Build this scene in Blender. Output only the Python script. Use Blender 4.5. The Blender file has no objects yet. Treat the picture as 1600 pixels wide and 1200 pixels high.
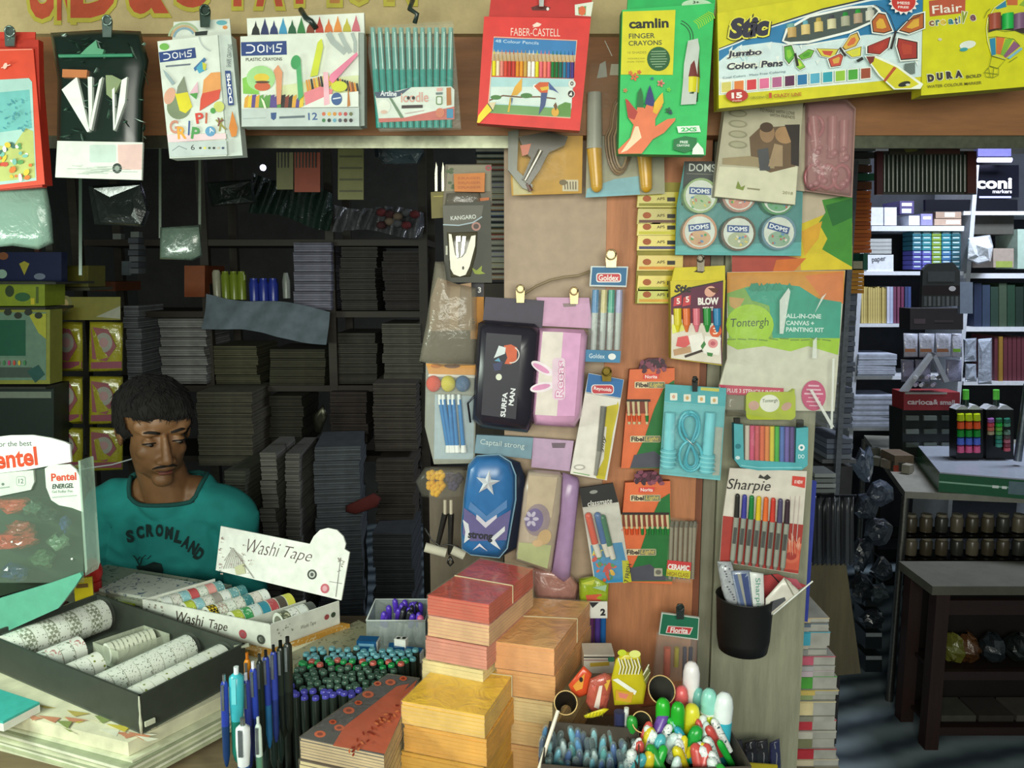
import bpy, math, random
from mathutils import Vector, Matrix
SC = bpy.context.scene
COL = SC.collection
F = 1250.0
CAM = Vector((0.0, 0.0, 1.6))
PITCH = math.radians(8)
sp_, cp_ = math.sin(PITCH), math.cos(PITCH)
def ray(px, py):
    a, b = (px - 800) / F, (600 - py) / F
    return Vector((a, cp_ + sp_ * b, -sp_ + cp_ * b))
def PY(px, py, Y):
    """point seen at that spot of the photograph, standing at distance Y in front"""
    d = ray(px, py); return CAM + d * ((Y - CAM.y) / d.y)
def PZ(px, py, z):
    """the same for a point lying at height z"""
    d = ray(px, py); return CAM + d * ((z - CAM.z) / d.z)
def s2l(c): return c / 12.92 if c <= 0.04045 else ((c + 0.055) / 1.055) ** 2.4
def rgb(h): return tuple(s2l(int(h[i:i+2], 16) / 255) for i in (0, 2, 4)) + (1,)
MATS = {}
def mat(key):
    """'rrggbb' carton, or 'rrggbb-flag': g glossy plastic, m metal, c clear film, t tinted translucent, e lit, w wood, f fabric, p wrinkled wrap, k skin"""
    if not isinstance(key, str): return key
    if key in MATS: return MATS[key]
    hx, _, fl = key.partition('-')
    m = bpy.data.materials.new('mat_' + key); m.use_nodes = True
    nt = m.node_tree; N = nt.nodes; L = nt.links
    bs = N['Principled BSDF']; out = N['Material Output']
    base = rgb(hx)
    bs.inputs['Roughness'].default_value = 0.55
    tc = N.new('ShaderNodeTexCoord')
    def noise(scale, det=2, vec=None):
        n = N.new('ShaderNodeTexNoise'); n.inputs['Scale'].default_value = scale; n.inputs['Detail'].default_value = det
        L.new(vec or tc.outputs['Object'], n.inputs['Vector']); return n
    def vary(n, lo, hi, col=base):
        r = N.new('ShaderNodeValToRGB')
        r.color_ramp.elements[0].color = tuple(c * lo for c in col[:3]) + (1,)
        r.color_ramp.elements[1].color = tuple(min(1, c * hi) for c in col[:3]) + (1,)
        r.color_ramp.elements[0].position = .3; r.color_ramp.elements[1].position = .7
        L.new(n.outputs['Fac'], r.inputs['Fac']); L.new(r.outputs['Color'], bs.inputs['Base Color']); return r
    def bump(n, st, dist):
        b = N.new('ShaderNodeBump'); b.inputs['Strength'].default_value = st; b.inputs['Distance'].default_value = dist
        L.new(n.outputs['Fac'], b.inputs['Height']); L.new(b.outputs['Normal'], bs.inputs['Normal']); return b
    f0 = fl[:1]
    if f0 == 'g':
        bs.inputs['Base Color'].default_value = base; bs.inputs['Roughness'].default_value = .28
        vary(noise(60), .93, 1.05)
    elif f0 == 'm':
        bs.inputs['Base Color'].default_value = base; bs.inputs['Metallic'].default_value = .9
        bs.inputs['Roughness'].default_value = .32; vary(noise(90), .8, 1.1)
    elif f0 == 'c' or f0 == 't':
        # thin film: mostly see-through, a soft sheen and crumples
        tr = N.new('ShaderNodeBsdfTransparent'); mx = N.new('ShaderNodeMixShader')
        tr.inputs['Color'].default_value = (1, 1, 1, 1) if f0 == 'c' else base
        bs.inputs['Base Color'].default_value = base; bs.inputs['Roughness'].default_value = .18
        am = fl[1:]
        mx.inputs['Fac'].default_value = ((int(am) / 100) * (.55 if int(am) < 30 else 1)) if am else .1
        n = noise(45, 3); n.inputs['Distortion'].default_value = 1.2; bump(n, .5, .004)
        L.new(tr.outputs[0], mx.inputs[1]); L.new(bs.outputs[0], mx.inputs[2]); L.new(mx.outputs[0], out.inputs['Surface'])
    elif f0 == 'x':   # printed pattern: base colour, then ink colour and kind after x
        ink = rgb(fl[2:8]); k = fl[1]; sc = float(fl[9:] or 160)
        if k == 'v': t = N.new('ShaderNodeTexVoronoi'); o_ = t.outputs['Distance']; th = .21
        elif k == 'k': t = N.new('ShaderNodeTexChecker'); o_ = t.outputs['Fac']; th = .5
        elif k == 's': t = N.new('ShaderNodeTexWave'); t.bands_direction = 'Z'; t.inputs['Distortion'].default_value = 1.2; t.inputs['Detail'].default_value = 3; o_ = t.outputs['Fac']; th = .5
        else: t = N.new('ShaderNodeTexNoise'); t.inputs['Distortion'].default_value = 2; t.inputs['Detail'].default_value = 1; o_ = t.outputs['Fac']; th = .37
        t.inputs['Scale'].default_value = sc; L.new(tc.outputs['Object'], t.inputs['Vector'])
        r = N.new('ShaderNodeValToRGB'); e = r.color_ramp.elements; e[0].color = ink; e[1].color = base
        w_ = .35 if k == 's' else .03
        e[0].position = th-w_; e[1].position = th+w_
        L.new(o_, r.inputs['Fac']); L.new(r.outputs['Color'], bs.inputs['Base Color']); bs.inputs['Roughness'].default_value = .4
    elif f0 == 'e':
        e = N.new('ShaderNodeEmission'); e.inputs['Color'].default_value = base
        e.inputs['Strength'].default_value = float(fl[1:] or 1); L.new(e.outputs[0], out.inputs['Surface'])
    elif f0 == 'w':
        mp = N.new('ShaderNodeMapping'); mp.inputs['Scale'].default_value = (1, 1, .12) if 'h' not in fl else (.12, 1, 1)
        L.new(tc.outputs['Object'], mp.inputs['Vector'])
        n = noise(38, 8, mp.outputs['Vector']); n.inputs['Roughness'].default_value = .7
        vary(n, .68, 1.15); bump(n, .35, .002)
        bs.inputs['Roughness'].default_value = .6
    elif f0 == 'f':
        n = noise(14, 3); vary(n, .82, 1.12); n2 = noise(500, 1); bump(n2, .25, .001)
        bs.inputs['Roughness'].default_value = .9
    elif f0 == 'p':
        n = noise(30, 4); n.inputs['Distortion'].default_value = 1.5; vary(n, .9, 1.12)
        v = N.new('ShaderNodeTexVoronoi'); v.inputs['Scale'].default_value = 26; v.feature = 'F1'
        L.new(n.outputs['Color'], v.inputs['Vector'])
        bump(n, .55, .008); bs.inputs['Roughness'].default_value = .22; bs.inputs['Coat Weight'].default_value = .6
        bs.inputs['Coat Roughness'].default_value = .12
        N.remove(v)
    elif f0 == 'k':
        n = noise(25, 3); vary(n, .85, 1.1); bs.inputs['Roughness'].default_value = .5
        bs.inputs['Subsurface Weight'].default_value = .08; bs.inputs['Subsurface Radius'].default_value = (.01, .004, .002)
    elif f0 == 'n':   # paint with grime
        n = noise(7, 8); n.inputs['Roughness'].default_value = .75; vary(n, .72, 1.15)
        n2 = noise(160, 4); bump(n2, .3, .002); bs.inputs['Roughness'].default_value = .7
    elif f0 == 'd':   # dull paper
        vary(noise(30, 5), .8, 1.12); bs.inputs['Roughness'].default_value = .85
    else:
        vary(noise(50, 4), .9, 1.07)
    MATS[key] = m
    return m
def tag(o, label=None, cat=None, group=None, kind=None):
    if label: o['label'] = label
    if cat: o['category'] = cat
    if group: o['group'] = group
    if kind: o['kind'] = kind
    return o
TXT = {}
def glyphs(s, bold=0.0, sh=0.0):
    """outline of a word as points in a unit box and faces"""
    k = (s, bold, sh)
    if k in TXT: return TXT[k]
    cu = bpy.data.curves.new('lettering', 'FONT'); cu.body = s; cu.size = 1; cu.resolution_u = 3
    cu.offset = bold; cu.shear = sh
    o = bpy.data.objects.new('lettering', cu); COL.objects.link(o)
    dg = bpy.context.evaluated_depsgraph_get(); me = o.evaluated_get(dg).to_mesh()
    vs = [v.co.copy() for v in me.vertices]; fs = [tuple(p.vertices) for p in me.polygons]
    o.evaluated_get(dg).to_mesh_clear(); bpy.data.objects.remove(o); bpy.data.curves.remove(cu)
    if not vs: TXT[k] = ([], []); return TXT[k]
    x0 = min(v.x for v in vs); x1 = max(v.x for v in vs); y0 = min(v.y for v in vs); y1 = max(v.y for v in vs)
    TXT[k] = ([((v.x - x0) / max(1e-6, x1 - x0), (v.y - y0) / max(1e-6, y1 - y0)) for v in vs], fs)
    return TXT[k]
class B:
    """mesh builder: metric shapes in the thing's own frame, prints given in photograph pixels"""
    def __init__(s, it=None):
        s.it = it; s.v = []; s.f = []; s.fm = []; s.sm = []; s.mats = []; s.mi = {}
        s.mp = lambda x, y: (x, y); s.off = 0.0; s.step = 0.00009
    def crop(s, x0, y0, k):
        s.mp = lambda x, y: (x0 + x / k, y0 + y / k); return s
    def quad(s, q, W=1, H=1):
        a, b, c, d = q
        def m(x, y):
            u, v = x / W, y / H
            return tuple((a[i] * (1-u) + b[i] * u) * (1-v) + (d[i] * (1-u) + c[i] * u) * v for i in (0, 1))
        s.mp = m; return s
    def M(s, m):
        if m not in s.mi: s.mi[m] = len(s.mats); s.mats.append(m)
        return s.mi[m]
    def add(s, vs, fs, m, smooth=False):
        o = len(s.v); s.v += [tuple(v) for v in vs]; k = s.M(m)
        for f in fs: s.f.append([o + i for i in f]); s.fm.append(k); s.sm.append(smooth)
    def P(s, x, y, off=None):
        p = s.mp(x, y); return s.it.L(p[0], p[1], s.off if off is None else off)
    # ---- prints
    def pg(s, pts, m, off=None):
        s.off += s.step
        vs = [s.P(x, y, off) for x, y in pts]
        n = Vector((0, 0, 0))
        for i in range(len(vs)): n += vs[i].cross(vs[(i+1) % len(vs)])
        idx = list(range(len(vs)))
        if n.y > 0: idx.reverse()
        s.add(vs, [idx], m)
    def rc(s, x0, y0, x1, y1, m, ang=0, off=None):
        cx, cy = (x0+x1)/2, (y0+y1)/2; c, n = math.cos(math.radians(ang)), math.sin(math.radians(ang))
        s.pg([(cx+(x-cx)*c-(y-cy)*n, cy+(x-cx)*n+(y-cy)*c) for x, y in ((x0,y0),(x1,y0),(x1,y1),(x0,y1))], m, off)
    def el(s, cx, cy, rx, ry, m, ang=0, n=22, off=None):
        c, q = math.cos(math.radians(ang)), math.sin(math.radians(ang)); pts = []
        for i in range(n):
            a = 2*math.pi*i/n; x, y = rx*math.cos(a), ry*math.sin(a); pts.append((cx+x*c-y*q, cy+x*q+y*c))
        s.pg(pts, m, off)
    def rr(s, x0, y0, x1, y1, r, m, off=None):
        pts = []
        for cx, cy, a0 in ((x1-r,y0+r,-90),(x1-r,y1-r,0),(x0+r,y1-r,90),(x0+r,y0+r,180)):
            for k in range(6):
                a = math.radians(a0+k*18); pts.append((cx+r*math.cos(a), cy+r*math.sin(a)))
        s.pg(pts, m, off)
    def ln(s, pts, w, m):
        s.off += s.step; L, R = [], []
        for i, p in enumerate(pts):
            a = pts[max(0, i-1)]; b = pts[min(len(pts)-1, i+1)]
            dx, dy = b[0]-a[0], b[1]-a[1]; l = math.hypot(dx, dy) or 1
            L.append((p[0]-dy/l*w/2, p[1]+dx/l*w/2)); R.append((p[0]+dy/l*w/2, p[1]-dx/l*w/2))
        vs = [s.P(x, y) for x, y in L+R]; n = len(pts)
        s.add(vs, [(i, i+1, n+i+1, n+i) for i in range(n-1)], m)
    def tx(s, t, x, y, w, h, m, ang=0, bold=0.0, sh=0.0):
        """word in the box with top left x, y; ang turns it clockwise about that corner"""
        vs, fs = glyphs(t, bold, sh); s.off += s.step
        c, n = math.cos(math.radians(ang)), math.sin(math.radians(ang))
        out = []
        for u, v in vs:
            X, Y = u*w, (1-v)*h; out.append(s.P(x+X*c-Y*n, y+X*n+Y*c))
        s.add(out, [tuple(f) for f in fs], m)
    def arc(s, cx, cy, r, a0, a1, w, m, n=14):
        s.ln([(cx+r*math.cos(math.radians(a0+(a1-a0)*i/n)), cy+r*math.sin(math.radians(a0+(a1-a0)*i/n))) for i in range(n+1)], w, m)
    # ---- solids from an outline in the photograph
    def sl(s, pts, d0, d1, m, side=None):
        """outline standing off the thing's plane from d0 to d1 metres towards the viewer"""
        fr = [s.P(x, y, d1) for x, y in pts]
        bk = [Vector((p.x, -d0, p.z)) for p in fr]; n = len(pts)
        a = Vector((0, 0, 0))
        for i in range(n): a += fr[i].cross(fr[(i+1) % n])
        idx = list(range(n))
        if a.y > 0: idx.reverse(); fr = [fr[i] for i in idx]; bk = [bk[i] for i in idx]
        idx = list(range(n))
        s.add(fr, [idx], m)
        s.add(bk, [idx[::-1]], side or m)
        s.add(fr + bk, [(i, i+n, (i+1) % n + n, (i+1) % n) for i in range(n)], side or m)
        s.off = max(s.off, d1)
    def rsl(s, x0, y0, x1, y1, d0, d1, m, side=None): s.sl([(x0,y0),(x1,y0),(x1,y1),(x0,y1)], d0, d1, m, side)
    def pillow(s, pts, d0, d1, m, rim=.82, side=None):
        """puffed outline: edge at d0, middle at d1"""
        n = len(pts); cx = sum(p[0] for p in pts)/n; cy = sum(p[1] for p in pts)/n
        rings = []
        for k, (sc, d) in enumerate(((1, d0), (1, d0+(d1-d0)*.35), ((1+rim)/2, d0+(d1-d0)*.8), (rim, d1), (rim*.5, d1+(d1-d0)*.05))):
            rings.append([s.P(cx+(x-cx)*sc, cy+(y-cy)*sc, d) for x, y in pts])
        vs = [p for r in rings for p in r]; fs = []
        a = Vector((0, 0, 0))
        for i in range(n): a += rings[0][i].cross(rings[0][(i+1) % n])
        fl = a.y > 0
        for k in range(4):
            for i in range(n):
                q = (k*n+i, k*n+(i+1) % n, (k+1)*n+(i+1) % n, (k+1)*n+i)
                fs.append(q[::-1] if fl else q)
        q = [4*n+i for i in range(n)]; fs.append(q[::-1] if fl else q)
        if '-c' not in m:
            q = [i for i in range(n)]; fs.append(q if fl else q[::-1])
        if isinstance(m, str) and m[6:8] == '-p':   # crumpled
            for k in range(n, 5*n):
                a_ = math.sin(vs[k].x*410+vs[k].z*530+k*1.7); vs[k] = vs[k] + Vector((a_*.0012, -abs(d1-d0)*.16*math.sin(k*2.3+vs[k].x*300), math.cos(k*3.1)*.0012))
        s.add(vs, fs, m, not (isinstance(m, str) and m[6:8] == '-p' and abs(d1-d0) > .02))
        s.off = max(s.off, d1 + (d1-d0)*(.06 if not (isinstance(m, str) and m[6:8] == '-p') else .24))
    def rod(s, x0, y0, x1, y1, d, r0, r1, m, n=8):
        """round stick between two photograph points, its axis d metres off the plane"""
        s.cy(s.P(x0, y0, d), s.P(x1, y1, d), r0, r1, m, n)
    # ---- metric solids
    def bx(s, c, d, m, rz=0, rx=0, ry=0):
        R = Matrix.Rotation(rz, 3, 'Z') @ Matrix.Rotation(rx, 3, 'X') @ Matrix.Rotation(ry, 3, 'Y')
        vs = [R @ Vector((x*d[0]/2, y*d[1]/2, z*d[2]/2)) + Vector(c) for x in (-1,1) for y in (-1,1) for z in (-1,1)]
        s.add(vs, [(0,1,3,2),(4,6,7,5),(0,4,5,1),(2,3,7,6),(0,2,6,4),(1,5,7,3)], m)
    def cy(s, p0, p1, r0, r1, m, n=10, caps=True, mcap=None):
        p0, p1 = Vector(p0), Vector(p1); a = (p1-p0)
        if a.length < 1e-9: return
        a.normalize(); u = a.orthogonal().normalized(); w = a.cross(u)
        vs = [p + (u*math.cos(2*math.pi*i/n) + w*math.sin(2*math.pi*i/n))*r for p, r in ((p0, r0), (p1, r1)) for i in range(n)]
        s.add(vs, [(i, (i+1) % n, n+(i+1) % n, n+i) for i in range(n)], m, True)
        if caps:
            s.add(vs, [tuple(range(n))[::-1], tuple(range(n, 2*n))], mcap or m)
    def tb(s, pts, r, m, n=8):
        """tube along a path"""
        pts = [Vector(p) for p in pts]; rings = []; up = None
        rs = r if isinstance(r, (list, tuple)) else [r]*len(pts)
        for i, p in enumerate(pts):
            t = (pts[min(i+1, len(pts)-1)] - pts[max(0, i-1)]).normalized()
            if up is None: up = t.orthogonal().normalized()
            up = (up - t*up.dot(t)); up = up.normalized() if up.length > 1e-6 else t.orthogonal().normalized()
            w = t.cross(up)
            rings += [p + (up*math.cos(2*math.pi*k/n) + w*math.sin(2*math.pi*k/n))*rs[i] for k in range(n)]
        fs = [(i*n+k, i*n+(k+1) % n, (i+1)*n+(k+1) % n, (i+1)*n+k) for i in range(len(pts)-1) for k in range(n)]
        fs += [tuple(range(n))[::-1], tuple(range((len(pts)-1)*n, len(pts)*n))]
        s.add(rings, fs, m, True)
    def sp(s, c, r, m, nu=12, nv=8, R=None):
        c = Vector(c); r = (r, r, r) if not isinstance(r, (tuple, list)) else r
        vs = []
        for j in range(nv+1):
            th = math.pi*j/nv
            for i in range(nu):
                ph = 2*math.pi*i/nu
                q = Vector((r[0]*math.sin(th)*math.cos(ph), r[1]*math.sin(th)*math.sin(ph), r[2]*math.cos(th)))
                vs.append(c + (R @ q if R else q))
        s.add(vs, [(j*nu+i, (j+1)*nu+i, (j+1)*nu+(i+1) % nu, j*nu+(i+1) % nu) for j in range(nv) for i in range(nu)], m, True)
    def la(s, prof, m, n=20, c=(0, 0, 0), caps=True, smooth=True):
        """turned profile of (r, z) about a vertical axis"""
        vs = [(c[0]+r*math.cos(2*math.pi*i/n), c[1]+r*math.sin(2*math.pi*i/n), c[2]+z) for r, z in prof for i in range(n)]
        s.add(vs, [(j*n+i, j*n+(i+1) % n, (j+1)*n+(i+1) % n, (j+1)*n+i) for j in range(len(prof)-1) for i in range(n)], m, smooth)
        if caps: s.add(vs, [tuple(range(n))[::-1], tuple(range((len(prof)-1)*n, len(prof)*n))], m)
    def build(s, name, parent=None, weld=True):
        me = bpy.data.meshes.new(name)
        me.from_pydata(s.v, [], s.f)
        for k in s.mats: me.materials.append(mat(k))
        me.polygons.foreach_set('material_index', s.fm); me.polygons.foreach_set('use_smooth', s.sm)
        me.update()
        o = bpy.data.objects.new(name, me); COL.objects.link(o)
        if parent is not None: o.parent = parent
        s.obj = o; return o
class It:
    """a thing on its own plane: x right, y away from the viewer, z up, origin where the photograph shows (px, py) at distance Y"""
    def __init__(s, name, label, cat, px, py, Y, yaw=0, tilt=0, group=None, empty=True):
        s.name, s.label, s.cat, s.group = name, label, cat, group
        s.O = PY(px, py, Y); s.R = (Matrix.Rotation(math.radians(yaw), 3, 'Z') @ Matrix.Rotation(math.radians(tilt), 3, 'X'))
        s.Ri = s.R.transposed(); s.n = s.R @ Vector((0, 1, 0)); s.root = None
        if empty:
            s.root = bpy.data.objects.new(name, None); COL.objects.link(s.root); s.root.empty_display_size = .02
            s.place(s.root); tag(s.root, label, cat, group)
    def place(s, o): o.location = s.O; o.rotation_euler = s.R.to_euler()
    def L(s, px, py, off=0.0):
        d = ray(px, py); t = (s.n.dot(s.O - CAM) - off) / s.n.dot(d)
        return s.Ri @ (CAM + d*t - s.O)
    def b(s): return B(s)
    def one(s, b):
        """the whole thing is this one mesh"""
        if s.root is not None and s.root.type == 'EMPTY': bpy.data.objects.remove(s.root)
        o = b.build(s.name); s.place(o); tag(o, s.label, s.cat, s.group); s.root = o; return o
def thing(name, label, cat, loc, rz=0, group=None):
    o = bpy.data.objects.new(name, None); COL.objects.link(o); o.empty_display_size = .02
    o.location = loc; o.rotation_euler = (0, 0, rz); return tag(o, label, cat, group)
def single(b, name, label, cat, loc, rz=0, group=None):
    o = b.build(name); o.location = loc; o.rotation_euler = (0, 0, rz) if not isinstance(rz, tuple) else rz
    return tag(o, label, cat, group)
def struct(b, name, loc=(0, 0, 0)):
    o = b.build(name); o.location = loc; o['kind'] = 'structure'; return o
def dup(root, loc, rot=None, label=None, group=None):
    r = root.copy(); COL.objects.link(r); r.location = loc
    if rot is not None: r.rotation_euler = rot
    if label: r['label'] = label
    if group: r['group'] = group
    for ch in list(root.children):
        c = ch.copy(); COL.objects.link(c); c.parent = r
        for g in list(ch.children):
            d = g.copy(); COL.objects.link(d); d.parent = c
    return r
R_ = random.Random(7)
def hsh(h, k):
    """the colour a little lighter or darker"""
    c = [max(0, min(255, int(int(h[i:i+2], 16) * k))) for i in (0, 2, 4)]
    return '%02x%02x%02x' % tuple(c) + h[6:]
def clip(px, py, Y, label, h=34, w=16, col='8fa39a-m', kind=0):
    """small folded metal clip gripping the top of a packet, h and w in pixels"""
    it = It('hanging_clip', label, 'clip', px, py, Y)
    b = it.b()
    s = Y / F
    b.sl([(px-w*.5, py-h*.75), (px-w*.3, py-h), (px+w*.3, py-h), (px+w*.5, py-h*.75), (px+w*.42, py), (px-w*.42, py)], .006, .0085, col)
    b.build('jaw', it.root)
    b = it.b(); c = b.P(px, py-h*.78, .012); r = w*.42*s
    pts = [(c.x + r*math.cos(a), c.y, c.z + r*math.sin(a)) for a in [i*math.pi/7 for i in range(15)]]
    b.tb(pts, .0012, col, 6); b.build('spring_ring', it.root)
    b = it.b(); c0 = b.P(px, py-h*.3, .0075); c1 = b.P(px, py-h*.3, -.008)
    b.cy(c0, c1, .0022, .0022, col, 8); b.build('rivet', it.root)
    return it.root
# ------------------------------------------------ the place
cam_d = bpy.data.cameras.new('camera'); cam = bpy.data.objects.new('camera', cam_d); COL.objects.link(cam)
cam.location = CAM; cam.rotation_euler = (math.pi/2 - PITCH, 0, 0)
cam_d.sensor_width = 36; cam_d.lens = 36 * F / 1600; cam_d.clip_start = .05
SC.camera = cam
b = B(); b.bx((1.2, 2.2, -.025), (7.2, 6.4, .05), 'FLOOR'); 
def floor_mat():
    m = bpy.data.materials.new('striped_matting'); m.use_nodes = True; nt = m.node_tree; N = nt.nodes; L = nt.links
    bs = N['Principled BSDF']; tc = N.new('ShaderNodeTexCoord'); w = N.new('ShaderNodeTexWave')
    mp = N.new('ShaderNodeMapping'); mp.inputs['Rotation'].default_value = (0, 0, math.radians(72))
    L.new(tc.outputs['Object'], mp.inputs['Vector'])
    w.inputs['Scale'].default_value = 2.2; w.inputs['Distortion'].default_value = 5; w.inputs['Detail'].default_value = 3
    L.new(mp.outputs['Vector'], w.inputs['Vector'])
    r = N.new('ShaderNodeValToRGB'); r.color_ramp.elements[0].color = rgb('3c4a52'); r.color_ramp.elements[1].color = rgb('8b9ca2')
    L.new(w.outputs['Fac'], r.inputs['Fac']); L.new(r.outputs['Color'], bs.inputs['Base Color']); bs.inputs['Roughness'].default_value = .6
    MATS['FLOOR'] = m
floor_mat()
struct(b, 'floor')
b = B(); b.bx((1.2, 5.0, 1.5), (7.2, .1, 3.1), '4a4a44-n'); struct(b, 'wall_back')
b = B(); b.bx((-2.35, 2.9, 1.5), (.1, 4.2, 3.1), '3c4038-n'); struct(b, 'wall_left')
b = B(); b.bx((4.2, 2.9, 1.5), (.1, 4.2, 3.1), '55585c-n'); struct(b, 'wall_right')
b = B(); b.bx((1.2, 3.2, 3.02), (7.2, 4.0, .06), '6a6a66-n'); struct(b, 'ceiling')
# the beam over the shop front: painted sign board above, brown timber below
YL = 1.29
zb = PY(600, 208, YL).z; zm = PY(600, 52, YL).z; zr = PY(1500, 128, YL).z
b = B()
b.bx((0.6, YL+.055, (zm+zb)/2), (5.4, .07, zm-zb), '8f6038-wh')
struct(b, 'trim_1')
# metal channel under the beam
b = B()
for x0, x1 in ((-2.3, PY(795, 210, YL).x), (PY(1330, 210, YL).x, 3.3)):
    b.bx(((x0+x1)/2, YL+.05, zb-.006), (x1-x0, .05, .012), '8e9482-m'); b.bx(((x0+x1)/2, YL+.028, zb-.004), (x1-x0, .006, .03), '7b7f6c-m')
struct(b, 'trim_2')
# sign board
it = It('sign_board', 'long ochre sign board with rounded red painted letters above the hanging packets', 'sign', 350, 0, YL)
b = it.b(); q0 = it.L(350, 52, 0).z; q1 = .5
b.bx((1.0, .012, (q0+q1)/2), (5.6, .02, q1-q0), 'b9a878-n'); b.build('board', it.root)
b = it.b(); b.off = .0
RED, HALO = 'b2492a-n', 'b3ab3c-n'
def ltr(s, x, w, h=96, y=26, c=RED):
    """a fat painted letter whose foot shows: baseline at y"""
    b.tx(s, x-5, y-h-2, w+10, h+9, HALO, bold=.09); b.tx(s, x, y-h, w, h, c, bold=.055)
ltr('U', 45, 42, 96, 30); ltr('N', 89, 26, 96, 32); ltr('D', 110, 72, 90, 28); ltr('&', 200, 64, 96, 22); ltr('S', 275, 52, 90, 12)
ltr('T', 350, 42, 90, 10); ltr('A', 400, 42, 90, 10); ltr('T', 448, 40, 90, 6); ltr('I', 515, 16, 90, 5, 'b0763a-n'); ltr('O', 540, 42, 90, 4, 'a8943a-n'); ltr('N', 604, 44, 90, 3, 'a8943a-n')
b.build('painted_lettering', it.root)
# pillar of boards
YP = 1.36
def board(name, x0, x1, y0, y1, Y, th, key, xb0=None, xb1=None):
    p = PY(x0, y0, Y); q = PY(x1, y0, Y); r = PY(x0, y1, Y)
    b = B(); b.bx(((p.x+q.x)/2, Y+th/2, (p.z+r.z)/2), (q.x-p.x, th, p.z-r.z), key); return b, name
def brd(name, x0, x1, Y, th, key, y0=150, y1=1230, yr=600):
    """upright board whose edges pass x0 and x1 at photograph row yr"""
    a = PY(x0, yr, Y).x; c = PY(x1, yr, Y).x; z1 = PY(x0, y0, Y).z; z0 = PY(x0, y1, Y).z
    b = B(); b.bx(((a+c)/2, Y+th/2, (z0+z1)/2), (c-a, th, z1-z0), key); return b
struct(brd('', 788, 944, YP, .05, 'a8927a', y0=205), 'trim_3')
struct(brd('', 944, 1101, YP-.004, .06, 'b97a52-w', y0=195), 'trim_4')
struct(brd('', 1104, 1124, YP+.012, .05, '878671-w', y0=195), 'trim_5')
struct(brd('', 1127, 1277, YP+.004, .05, '9a9a82-w', y0=195), 'trim_6')
struct(brd('', 668, 786, YP+.1, .03, '6a5f50-w', y0=735), 'trim_7')
b = brd('', 1093, 1103, YP-.006, .02, '7a452c-w', y0=300, y1=1150); struct(b, 'trim_8')
# ------------------------------------------------ packets hanging along the beam
YT = 1.205
BIRD = ['e0b040', 'c8452e', '3c5a8c']
def bird(b, x, y, k, c, tail=-1):
    b.el(x, y, 10*k, 5*k, c[0], -60); b.pg([(x-3*k, y+6*k), (x+4*k, y+6*k), (x+tail*2*k, y+28*k)], c[2]); b.el(x+4*k, y-9*k, 4.5*k, 4.5*k, c[0])
    b.pg([(x+7*k, y-11*k), (x+12*k, y-7*k), (x+7*k, y-6*k)], '2a2a2a'); b.pg([(x-4*k, y-5*k), (x+6*k, y+2*k), (x+2*k, y+16*k)], c[1])
# 1 red box at the left edge
it = It('coloured_pencil_box', 'red pencil box with a pale blue picture at the left edge, cut by the frame', 'box', 30, 170, YT)
b = it.b()
b.sl([(-62, 76), (52, 76), (70, 288), (-62, 302)], -.004, .016, 'd94a30', 'b8301e'); b.sl([(-62, 66), (60, 62), (66, 292), (-62, 302)], .0, .012, 'b5301f')
b.build('carton', it.root)
b = it.b(); b.off = .0162
b.ln([(-62, 80), (50, 77)], 1.2, 'f0a890')
b.pg([(-62, 128), (45, 122), (50, 128), (57, 282), (-62, 296)], 'a9cfc6'); b.pg([(-62, 150), (46, 140), (50, 200), (-62, 215)], '6fb9b4')
b.pg([(-62, 220), (20, 230), (40, 200), (52, 205), (55, 278), (-62, 290)], 'b6c070')
for i in range(34): x = R_.uniform(-10, 50); b.el(x, R_.uniform(225, 280), R_.uniform(1.5, 4.5), R_.uniform(2, 7), R_.choice(['5d9a56', 'd9c23e', 'e7eadf', 'd8772f', '3f6f60', 'c94f38', '79b8a8']), R_.uniform(0, 180))
for i in range(26): b.el(R_.uniform(0, 44), R_.uniform(150, 205), R_.uniform(1, 3), 1.2, '4a93a0', R_.uniform(0, 180))
b.el(8, 103, 3, 5, 'f3c9b8', 20); b.ln([(2, 106), (16, 101)], 1.5, 'f3c9b8')
b.build('printed_front', it.root)
b = it.b(); b.rsl(-20, 50, 55, 76, .004, .006, 'c93a28'); b.build('hang_tab', it.root)
clip(15, 72, YT-.012, 'metal clip holding the red box at the left edge', 30, 17)
# plastic bag under it
it = It('plastic_bag', 'cloudy pale green plastic bag hanging below the red box at the left edge', 'bag', 35, 400, YT+.03)
b = it.b(); b.pillow([(-30, 292), (72, 288), (80, 330), (84, 380), (60, 390), (20, 384), (-30, 388)], 0, .02, '9cc0ae-c62'); it.one(b)
# 2 dark bag of geometry tools
it = It('geometry_set', 'dark plastic pouch of pointed steel instruments with a white label strip', 'stationery set', 155, 60, YT)
b = it.b(); b.crop(0, 0, 4)
b.pillow([(315, 205), (640, 185), (880, 195), (930, 380), (900, 560), (895, 900), (885, 1125), (345, 1110), (355, 880), (360, 500)], .0, .022, '10231b-g', .86)
b.build('pouch', it.root)
b = it.b().crop(0, 0, 4); b.off = .026
b.sl([(358, 880), (892, 890), (885, 1125), (345, 1108)], .022, .0265, 'd8dfd4'); b.rr(560, 905, 725, 1015, 12, 'bccfc4'); b.pg([(735, 905), (890, 900), (885, 1060), (740, 1062)], 'd9b9b2'); b.el(732, 1052, 30, 32, '23302a'); b.el(732, 1052, 15, 17, '88958a')
for k in range(12): b.ln([(R_.uniform(370, 700), 1030+k*5), (R_.uniform(480, 860), 1035+k*5)], 2, '93a79b')
b.build('label_strip', it.root)
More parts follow.
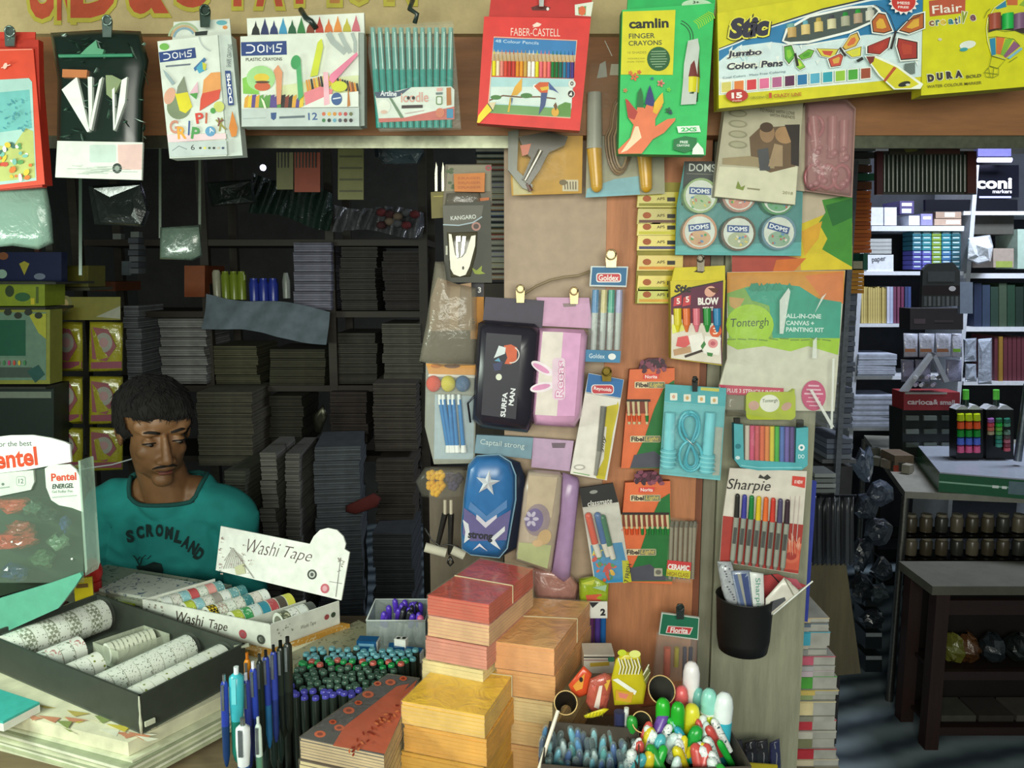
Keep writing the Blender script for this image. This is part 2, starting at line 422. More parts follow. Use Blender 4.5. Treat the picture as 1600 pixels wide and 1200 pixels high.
for pts in ([(385, 560), (480, 480), (560, 820), (545, 826)], [(548, 480), (575, 480), (575, 690), (556, 800)], [(620, 500), (640, 480), (570, 815), (556, 800)], [(700, 560), (715, 545), (718, 800), (708, 815)], [(760, 500), (795, 480), (780, 640), (716, 818)]):
    b = it.b().crop(0, 0, 4); b.sl(pts, .023, .029, 'e8f0e6-g'); b.build('steel_point', it.root)
b = it.b().crop(0, 0, 4); b.sl([(390, 432), (545, 437), (540, 485), (388, 482)], .023, .03, 'c07a4c-g'); b.build('eraser', it.root)
b = it.b().crop(0, 0, 4); b.rod(370, 350, 830, 345, .026, .0025, .0025, '3f8a68-g'); b.build('zip_seal', it.root)
b = it.b().crop(0, 0, 4); b.sl([(540, 300), (600, 250), (610, 300), (650, 310), (640, 340), (500, 340)], .022, .028, '5fa07c-g'); b.sl([(660, 470), (700, 470), (760, 500), (700, 620), (665, 590)], .022, .028, '8a9a72-g'); b.build('set_square', it.root)
b = it.b().crop(0, 0, 4); b.off = .03
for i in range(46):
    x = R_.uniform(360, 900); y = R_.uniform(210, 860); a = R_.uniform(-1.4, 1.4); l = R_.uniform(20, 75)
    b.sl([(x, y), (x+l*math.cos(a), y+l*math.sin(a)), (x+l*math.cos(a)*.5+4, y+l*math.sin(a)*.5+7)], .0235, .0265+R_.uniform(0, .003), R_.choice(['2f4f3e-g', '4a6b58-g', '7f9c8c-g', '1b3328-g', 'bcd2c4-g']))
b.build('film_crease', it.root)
clip(167, 58, YT-.014, 'metal clip holding the dark geometry pouch', 34, 16)
def doms(b, x, y, w, h, ang=0):
    b.pg([(x, y), (x+w*math.cos(ang), y+w*math.sin(ang)), (x+w*math.cos(ang)-h*math.sin(ang), y+w*math.sin(ang)+h*math.cos(ang)), (x-h*math.sin(ang), y+h*math.cos(ang))], '26417c')
    c, n = math.cos(ang), math.sin(ang)
    X = lambda u, v: (x+w*u*c-h*v*n, y+w*u*n+h*v*c)
    p = X(.1, .22); dg = math.degrees(ang); t = w*.028
    def L(pts): b.ln([X(u, v) for u, v in pts], max(t, h*.09), 'eef2f2')
    L([(.12, .22), (.22, .22), (.29, .36), (.29, .64), (.22, .78), (.1, .78)])
    L([(.43, .22), (.37, .34), (.37, .66), (.43, .78), (.50, .66), (.50, .34), (.43, .22)])
    L([(.57, .8), (.57, .24), (.64, .55), (.71, .24), (.71, .8)])
    L([(.91, .22), (.80, .22), (.78, .46), (.88, .52), (.86, .78), (.75, .78)])
# 3 narrow crayons box
it = It('crayon_box', 'narrow white crayon box with a blue name band and a printed row of fruit', 'box', 305, 140, YT, yaw=0)
b = it.b().crop(240, 0, 4.8)
b.sl([(28, 310), (480, 262), (548, 1170), (120, 1188)], -.012, .014, 'd6dfd3'); b.sl([(480, 262), (580, 262), (668, 1165), (548, 1172)], -.012, .010, 'c3cfc6')
b.build('carton', it.root)
b = it.b().crop(240, 0, 4.8); b.sl([(150, 165), (570, 140), (580, 262), (140, 298)], 0, .002, 'cfd8cc'); b.off = .0024
for r, c in ((130, '9bb08a'), (108, 'b9a27a'), (88, '7f9fae')): b.arc(230, 292, r*.9, 190, 330, 16, c)
b.el(510, 170, 40, 18, '5fa6b0'); b.el(535, 205, 18, 14, 'd08a4a'); b.pg([(310, 240), (405, 230), (400, 262), (312, 268)], '1f2a26')
b.build('hang_tab', it.root)
b = it.b().crop(240, 0, 4.8); b.off = .0143
doms(b, 38, 392, 274, 78, -.13)
b.ln([(90, 498), (275, 482)], 12, '6a7480'); b.el(80, 350, 36, 26, '6fae4e'); b.arc(470, 260, 130, 110, 175, 10, 'b3bdb8')
b.el(190, 800, 90, 95, '7b8a6a', 20); b.el(120, 720, 40, 65, 'd8a48a', 20); b.pg([(160, 700), (255, 690), (290, 800), (240, 850), (195, 830)], 'd9cf2a'); b.pg([(180, 650), (228, 570), (255, 690), (170, 705)], '7f8872')
b.pg([(300, 510), (380, 430), (395, 450), (310, 535)], '3d6fa0'); b.pg([(320, 510), (360, 460), (400, 520), (340, 550)], '4aa3c0'); b.pg([(365, 465), (395, 480), (390, 530), (370, 520)], 'c8c83a')
b.pg([(270, 700), (330, 610), (335, 700)], 'dcb6c2'); b.pg([(268, 705), (330, 695), (320, 745)], '4f9a4a')
b.pg([(375, 600), (430, 545), (500, 540), (505, 680), (365, 700)], 'dd9a58'); b.pg([(365, 700), (502, 668), (490, 740), (345, 832), (352, 740)], 'd3503c'); b.el(490, 800, 40, 40, 'c9cf6a'); b.el(445, 830, 20, 22, '4f9a4a')
b.pg([(70, 520), (100, 545), (160, 620), (140, 640), (90, 570)], '9aaeb0'); b.pg([(100, 1010), (540, 1000), (545, 1040), (110, 1070)], 'e6c9cc')
for t, x, y, w, h, c, a in (('G', 115, 905, 68, 100, 'c98a74', -5), ('R', 175, 950, 68, 95, 'e0a23a', -4), ('I', 262, 905, 12, 110, '33508f', 3), ('P', 290, 950, 60, 90, '4f9a52', 8), ('P', 310, 850, 60, 80, 'cf4438', -8), ('I', 390, 845, 14, 80, 'c2603e', 3), ('X', 460, 900, 62, 90, '8f8a3a', -18), ('Y', 478, 880, 56, 60, '7b4a3e', 20)):
    b.tx(t, x, y, w, h, c, a, .03)
b.el(425, 985, 38, 38, '5f9ac0'); b.tx('A', 408, 965, 34, 36, 'e6ecec', -20, .01)
b.pg([(108, 1068), (545, 1052), (552, 1160), (122, 1180)], 'bac6c2'); b.ln([(140, 1130), (190, 1095), (250, 1120)], 5, '6d7a80'); b.tx('6', 280, 1085, 28, 40, '2a3030')
for i, c in enumerate(('4a4a3e', 'd8d45a', '3c5a3c', '2f2f2f', 'b9b4a0', '3a4a66')): b.el(350+i*34, 1110, 10, 9, c)
b.tx('SHAPE CRAYONS', 545, 500, 170, 34, '2f3a44', -86); 
b.quad([(240+535/4.8, 530/4.8), (240+578/4.8, 530/4.8), (240+603/4.8, 785/4.8), (240+560/4.8, 790/4.8)], 100, 260)
b.rc(0, 0, 100, 260, '26417c'); b.tx('DOMS', 20, 245, 225, 60, 'eef2f2', -90, .03)
b.crop(240, 0, 4.8); b.pg([(590, 830), (630, 960), (620, 1020), (585, 1028), (565, 960)], 'cf7f2e')
b.build('printed_front', it.root)
clip(320, 42, YT-.012, 'dark metal clip holding the narrow crayon box', 34, 17, '55675c-m')
# 4 plastic crayons
it = It('crayon_box', 'wide white crayon box with twelve printed crayon tips along its top', 'box', 470, 110, YT)
b = it.b().crop(360, 0, 4)
b.sl([(62, 228), (800, 202), (805, 790), (70, 792)], -.01, .016, 'd9e0d2', 'b7c0b6'); b.sl([(800, 202), (835, 205), (838, 785), (805, 790)], -.01, .012, '98a59c')
b.build('carton', it.root)
b = it.b().crop(360, 0, 4); b.sl([(102, 115), (835, 80), (838, 215), (108, 238)], .0, .008, 'dfe5d8'); b.off = .0083
for i, c in enumerate(('1e2524', '28335c', '2b3a66', '3b8fb5', '1f5a38', '2f7a3c', '7b3a22', 'b23a2e', 'cf6e36', 'd98a3c', 'b8b03a', 'c76a76')):
    x = 158+i*57; h = 75 if i % 2 else 60; y = 218-i*2
    b.pg([(x-27, y), (x-20, y-35), (x-8, y-h+5), (x, y-h-28), (x+8, y-h+5), (x+20, y-35), (x+27, y)], c)
b.build('hang_tab', it.root)
b = it.b().crop(360, 0, 4); b.off = .0163
doms(b, 66, 264, 284, 86, -.03)
b.tx('PLASTIC CRAYONS', 96, 362, 226, 20, '3a3f3c', -1, .01)
for i in range(3): b.ln([(610+i*75, 205), (640+i*70, 260), (720+i*30, 330)], 38-8*i, 'a7b3ac')
b.pg([(75, 490), (150, 460), (180, 590), (80, 585)], '7fbf4e'); b.el(190, 490, 90, 80, '9fd08a'); b.el(195, 485, 48, 26, 'd8bf3e'); b.el(200, 540, 50, 28, 'c8603c'); b.el(200, 513, 46, 8, '5a3a2a')
b.pg([(280, 540), (700, 480), (800, 470), (800, 600), (300, 670)], 'cfd8a8')
for i in range(16):
    x = 90+i*23; b.pg([(x, 610+R_.uniform(-20, 15)), (x+24, 590), (x+20, 672), (x-6, 672)], R_.choice(['c94f38', '2a2a2a', 'd8a23a', '5a4a8a', 'e0c23a', '5f9a4a', '7a3a2a']))
for i in range(22):
    x = 470+i*15; y = 470+abs(i-8)*4
    b.pg([(x, y), (x+9, y-4), (x+22, y+60), (x+10, y+70)], R_.choice(['1f1f1f', 'd98f2e', 'e0b83a', '2a2a2a', '8a4a22', 'c9773a']))
b.pg([(460, 580), (560, 540), (640, 560), (620, 640), (470, 660)], 'dd8088'); b.el(680, 540, 50, 34, 'c9cf3a'); b.pg([(620, 590), (800, 570), (800, 668), (440, 672)], 'dfe6da')
b.pg([(270, 440), (298, 405), (325, 450), (315, 650), (290, 655), (285, 500)], 'd9946a'); b.pg([(385, 400), (402, 345), (438, 380), (455, 600), (425, 630), (412, 430)], '4ea76a'); b.el(408, 388, 30, 44, '3f9a5a', 10)
b.pg([(545, 265), (570, 240), (580, 290), (545, 470), (498, 480)], 'c6d038'); b.pg([(790, 325), (797, 345), (640, 520), (615, 500), (625, 465)], 'e07f9c'); b.pg([(580, 450), (610, 450), (620, 650), (585, 660)], 'e6b5bf')
b.el(664, 618, 34, 40, '3a5a8c'); b.ln([(640, 618), (690, 610)], 8, 'cfd8e0'); b.pg([(190, 610), (210, 630), (255, 765), (240, 768)], 'dfe8c8'); b.pg([(735, 520), (750, 660), (730, 668)], 'b9783a')
b.pg([(68, 680), (804, 672), (805, 788), (72, 790)], 'b9c5c0'); b.tx('12', 485, 705, 58, 46, '3a5a8c', -2, .02); b.pg([(252, 705), (288, 703), (285, 740), (270, 752), (254, 740)], '33507f'); b.ln([(305, 735), (465, 728)], 14, '5c6a70'); b.ln([(80, 742), (220, 736)], 4, '9aa8a4')
for i in range(6):
    b.el(583+i*34, 712, 11, 12, ('c96a4a', 'd8b04a', 'c9883a', 'cf6a5a', 'b24a4a', '6a6f4a')[i]); b.el(583+i*34, 752, 11, 12, ('3f7a4a', '1f2a24', '5f9ab0', '4a4f5a', '4a3a3a', '2f2f33')[i])
b.build('printed_front', it.root)
b = it.b(); b.tb([b.P(470, 15, .004), b.P(478, 28, .014), b.P(486, 33, .016), b.P(494, 44, .01)], .004, '22302a-g'); b.build('wire_hook', it.root)
# 5 teal pens
it = It('pen_pack', 'clear packet of twelve teal pens with a printed card across the lower end', 'pen pack', 645, 40, YT)
PC = lambda y, i: 875/1 + (y-170)*.065 + i*(515-(y-170)*.085)/11.6
for i in range(12):
    b = it.b().crop(360, 0, 4); x0 = PC(175, i)+14; x1 = PC(500, i)+14; x2 = PC(795, i)+14
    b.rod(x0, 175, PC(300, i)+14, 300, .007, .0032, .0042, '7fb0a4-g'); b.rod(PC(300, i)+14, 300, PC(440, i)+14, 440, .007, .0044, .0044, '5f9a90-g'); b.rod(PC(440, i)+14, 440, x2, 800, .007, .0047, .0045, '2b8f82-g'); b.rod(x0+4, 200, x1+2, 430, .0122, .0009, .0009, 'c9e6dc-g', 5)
    b.build('pen', it.root)
b = it.b().crop(360, 0, 4); b.sl([(905, 600), (1135, 545), (1380, 540), (1400, 560), (1398, 745), (930, 765)], .0118, .0126, 'd5ddd2'); b.off = .0128
b.pg([(900, 575), (1050, 572), (1130, 545), (1060, 600), (1010, 612), (912, 612)], '27395c'); b.tx('Artline', 938, 565, 102, 34, 'e8eef0', 2, .02)
b.pg([(925, 740), (1090, 735), (1400, 665), (1400, 745), (930, 765)], 'c25a50'); b.pg([(990, 610), (1010, 615), (1085, 735), (1065, 740)], '5f7a5a'); b.el(960, 665, 40, 42, 'e2e6d8'); b.el(960, 700, 22, 12, 'd8b4a0')
b.tx('ioodle', 1065, 578, 172, 62, 'd59a8c', -1, .012); b.el(1112, 612, 10, 11, '2a2a2a'); b.el(1144, 612, 10, 11, '2a2a2a'); b.pg([(1070, 658), (1202, 655), (1202, 674), (1070, 678)], '3a2f2c')
b.pg([(1350, 548), (1378, 546), (1382, 655), (1352, 660)], 'b0703a'); b.ln([(1290, 560), (1325, 558)], 20, 'd9a79c'); b.ln([(1284, 585), (1326, 583)], 14, '6a7a78'); b.rr(1285, 600, 1325, 655, 10, '6f8a60'); b.rr(1292, 607, 1318, 648, 7, 'd5ddd2')
b.el(1310, 705, 28, 30, 'c97a60'); b.rc(1352, 680, 1392, 738, '3f86a8'); b.ln([(1090, 710), (1210, 690)], 5, 'b9a4a0')
b.build('printed_card', it.root)
b = it.b().crop(360, 0, 4); b.sl([(868, 165), (1390, 130), (1440, 800), (925, 815), (895, 600), (860, 330)], .0005, .0135, 'cfe6da-c14'); b.build('clear_sleeve', it.root)
b = it.b(); b.tb([b.P(645, 0, .0), b.P(640, 14, .012), b.P(652, 22, .014), b.P(648, 36, .008)], .0035, '27342e-g'); b.build('wire_hook', it.root)
# 6 red pencil box
it = It('coloured_pencil_box', 'red coloured pencil box with two parrots printed below a row of pencils', 'box', 830, 110, YT-.01)
b = it.b().crop(740, 0, 5.455)
b.sl([(90, 140), (1000, 155), (905, 1115), (30, 1050)], -.006, .014, 'd8332c', 'a8241e'); b.build('carton', it.root)
b = it.b().crop(740, 0, 5.455); b.sl([(150, -40), (1010, -40), (1000, 152), (130, 140)], .002, .005, 'c12a24'); b.off = .0053
b.pg([(490, 62), (560, 40), (655, 62), (640, 90), (500, 88)], '5a1c16'); b.el(632, 76, 12, 14, 'e8e4dc'); b.pg([(862, 40), (1020, 15), (1000, 140), (865, 130)], 'dfe4d2'); b.pg([(890, 62), (960, 50), (955, 130), (895, 125)], '6d9a5c'); b.el(925, 92, 30, 40, 'd9683c')
b.build('hang_tab', it.root)
b = it.b().crop(740, 0, 5.455); b.off = .0142
b.tx('FABER-CASTELL', 318, 238, 420, 66, 'f1d8c8', 1, -.005); b.pg([(500, 215), (540, 190), (580, 205), (560, 225), (520, 232)], 'f1d8c8'); b.ln([(505, 232), (570, 215)], 6, 'f1d8c8')
b.ln([(120, 960), (175, 315), (880, 345), (822, 1005), (150, 960)], 8, 'e8c8a8')
b.pg([(172, 322), (876, 350), (868, 470), (165, 440)], '2f7ab5'); b.tx('48 Colour Pencils', 186, 335, 370, 26, 'cfe2ee', 3)
b.pg([(165, 440), (868, 470), (865, 525), (155, 520)], 'b9a889')
b.pg([(155, 520), (865, 525), (855, 668), (152, 645)], '8a4a3a')
b.pg([(150, 655), (852, 672), (826, 1000), (128, 962)], 'a9cfd0'); b.pg([(150, 740), (840, 740), (835, 920), (140, 880)], 'cfdfd6')
b.pg([(140, 890), (400, 900), (832, 930), (826, 1000), (128, 962)], '6f9a5c'); b.pg([(720, 900), (780, 870), (830, 880), (826, 990), (700, 985)], '5a8a3e')
b.ln([(135, 855), (250, 815), (400, 828), (560, 825), (700, 842)], 12, '6b4a30'); b.el(190, 830, 46, 20, '4a7a3e'); b.el(450, 815, 50, 22, '4a7a3e')
b.pg([(320, 815), (350, 740), (415, 660), (410, 770), (370, 812)], 'dba63a'); b.pg([(310, 830), (325, 830), (305, 955), (288, 955)], 'c9a83a'); b.pg([(318, 835), (335, 835), (325, 900)], '4a6a8c')
b.el(530, 738, 24, 22, 'efe9e2'); b.pg([(515, 735), (560, 700), (640, 700), (630, 790), (570, 790)], 'cc5a2c'); b.pg([(565, 745), (640, 735), (640, 762), (580, 775)], 'd9b43a'); b.pg([(640, 700), (728, 795), (680, 770), (645, 762)], '41598f'); b.pg([(575, 790), (630, 790), (610, 900), (555, 980), (570, 880)], '41527f')
b.el(695, 955, 32, 38, 'd9a53a'); b.pg([(680, 900), (700, 870), (715, 910), (700, 945)], '6b4a2a'); b.el(838, 715, 32, 34, 'd8d8cc'); b.el(838, 712, 14, 18, '3a3f3a'); b.el(838, 712, 6, 8, 'd8d8cc')
b.el(830, 800, 32, 34, 'e6e6da'); b.el(830, 800, 27, 29, '24211e'); b.pg([(812, 812), (835, 780), (840, 815)], 'e6e6da')
b.pg([(120, 880), (155, 940), (50, 1048), (28, 1045), (40, 985)], 'e6cf2a'); b.ln([(118, 880), (165, 945)], 6, '2b2b24'); b.pg([(125, 875), (190, 870), (165, 940)], 'd8c8a0')
b.build('printed_front', it.root)
cols = ['e8dc2e', 'efe0c0', 'e68c7c', 'd8503e', 'c23e38', 'c9453a', 'df8f2e', 'e69a34', 'c9a24a', 'efeee2', 'f4f4ee', 'e4da2a', 'e8707a', 'ee7f6a', 'e86a70', '1f7a3a', '1d6e3a', '1c6a5a', '2a7a9a', '2b5f9c', '4a3f86']
for i, c in enumerate(cols):
    b = it.b().crop(740, 0, 5.455); x = 172+i*33.4; y0 = 522+i*.6
    b.rod(x, 648+i, x+2, y0, .0145, .0027, .0027, c+'-g', 6); b.rod(x+2, y0, x+3, y0-62, .0145, .0026, .0009, 'c8a878', 6); b.rod(x+3, y0-62, x+3.5, y0-100, .0145, .0009, .0003, c, 5)
    b.build('pencil', it.root)
clip(846, 10, YT-.02, 'small silver clip at the top of the red parrot pencil box', 24, 8, 'c9cfc8-m')
# 7 green finger crayons
it = It('crayon_box', 'bright green finger crayon box with a yellow name panel and printed hand', 'box', 1040, 120, YT-.015)
b = it.b().crop(720, 0, 4)
b.sl([(1008, 62), (1585, 20), (1530, 970), (985, 962)], -.008, .016, '2fbf62', '14803c'); b.build('carton', it.root)
b = it.b().crop(720, 0, 4); b.sl([(1045, -20), (1592, -20), (1588, 60), (1040, 66)], .002, .008, '1fae58'); b.off = .0083; b.el(1475, 30, 95, 34, 'b9dcb8'); b.tx('3+', 1450, 5, 40, 18, '24342a', 0, .03); b.tx('AGE', 1450, 30, 40, 16, '24342a', 0, .02); b.build('hang_tab', it.root)
b = it.b().crop(720, 0, 4); b.off = .0162
for r in (95, 112): b.arc(1340, 235, r, -70, 8, 6, '175a30')
for i in range(9): b.ln([(1480+i*12, 150-i*8), (1455+i*11, 130-i*7)], 7, '8ccf3a'); b.ln([(1480+i*12, 150-i*8), (1490+i*12, 180-i*8)], 7, '8ccf3a')
b.pg([(1012, 72), (1342, 62), (1325, 468), (1000, 466)], 'd6cf1e')
b.tx('camlin', 1050, 118, 248, 62, '1f2420', -1.5, .035); b.tx('FINGER', 1050, 210, 162, 32, '3a4030', -1.5, .012); b.tx('CRAYONS', 1048, 256, 208, 30, '3a4030', -1.5, .012)
b.tx('10 SHADES', 1042, 322, 118, 14, '8a8a2a', -1); b.tx('WASHABLE AND', 1042, 362, 110, 9, '8a8a2a', -1); b.tx('NON TOXIC', 1040, 382, 110, 9, '8a8a2a', -1)
b.el(1236, 368, 72, 76, '1d5a2c')
for i, (w) in enumerate((90, 100, 90, 108, 100, 84, 46)): b.ln([(1236-w/2, 322+i*16), (1236+w/2, 320+i*16)], 5, '8fb08a')
for x, y, r, c in ((1085, 480, 26, 'd9683a'), (1060, 455, 14, 'd9683a'), (1115, 450, 14, 'd0583a'), (1250, 520, 24, 'd88a7c'), (1250, 520, 12, 'b84a3a'), (1028, 565, 14, 'c87a4a'), (1300, 560, 14, '6fcf3a'), (1298, 690, 20, '1d5a3a'), (1312, 705, 12, '24305a'), (1196, 490, 10, '2a5a8c')):
    for k in range(5): b.el(x+r*.6*math.cos(k*1.256), y+r*.6*math.sin(k*1.256), r*.45, r*.3, c, k*72, 8)
b.pg([(985, 962), (982, 935), (1060, 860), (1080, 780), (1050, 740), (1028, 620), (1050, 640), (1100, 690), (1105, 660), (1140, 670), (1150, 680), (1165, 645), (1200, 655), (1205, 690), (1225, 640), (1262, 660), (1215, 745), (1215, 790), (1290, 745), (1342, 738), (1338, 755), (1270, 830), (1200, 870), (1130, 960)], 'e2774c')
b.pg([(1060, 870), (1090, 790), (1110, 790), (1130, 860), (1040, 940), (1000, 955)], 'f0d8b0'); b.pg([(1028, 615), (1045, 625), (1105, 700), (1085, 748), (1045, 735)], 'b23a30')
b.pg([(1098, 670), (1105, 580), (1125, 545), (1138, 590), (1142, 672)], '1a6a34'); b.pg([(1150, 650), (1165, 580), (1182, 530), (1200, 585), (1215, 650), (1195, 665)], '2a3470'); b.pg([(1210, 640), (1240, 600), (1262, 577), (1268, 640), (1225, 715), (1200, 700)], 'e2b52a')
b.pg([(1420, 255), (1482, 240), (1492, 300), (1480, 420), (1478, 560), (1470, 650), (1375, 655), (1388, 520), (1395, 400)], 'bfc8be')
b.pg([(1330, 870), (1400, 850), (1475, 862), (1470, 930), (1400, 955), (1328, 935)], '17723c'); b.tx('FREE', 1370, 880, 50, 16, 'dfeee0', 0, .02); b.tx('CRAYONS', 1350, 902, 80, 14, 'dfeee0', 0, .02)
b.pg([(1350, 790), (1490, 785), (1500, 825), (1360, 830)], 'e4ece2'); b.tx('2XS', 1375, 797, 100, 26, '2fbf62', -1, .04)
b.pg([(1450, 930), (1480, 890), (1515, 930), (1520, 965), (1445, 965)], 'e4ece2')
b.build('printed_front', it.root)
b = it.b().crop(720, 0, 4); b.rod(1448, 280, 1440, 490, .014, .0085, .0125, '7a3f3a-g', 14); b.rod(1440, 490, 1436, 585, .014, .0122, .0120, 'd8cf2a-g', 14); b.rod(1436, 585, 1452, 645, .014, .0115, .007, '3a4a3e-g', 14); b.build('finger_crayon', it.root)
# 8 Stic
it = It('marker_box', 'long yellow box of jumbo colour pens with three butterflies', 'box', 1280, 80, YT-.02)
b = it.b().crop(1110, 0, 4.571)
b.sl([(50, 95), (1530, -150), (1530, 620), (60, 775)], -.01, .018, 'd2cc1e', 'a8a010'); b.build('carton', it.root)
b = it.b().crop(1110, 0, 4.571); b.sl([(50, -60), (1000, -60), (900, -20), (400, 40), (50, 95)], .0, .010, 'c9c41c'); b.build('hang_tab', it.root)
b = it.b().crop(1110, 0, 4.571); b.off = .0182
b.pg([(60, 345), (200, 290), (430, 180), (800, 60), (1150, -20), (1530, -60), (1530, 545), (1100, 590), (60, 680)], '222c3a')
b.pg([(60, 352), (200, 298), (430, 190), (800, 72), (1150, -8), (1530, -48), (1530, 545), (1100, 590), (60, 680)], 'e4ece6')
b.pg([(60, 362), (200, 308), (430, 200), (800, 84), (1150, 6), (1530, -30), (1530, 190), (1420, 230), (1100, 250), (600, 330), (300, 380), (60, 440)], '2a7aaa')
b.pg([(60, 560), (60, 440), (200, 330), (430, 300), (700, 330), (1100, 250), (1420, 230), (1526, 170), (1526, 545), (1100, 590)], 'cfe2e2')
for i in range(30):
    x = R_.uniform(90, 1480); y = R_.uniform(300, 440); b.pg([(x, y), (x+R_.uniform(10, 40), y+R_.uniform(-30, 10)), (x+R_.uniform(10, 30), y+R_.uniform(20, 50))], R_.choice(['b4d4d8', 'e4ece6', '9cc8d4', 'dce8e4']))
def out(t, x, y, w, h, a, sh=.15):
    b.tx(t, x-4, y-3, w+8, h+6, 'e6ecdc', a, .16, sh); b.tx(t, x, y, w, h, '2e2d3e', a, .035, sh)
b.tx('Stic', 100, 118, 335, 182, '2a2a22', -6, .16, .25); b.tx('Stic', 105, 123, 325, 172, 'e6e050', -6, .12, .25); b.tx('Stic', 118, 134, 300, 150, '2e2d3e', -6, .07, .25)
out('Jumbo', 116, 365, 250, 56, -4); out('Color, Pens', 116, 452, 402, 56, -4)
b.tx('Cool Colors . Mess Free Coloring', 88, 548, 450, 20, '5f7a80', -6)
for i, c in enumerate(('d6cc6a', 'dd7f3a', 'd23c44', 'dd6f96', 'b5648e', '5a2a4c', '2273a8', '55a9c4', '2fa0b0', '93c23c', '4aa338', '9a4a32')):
    x = 80+i*90.5; y = 590-i*9; b.pg([(x-6, y-6), (x+74, y-14), (x+74, y+72), (x-6, y+80)], 'e9efe4'); b.pg([(x, y), (x+67, y-7), (x+67, y+65), (x, y+72)], c)
b.pg([(1388, 455), (1462, 445), (1462, 525), (1388, 532)], '6b7a74')
b.pg([(510, 295), (540, 205), (700, 110), (1000, 45), (1180, 35), (1220, 80), (1190, 150), (1000, 235), (700, 310), (560, 318)], 'eef2ea'); b.pg([(525, 290), (555, 215), (710, 125), (1000, 62), (1170, 52), (1205, 85), (1175, 140), (990, 220), (700, 292), (570, 300)], '46524e')
def wing(pts, c, c2):
    cx = sum(p[0] for p in pts)/len(pts); cy = sum(p[1] for p in pts)/len(pts)
    b.pg([(cx+(x-cx)*1.13, cy+(y-cy)*1.13) for x, y in pts], 'e9efe6'); b.pg(pts, '2a241e'); b.pg([(cx+(x-cx)*.9, cy+(y-cy)*.9) for x, y in pts], c); b.pg([(cx+(x-cx)*.5, cy+(y-cy)*.5) for x, y in pts], c2)
wing([(525, 330), (580, 320), (610, 400), (560, 460), (530, 420)], '5aa832', '86c83c'); wing([(625, 400), (700, 350), (745, 360), (720, 410), (650, 430)], '6ab43a', '4f9a2c'); wing([(600, 410), (640, 420), (680, 480), (640, 500), (615, 480)], '86c83c', 'c0d84a')
wing([(755, 345), (920, 350), (880, 420), (790, 400)], 'd9cf4a', 'c9503c'); wing([(940, 340), (1000, 250), (1050, 230), (1070, 280), (1040, 330), (960, 360)], 'd8b04a', 'cf6a3c'); wing([(960, 370), (1080, 330), (1075, 400), (1010, 410)], 'd8d43a', 'cfcf4a'); wing([(840, 420), (930, 380), (950, 400), (930, 470), (860, 480)], 'c9503c', 'd8a84a')
wing([(1150, 150), (1200, 90), (1250, 100), (1300, 220), (1240, 240), (1160, 230)], 'b5602c', 'd8a83a'); wing([(1120, 330), (1290, 260), (1270, 340), (1210, 390), (1120, 380)], 'a5342a', 'b03a2c'); wing([(1345, 220), (1450, 110), (1526, 90), (1526, 200), (1420, 240)], 'b5602c', 'd8a83a'); wing([(1340, 270), (1480, 300), (1480, 420), (1360, 430), (1330, 330)], 'a5342a', 'b4422e')
for p in (((605, 380), (625, 470)), ((925, 340), (965, 400)), ((1325, 220), (1290, 350))): b.ln(p, 16, '2a241e')
b.ln([(1322, 222), (1280, 110), (1230, 60), (1170, 35)], 5, '2a241e'); b.ln([(1330, 222), (1400, 150), (1500, 110)], 5, '2a241e')
b.pg([(1100, 400), (1180, 395), (1340, 470), (1520, 600), (1500, 635), (1310, 640), (1200, 540)], 'e9efe0'); b.pg([(1118, 408), (1160, 405), (1330, 480), (1490, 600), (1430, 630), (1320, 632), (1215, 540)], 'd2cc2a'); b.pg([(1112, 404), (1175, 402), (1165, 440), (1140, 460)], '7a2e2a'); b.pg([(1310, 475), (1330, 485), (1250, 585), (1235, 575)], 'b5502c')
b.el(1385, 600, 45, 18, '2a2a22', -15); b.el(1410, 605, 16, 8, 'cfcfc0'); b.pg([(1040, 430), (1085, 405), (1095, 425), (1055, 445)], '22241e')
pts = [(1380+(110 if k % 2 else 88)*math.cos(k*math.pi/16), 10+(98 if k % 2 else 78)*math.sin(k*math.pi/16)) for k in range(32)]; b.pg(pts, 'f2ece6'); b.el(1380, 10, 86, 76, 'c8372e'); b.tx('MESS', 1335, 10, 90, 20, 'f2dcd4', 2, .03); b.tx('FREE', 1340, 42, 78, 16, 'f2dcd4', 2, .03)
b.el(190, 682, 80, 46, 'b5302a'); b.tx('15', 150, 662, 76, 42, 'f0e8e0', -3, .05); b.tx('shades', 155, 712, 68, 14, 'e8c8b8', -4)
b.tx('ORIGINAL', 285, 690, 118, 16, '5f6a2a', -4); b.rc(418, 662, 438, 700, 'c2502c'); b.tx('CRAZY LINE', 450, 672, 200, 26, 'b5641e', -4, .02)
b.build('printed_front', it.root)
for i, (x, c) in enumerate(((575, 'c9a86a'), (672, 'd8c080'), (765, 'd8c27c'), (858, 'cfc9a0'), (955, 'a8a890'), (1045, 'b09a80'), (1130, 'c9c8b8'))):
    b = it.b().crop(1110, 0, 4.571); y = 205-i*20
    b.rod(x, y+70, x-2, y, .0195, .0080, .0080, c+'-g', 12); b.rod(x-2, y, x-3, y-30, .0195, .0065, .006, ('7fb0a8', '6aa6b4', 'b9a050', '4a4a52', '2c8a3c', '2c9a3a', 'b9bcb0')[i]+'-g', 10); b.build('marker', it.root)
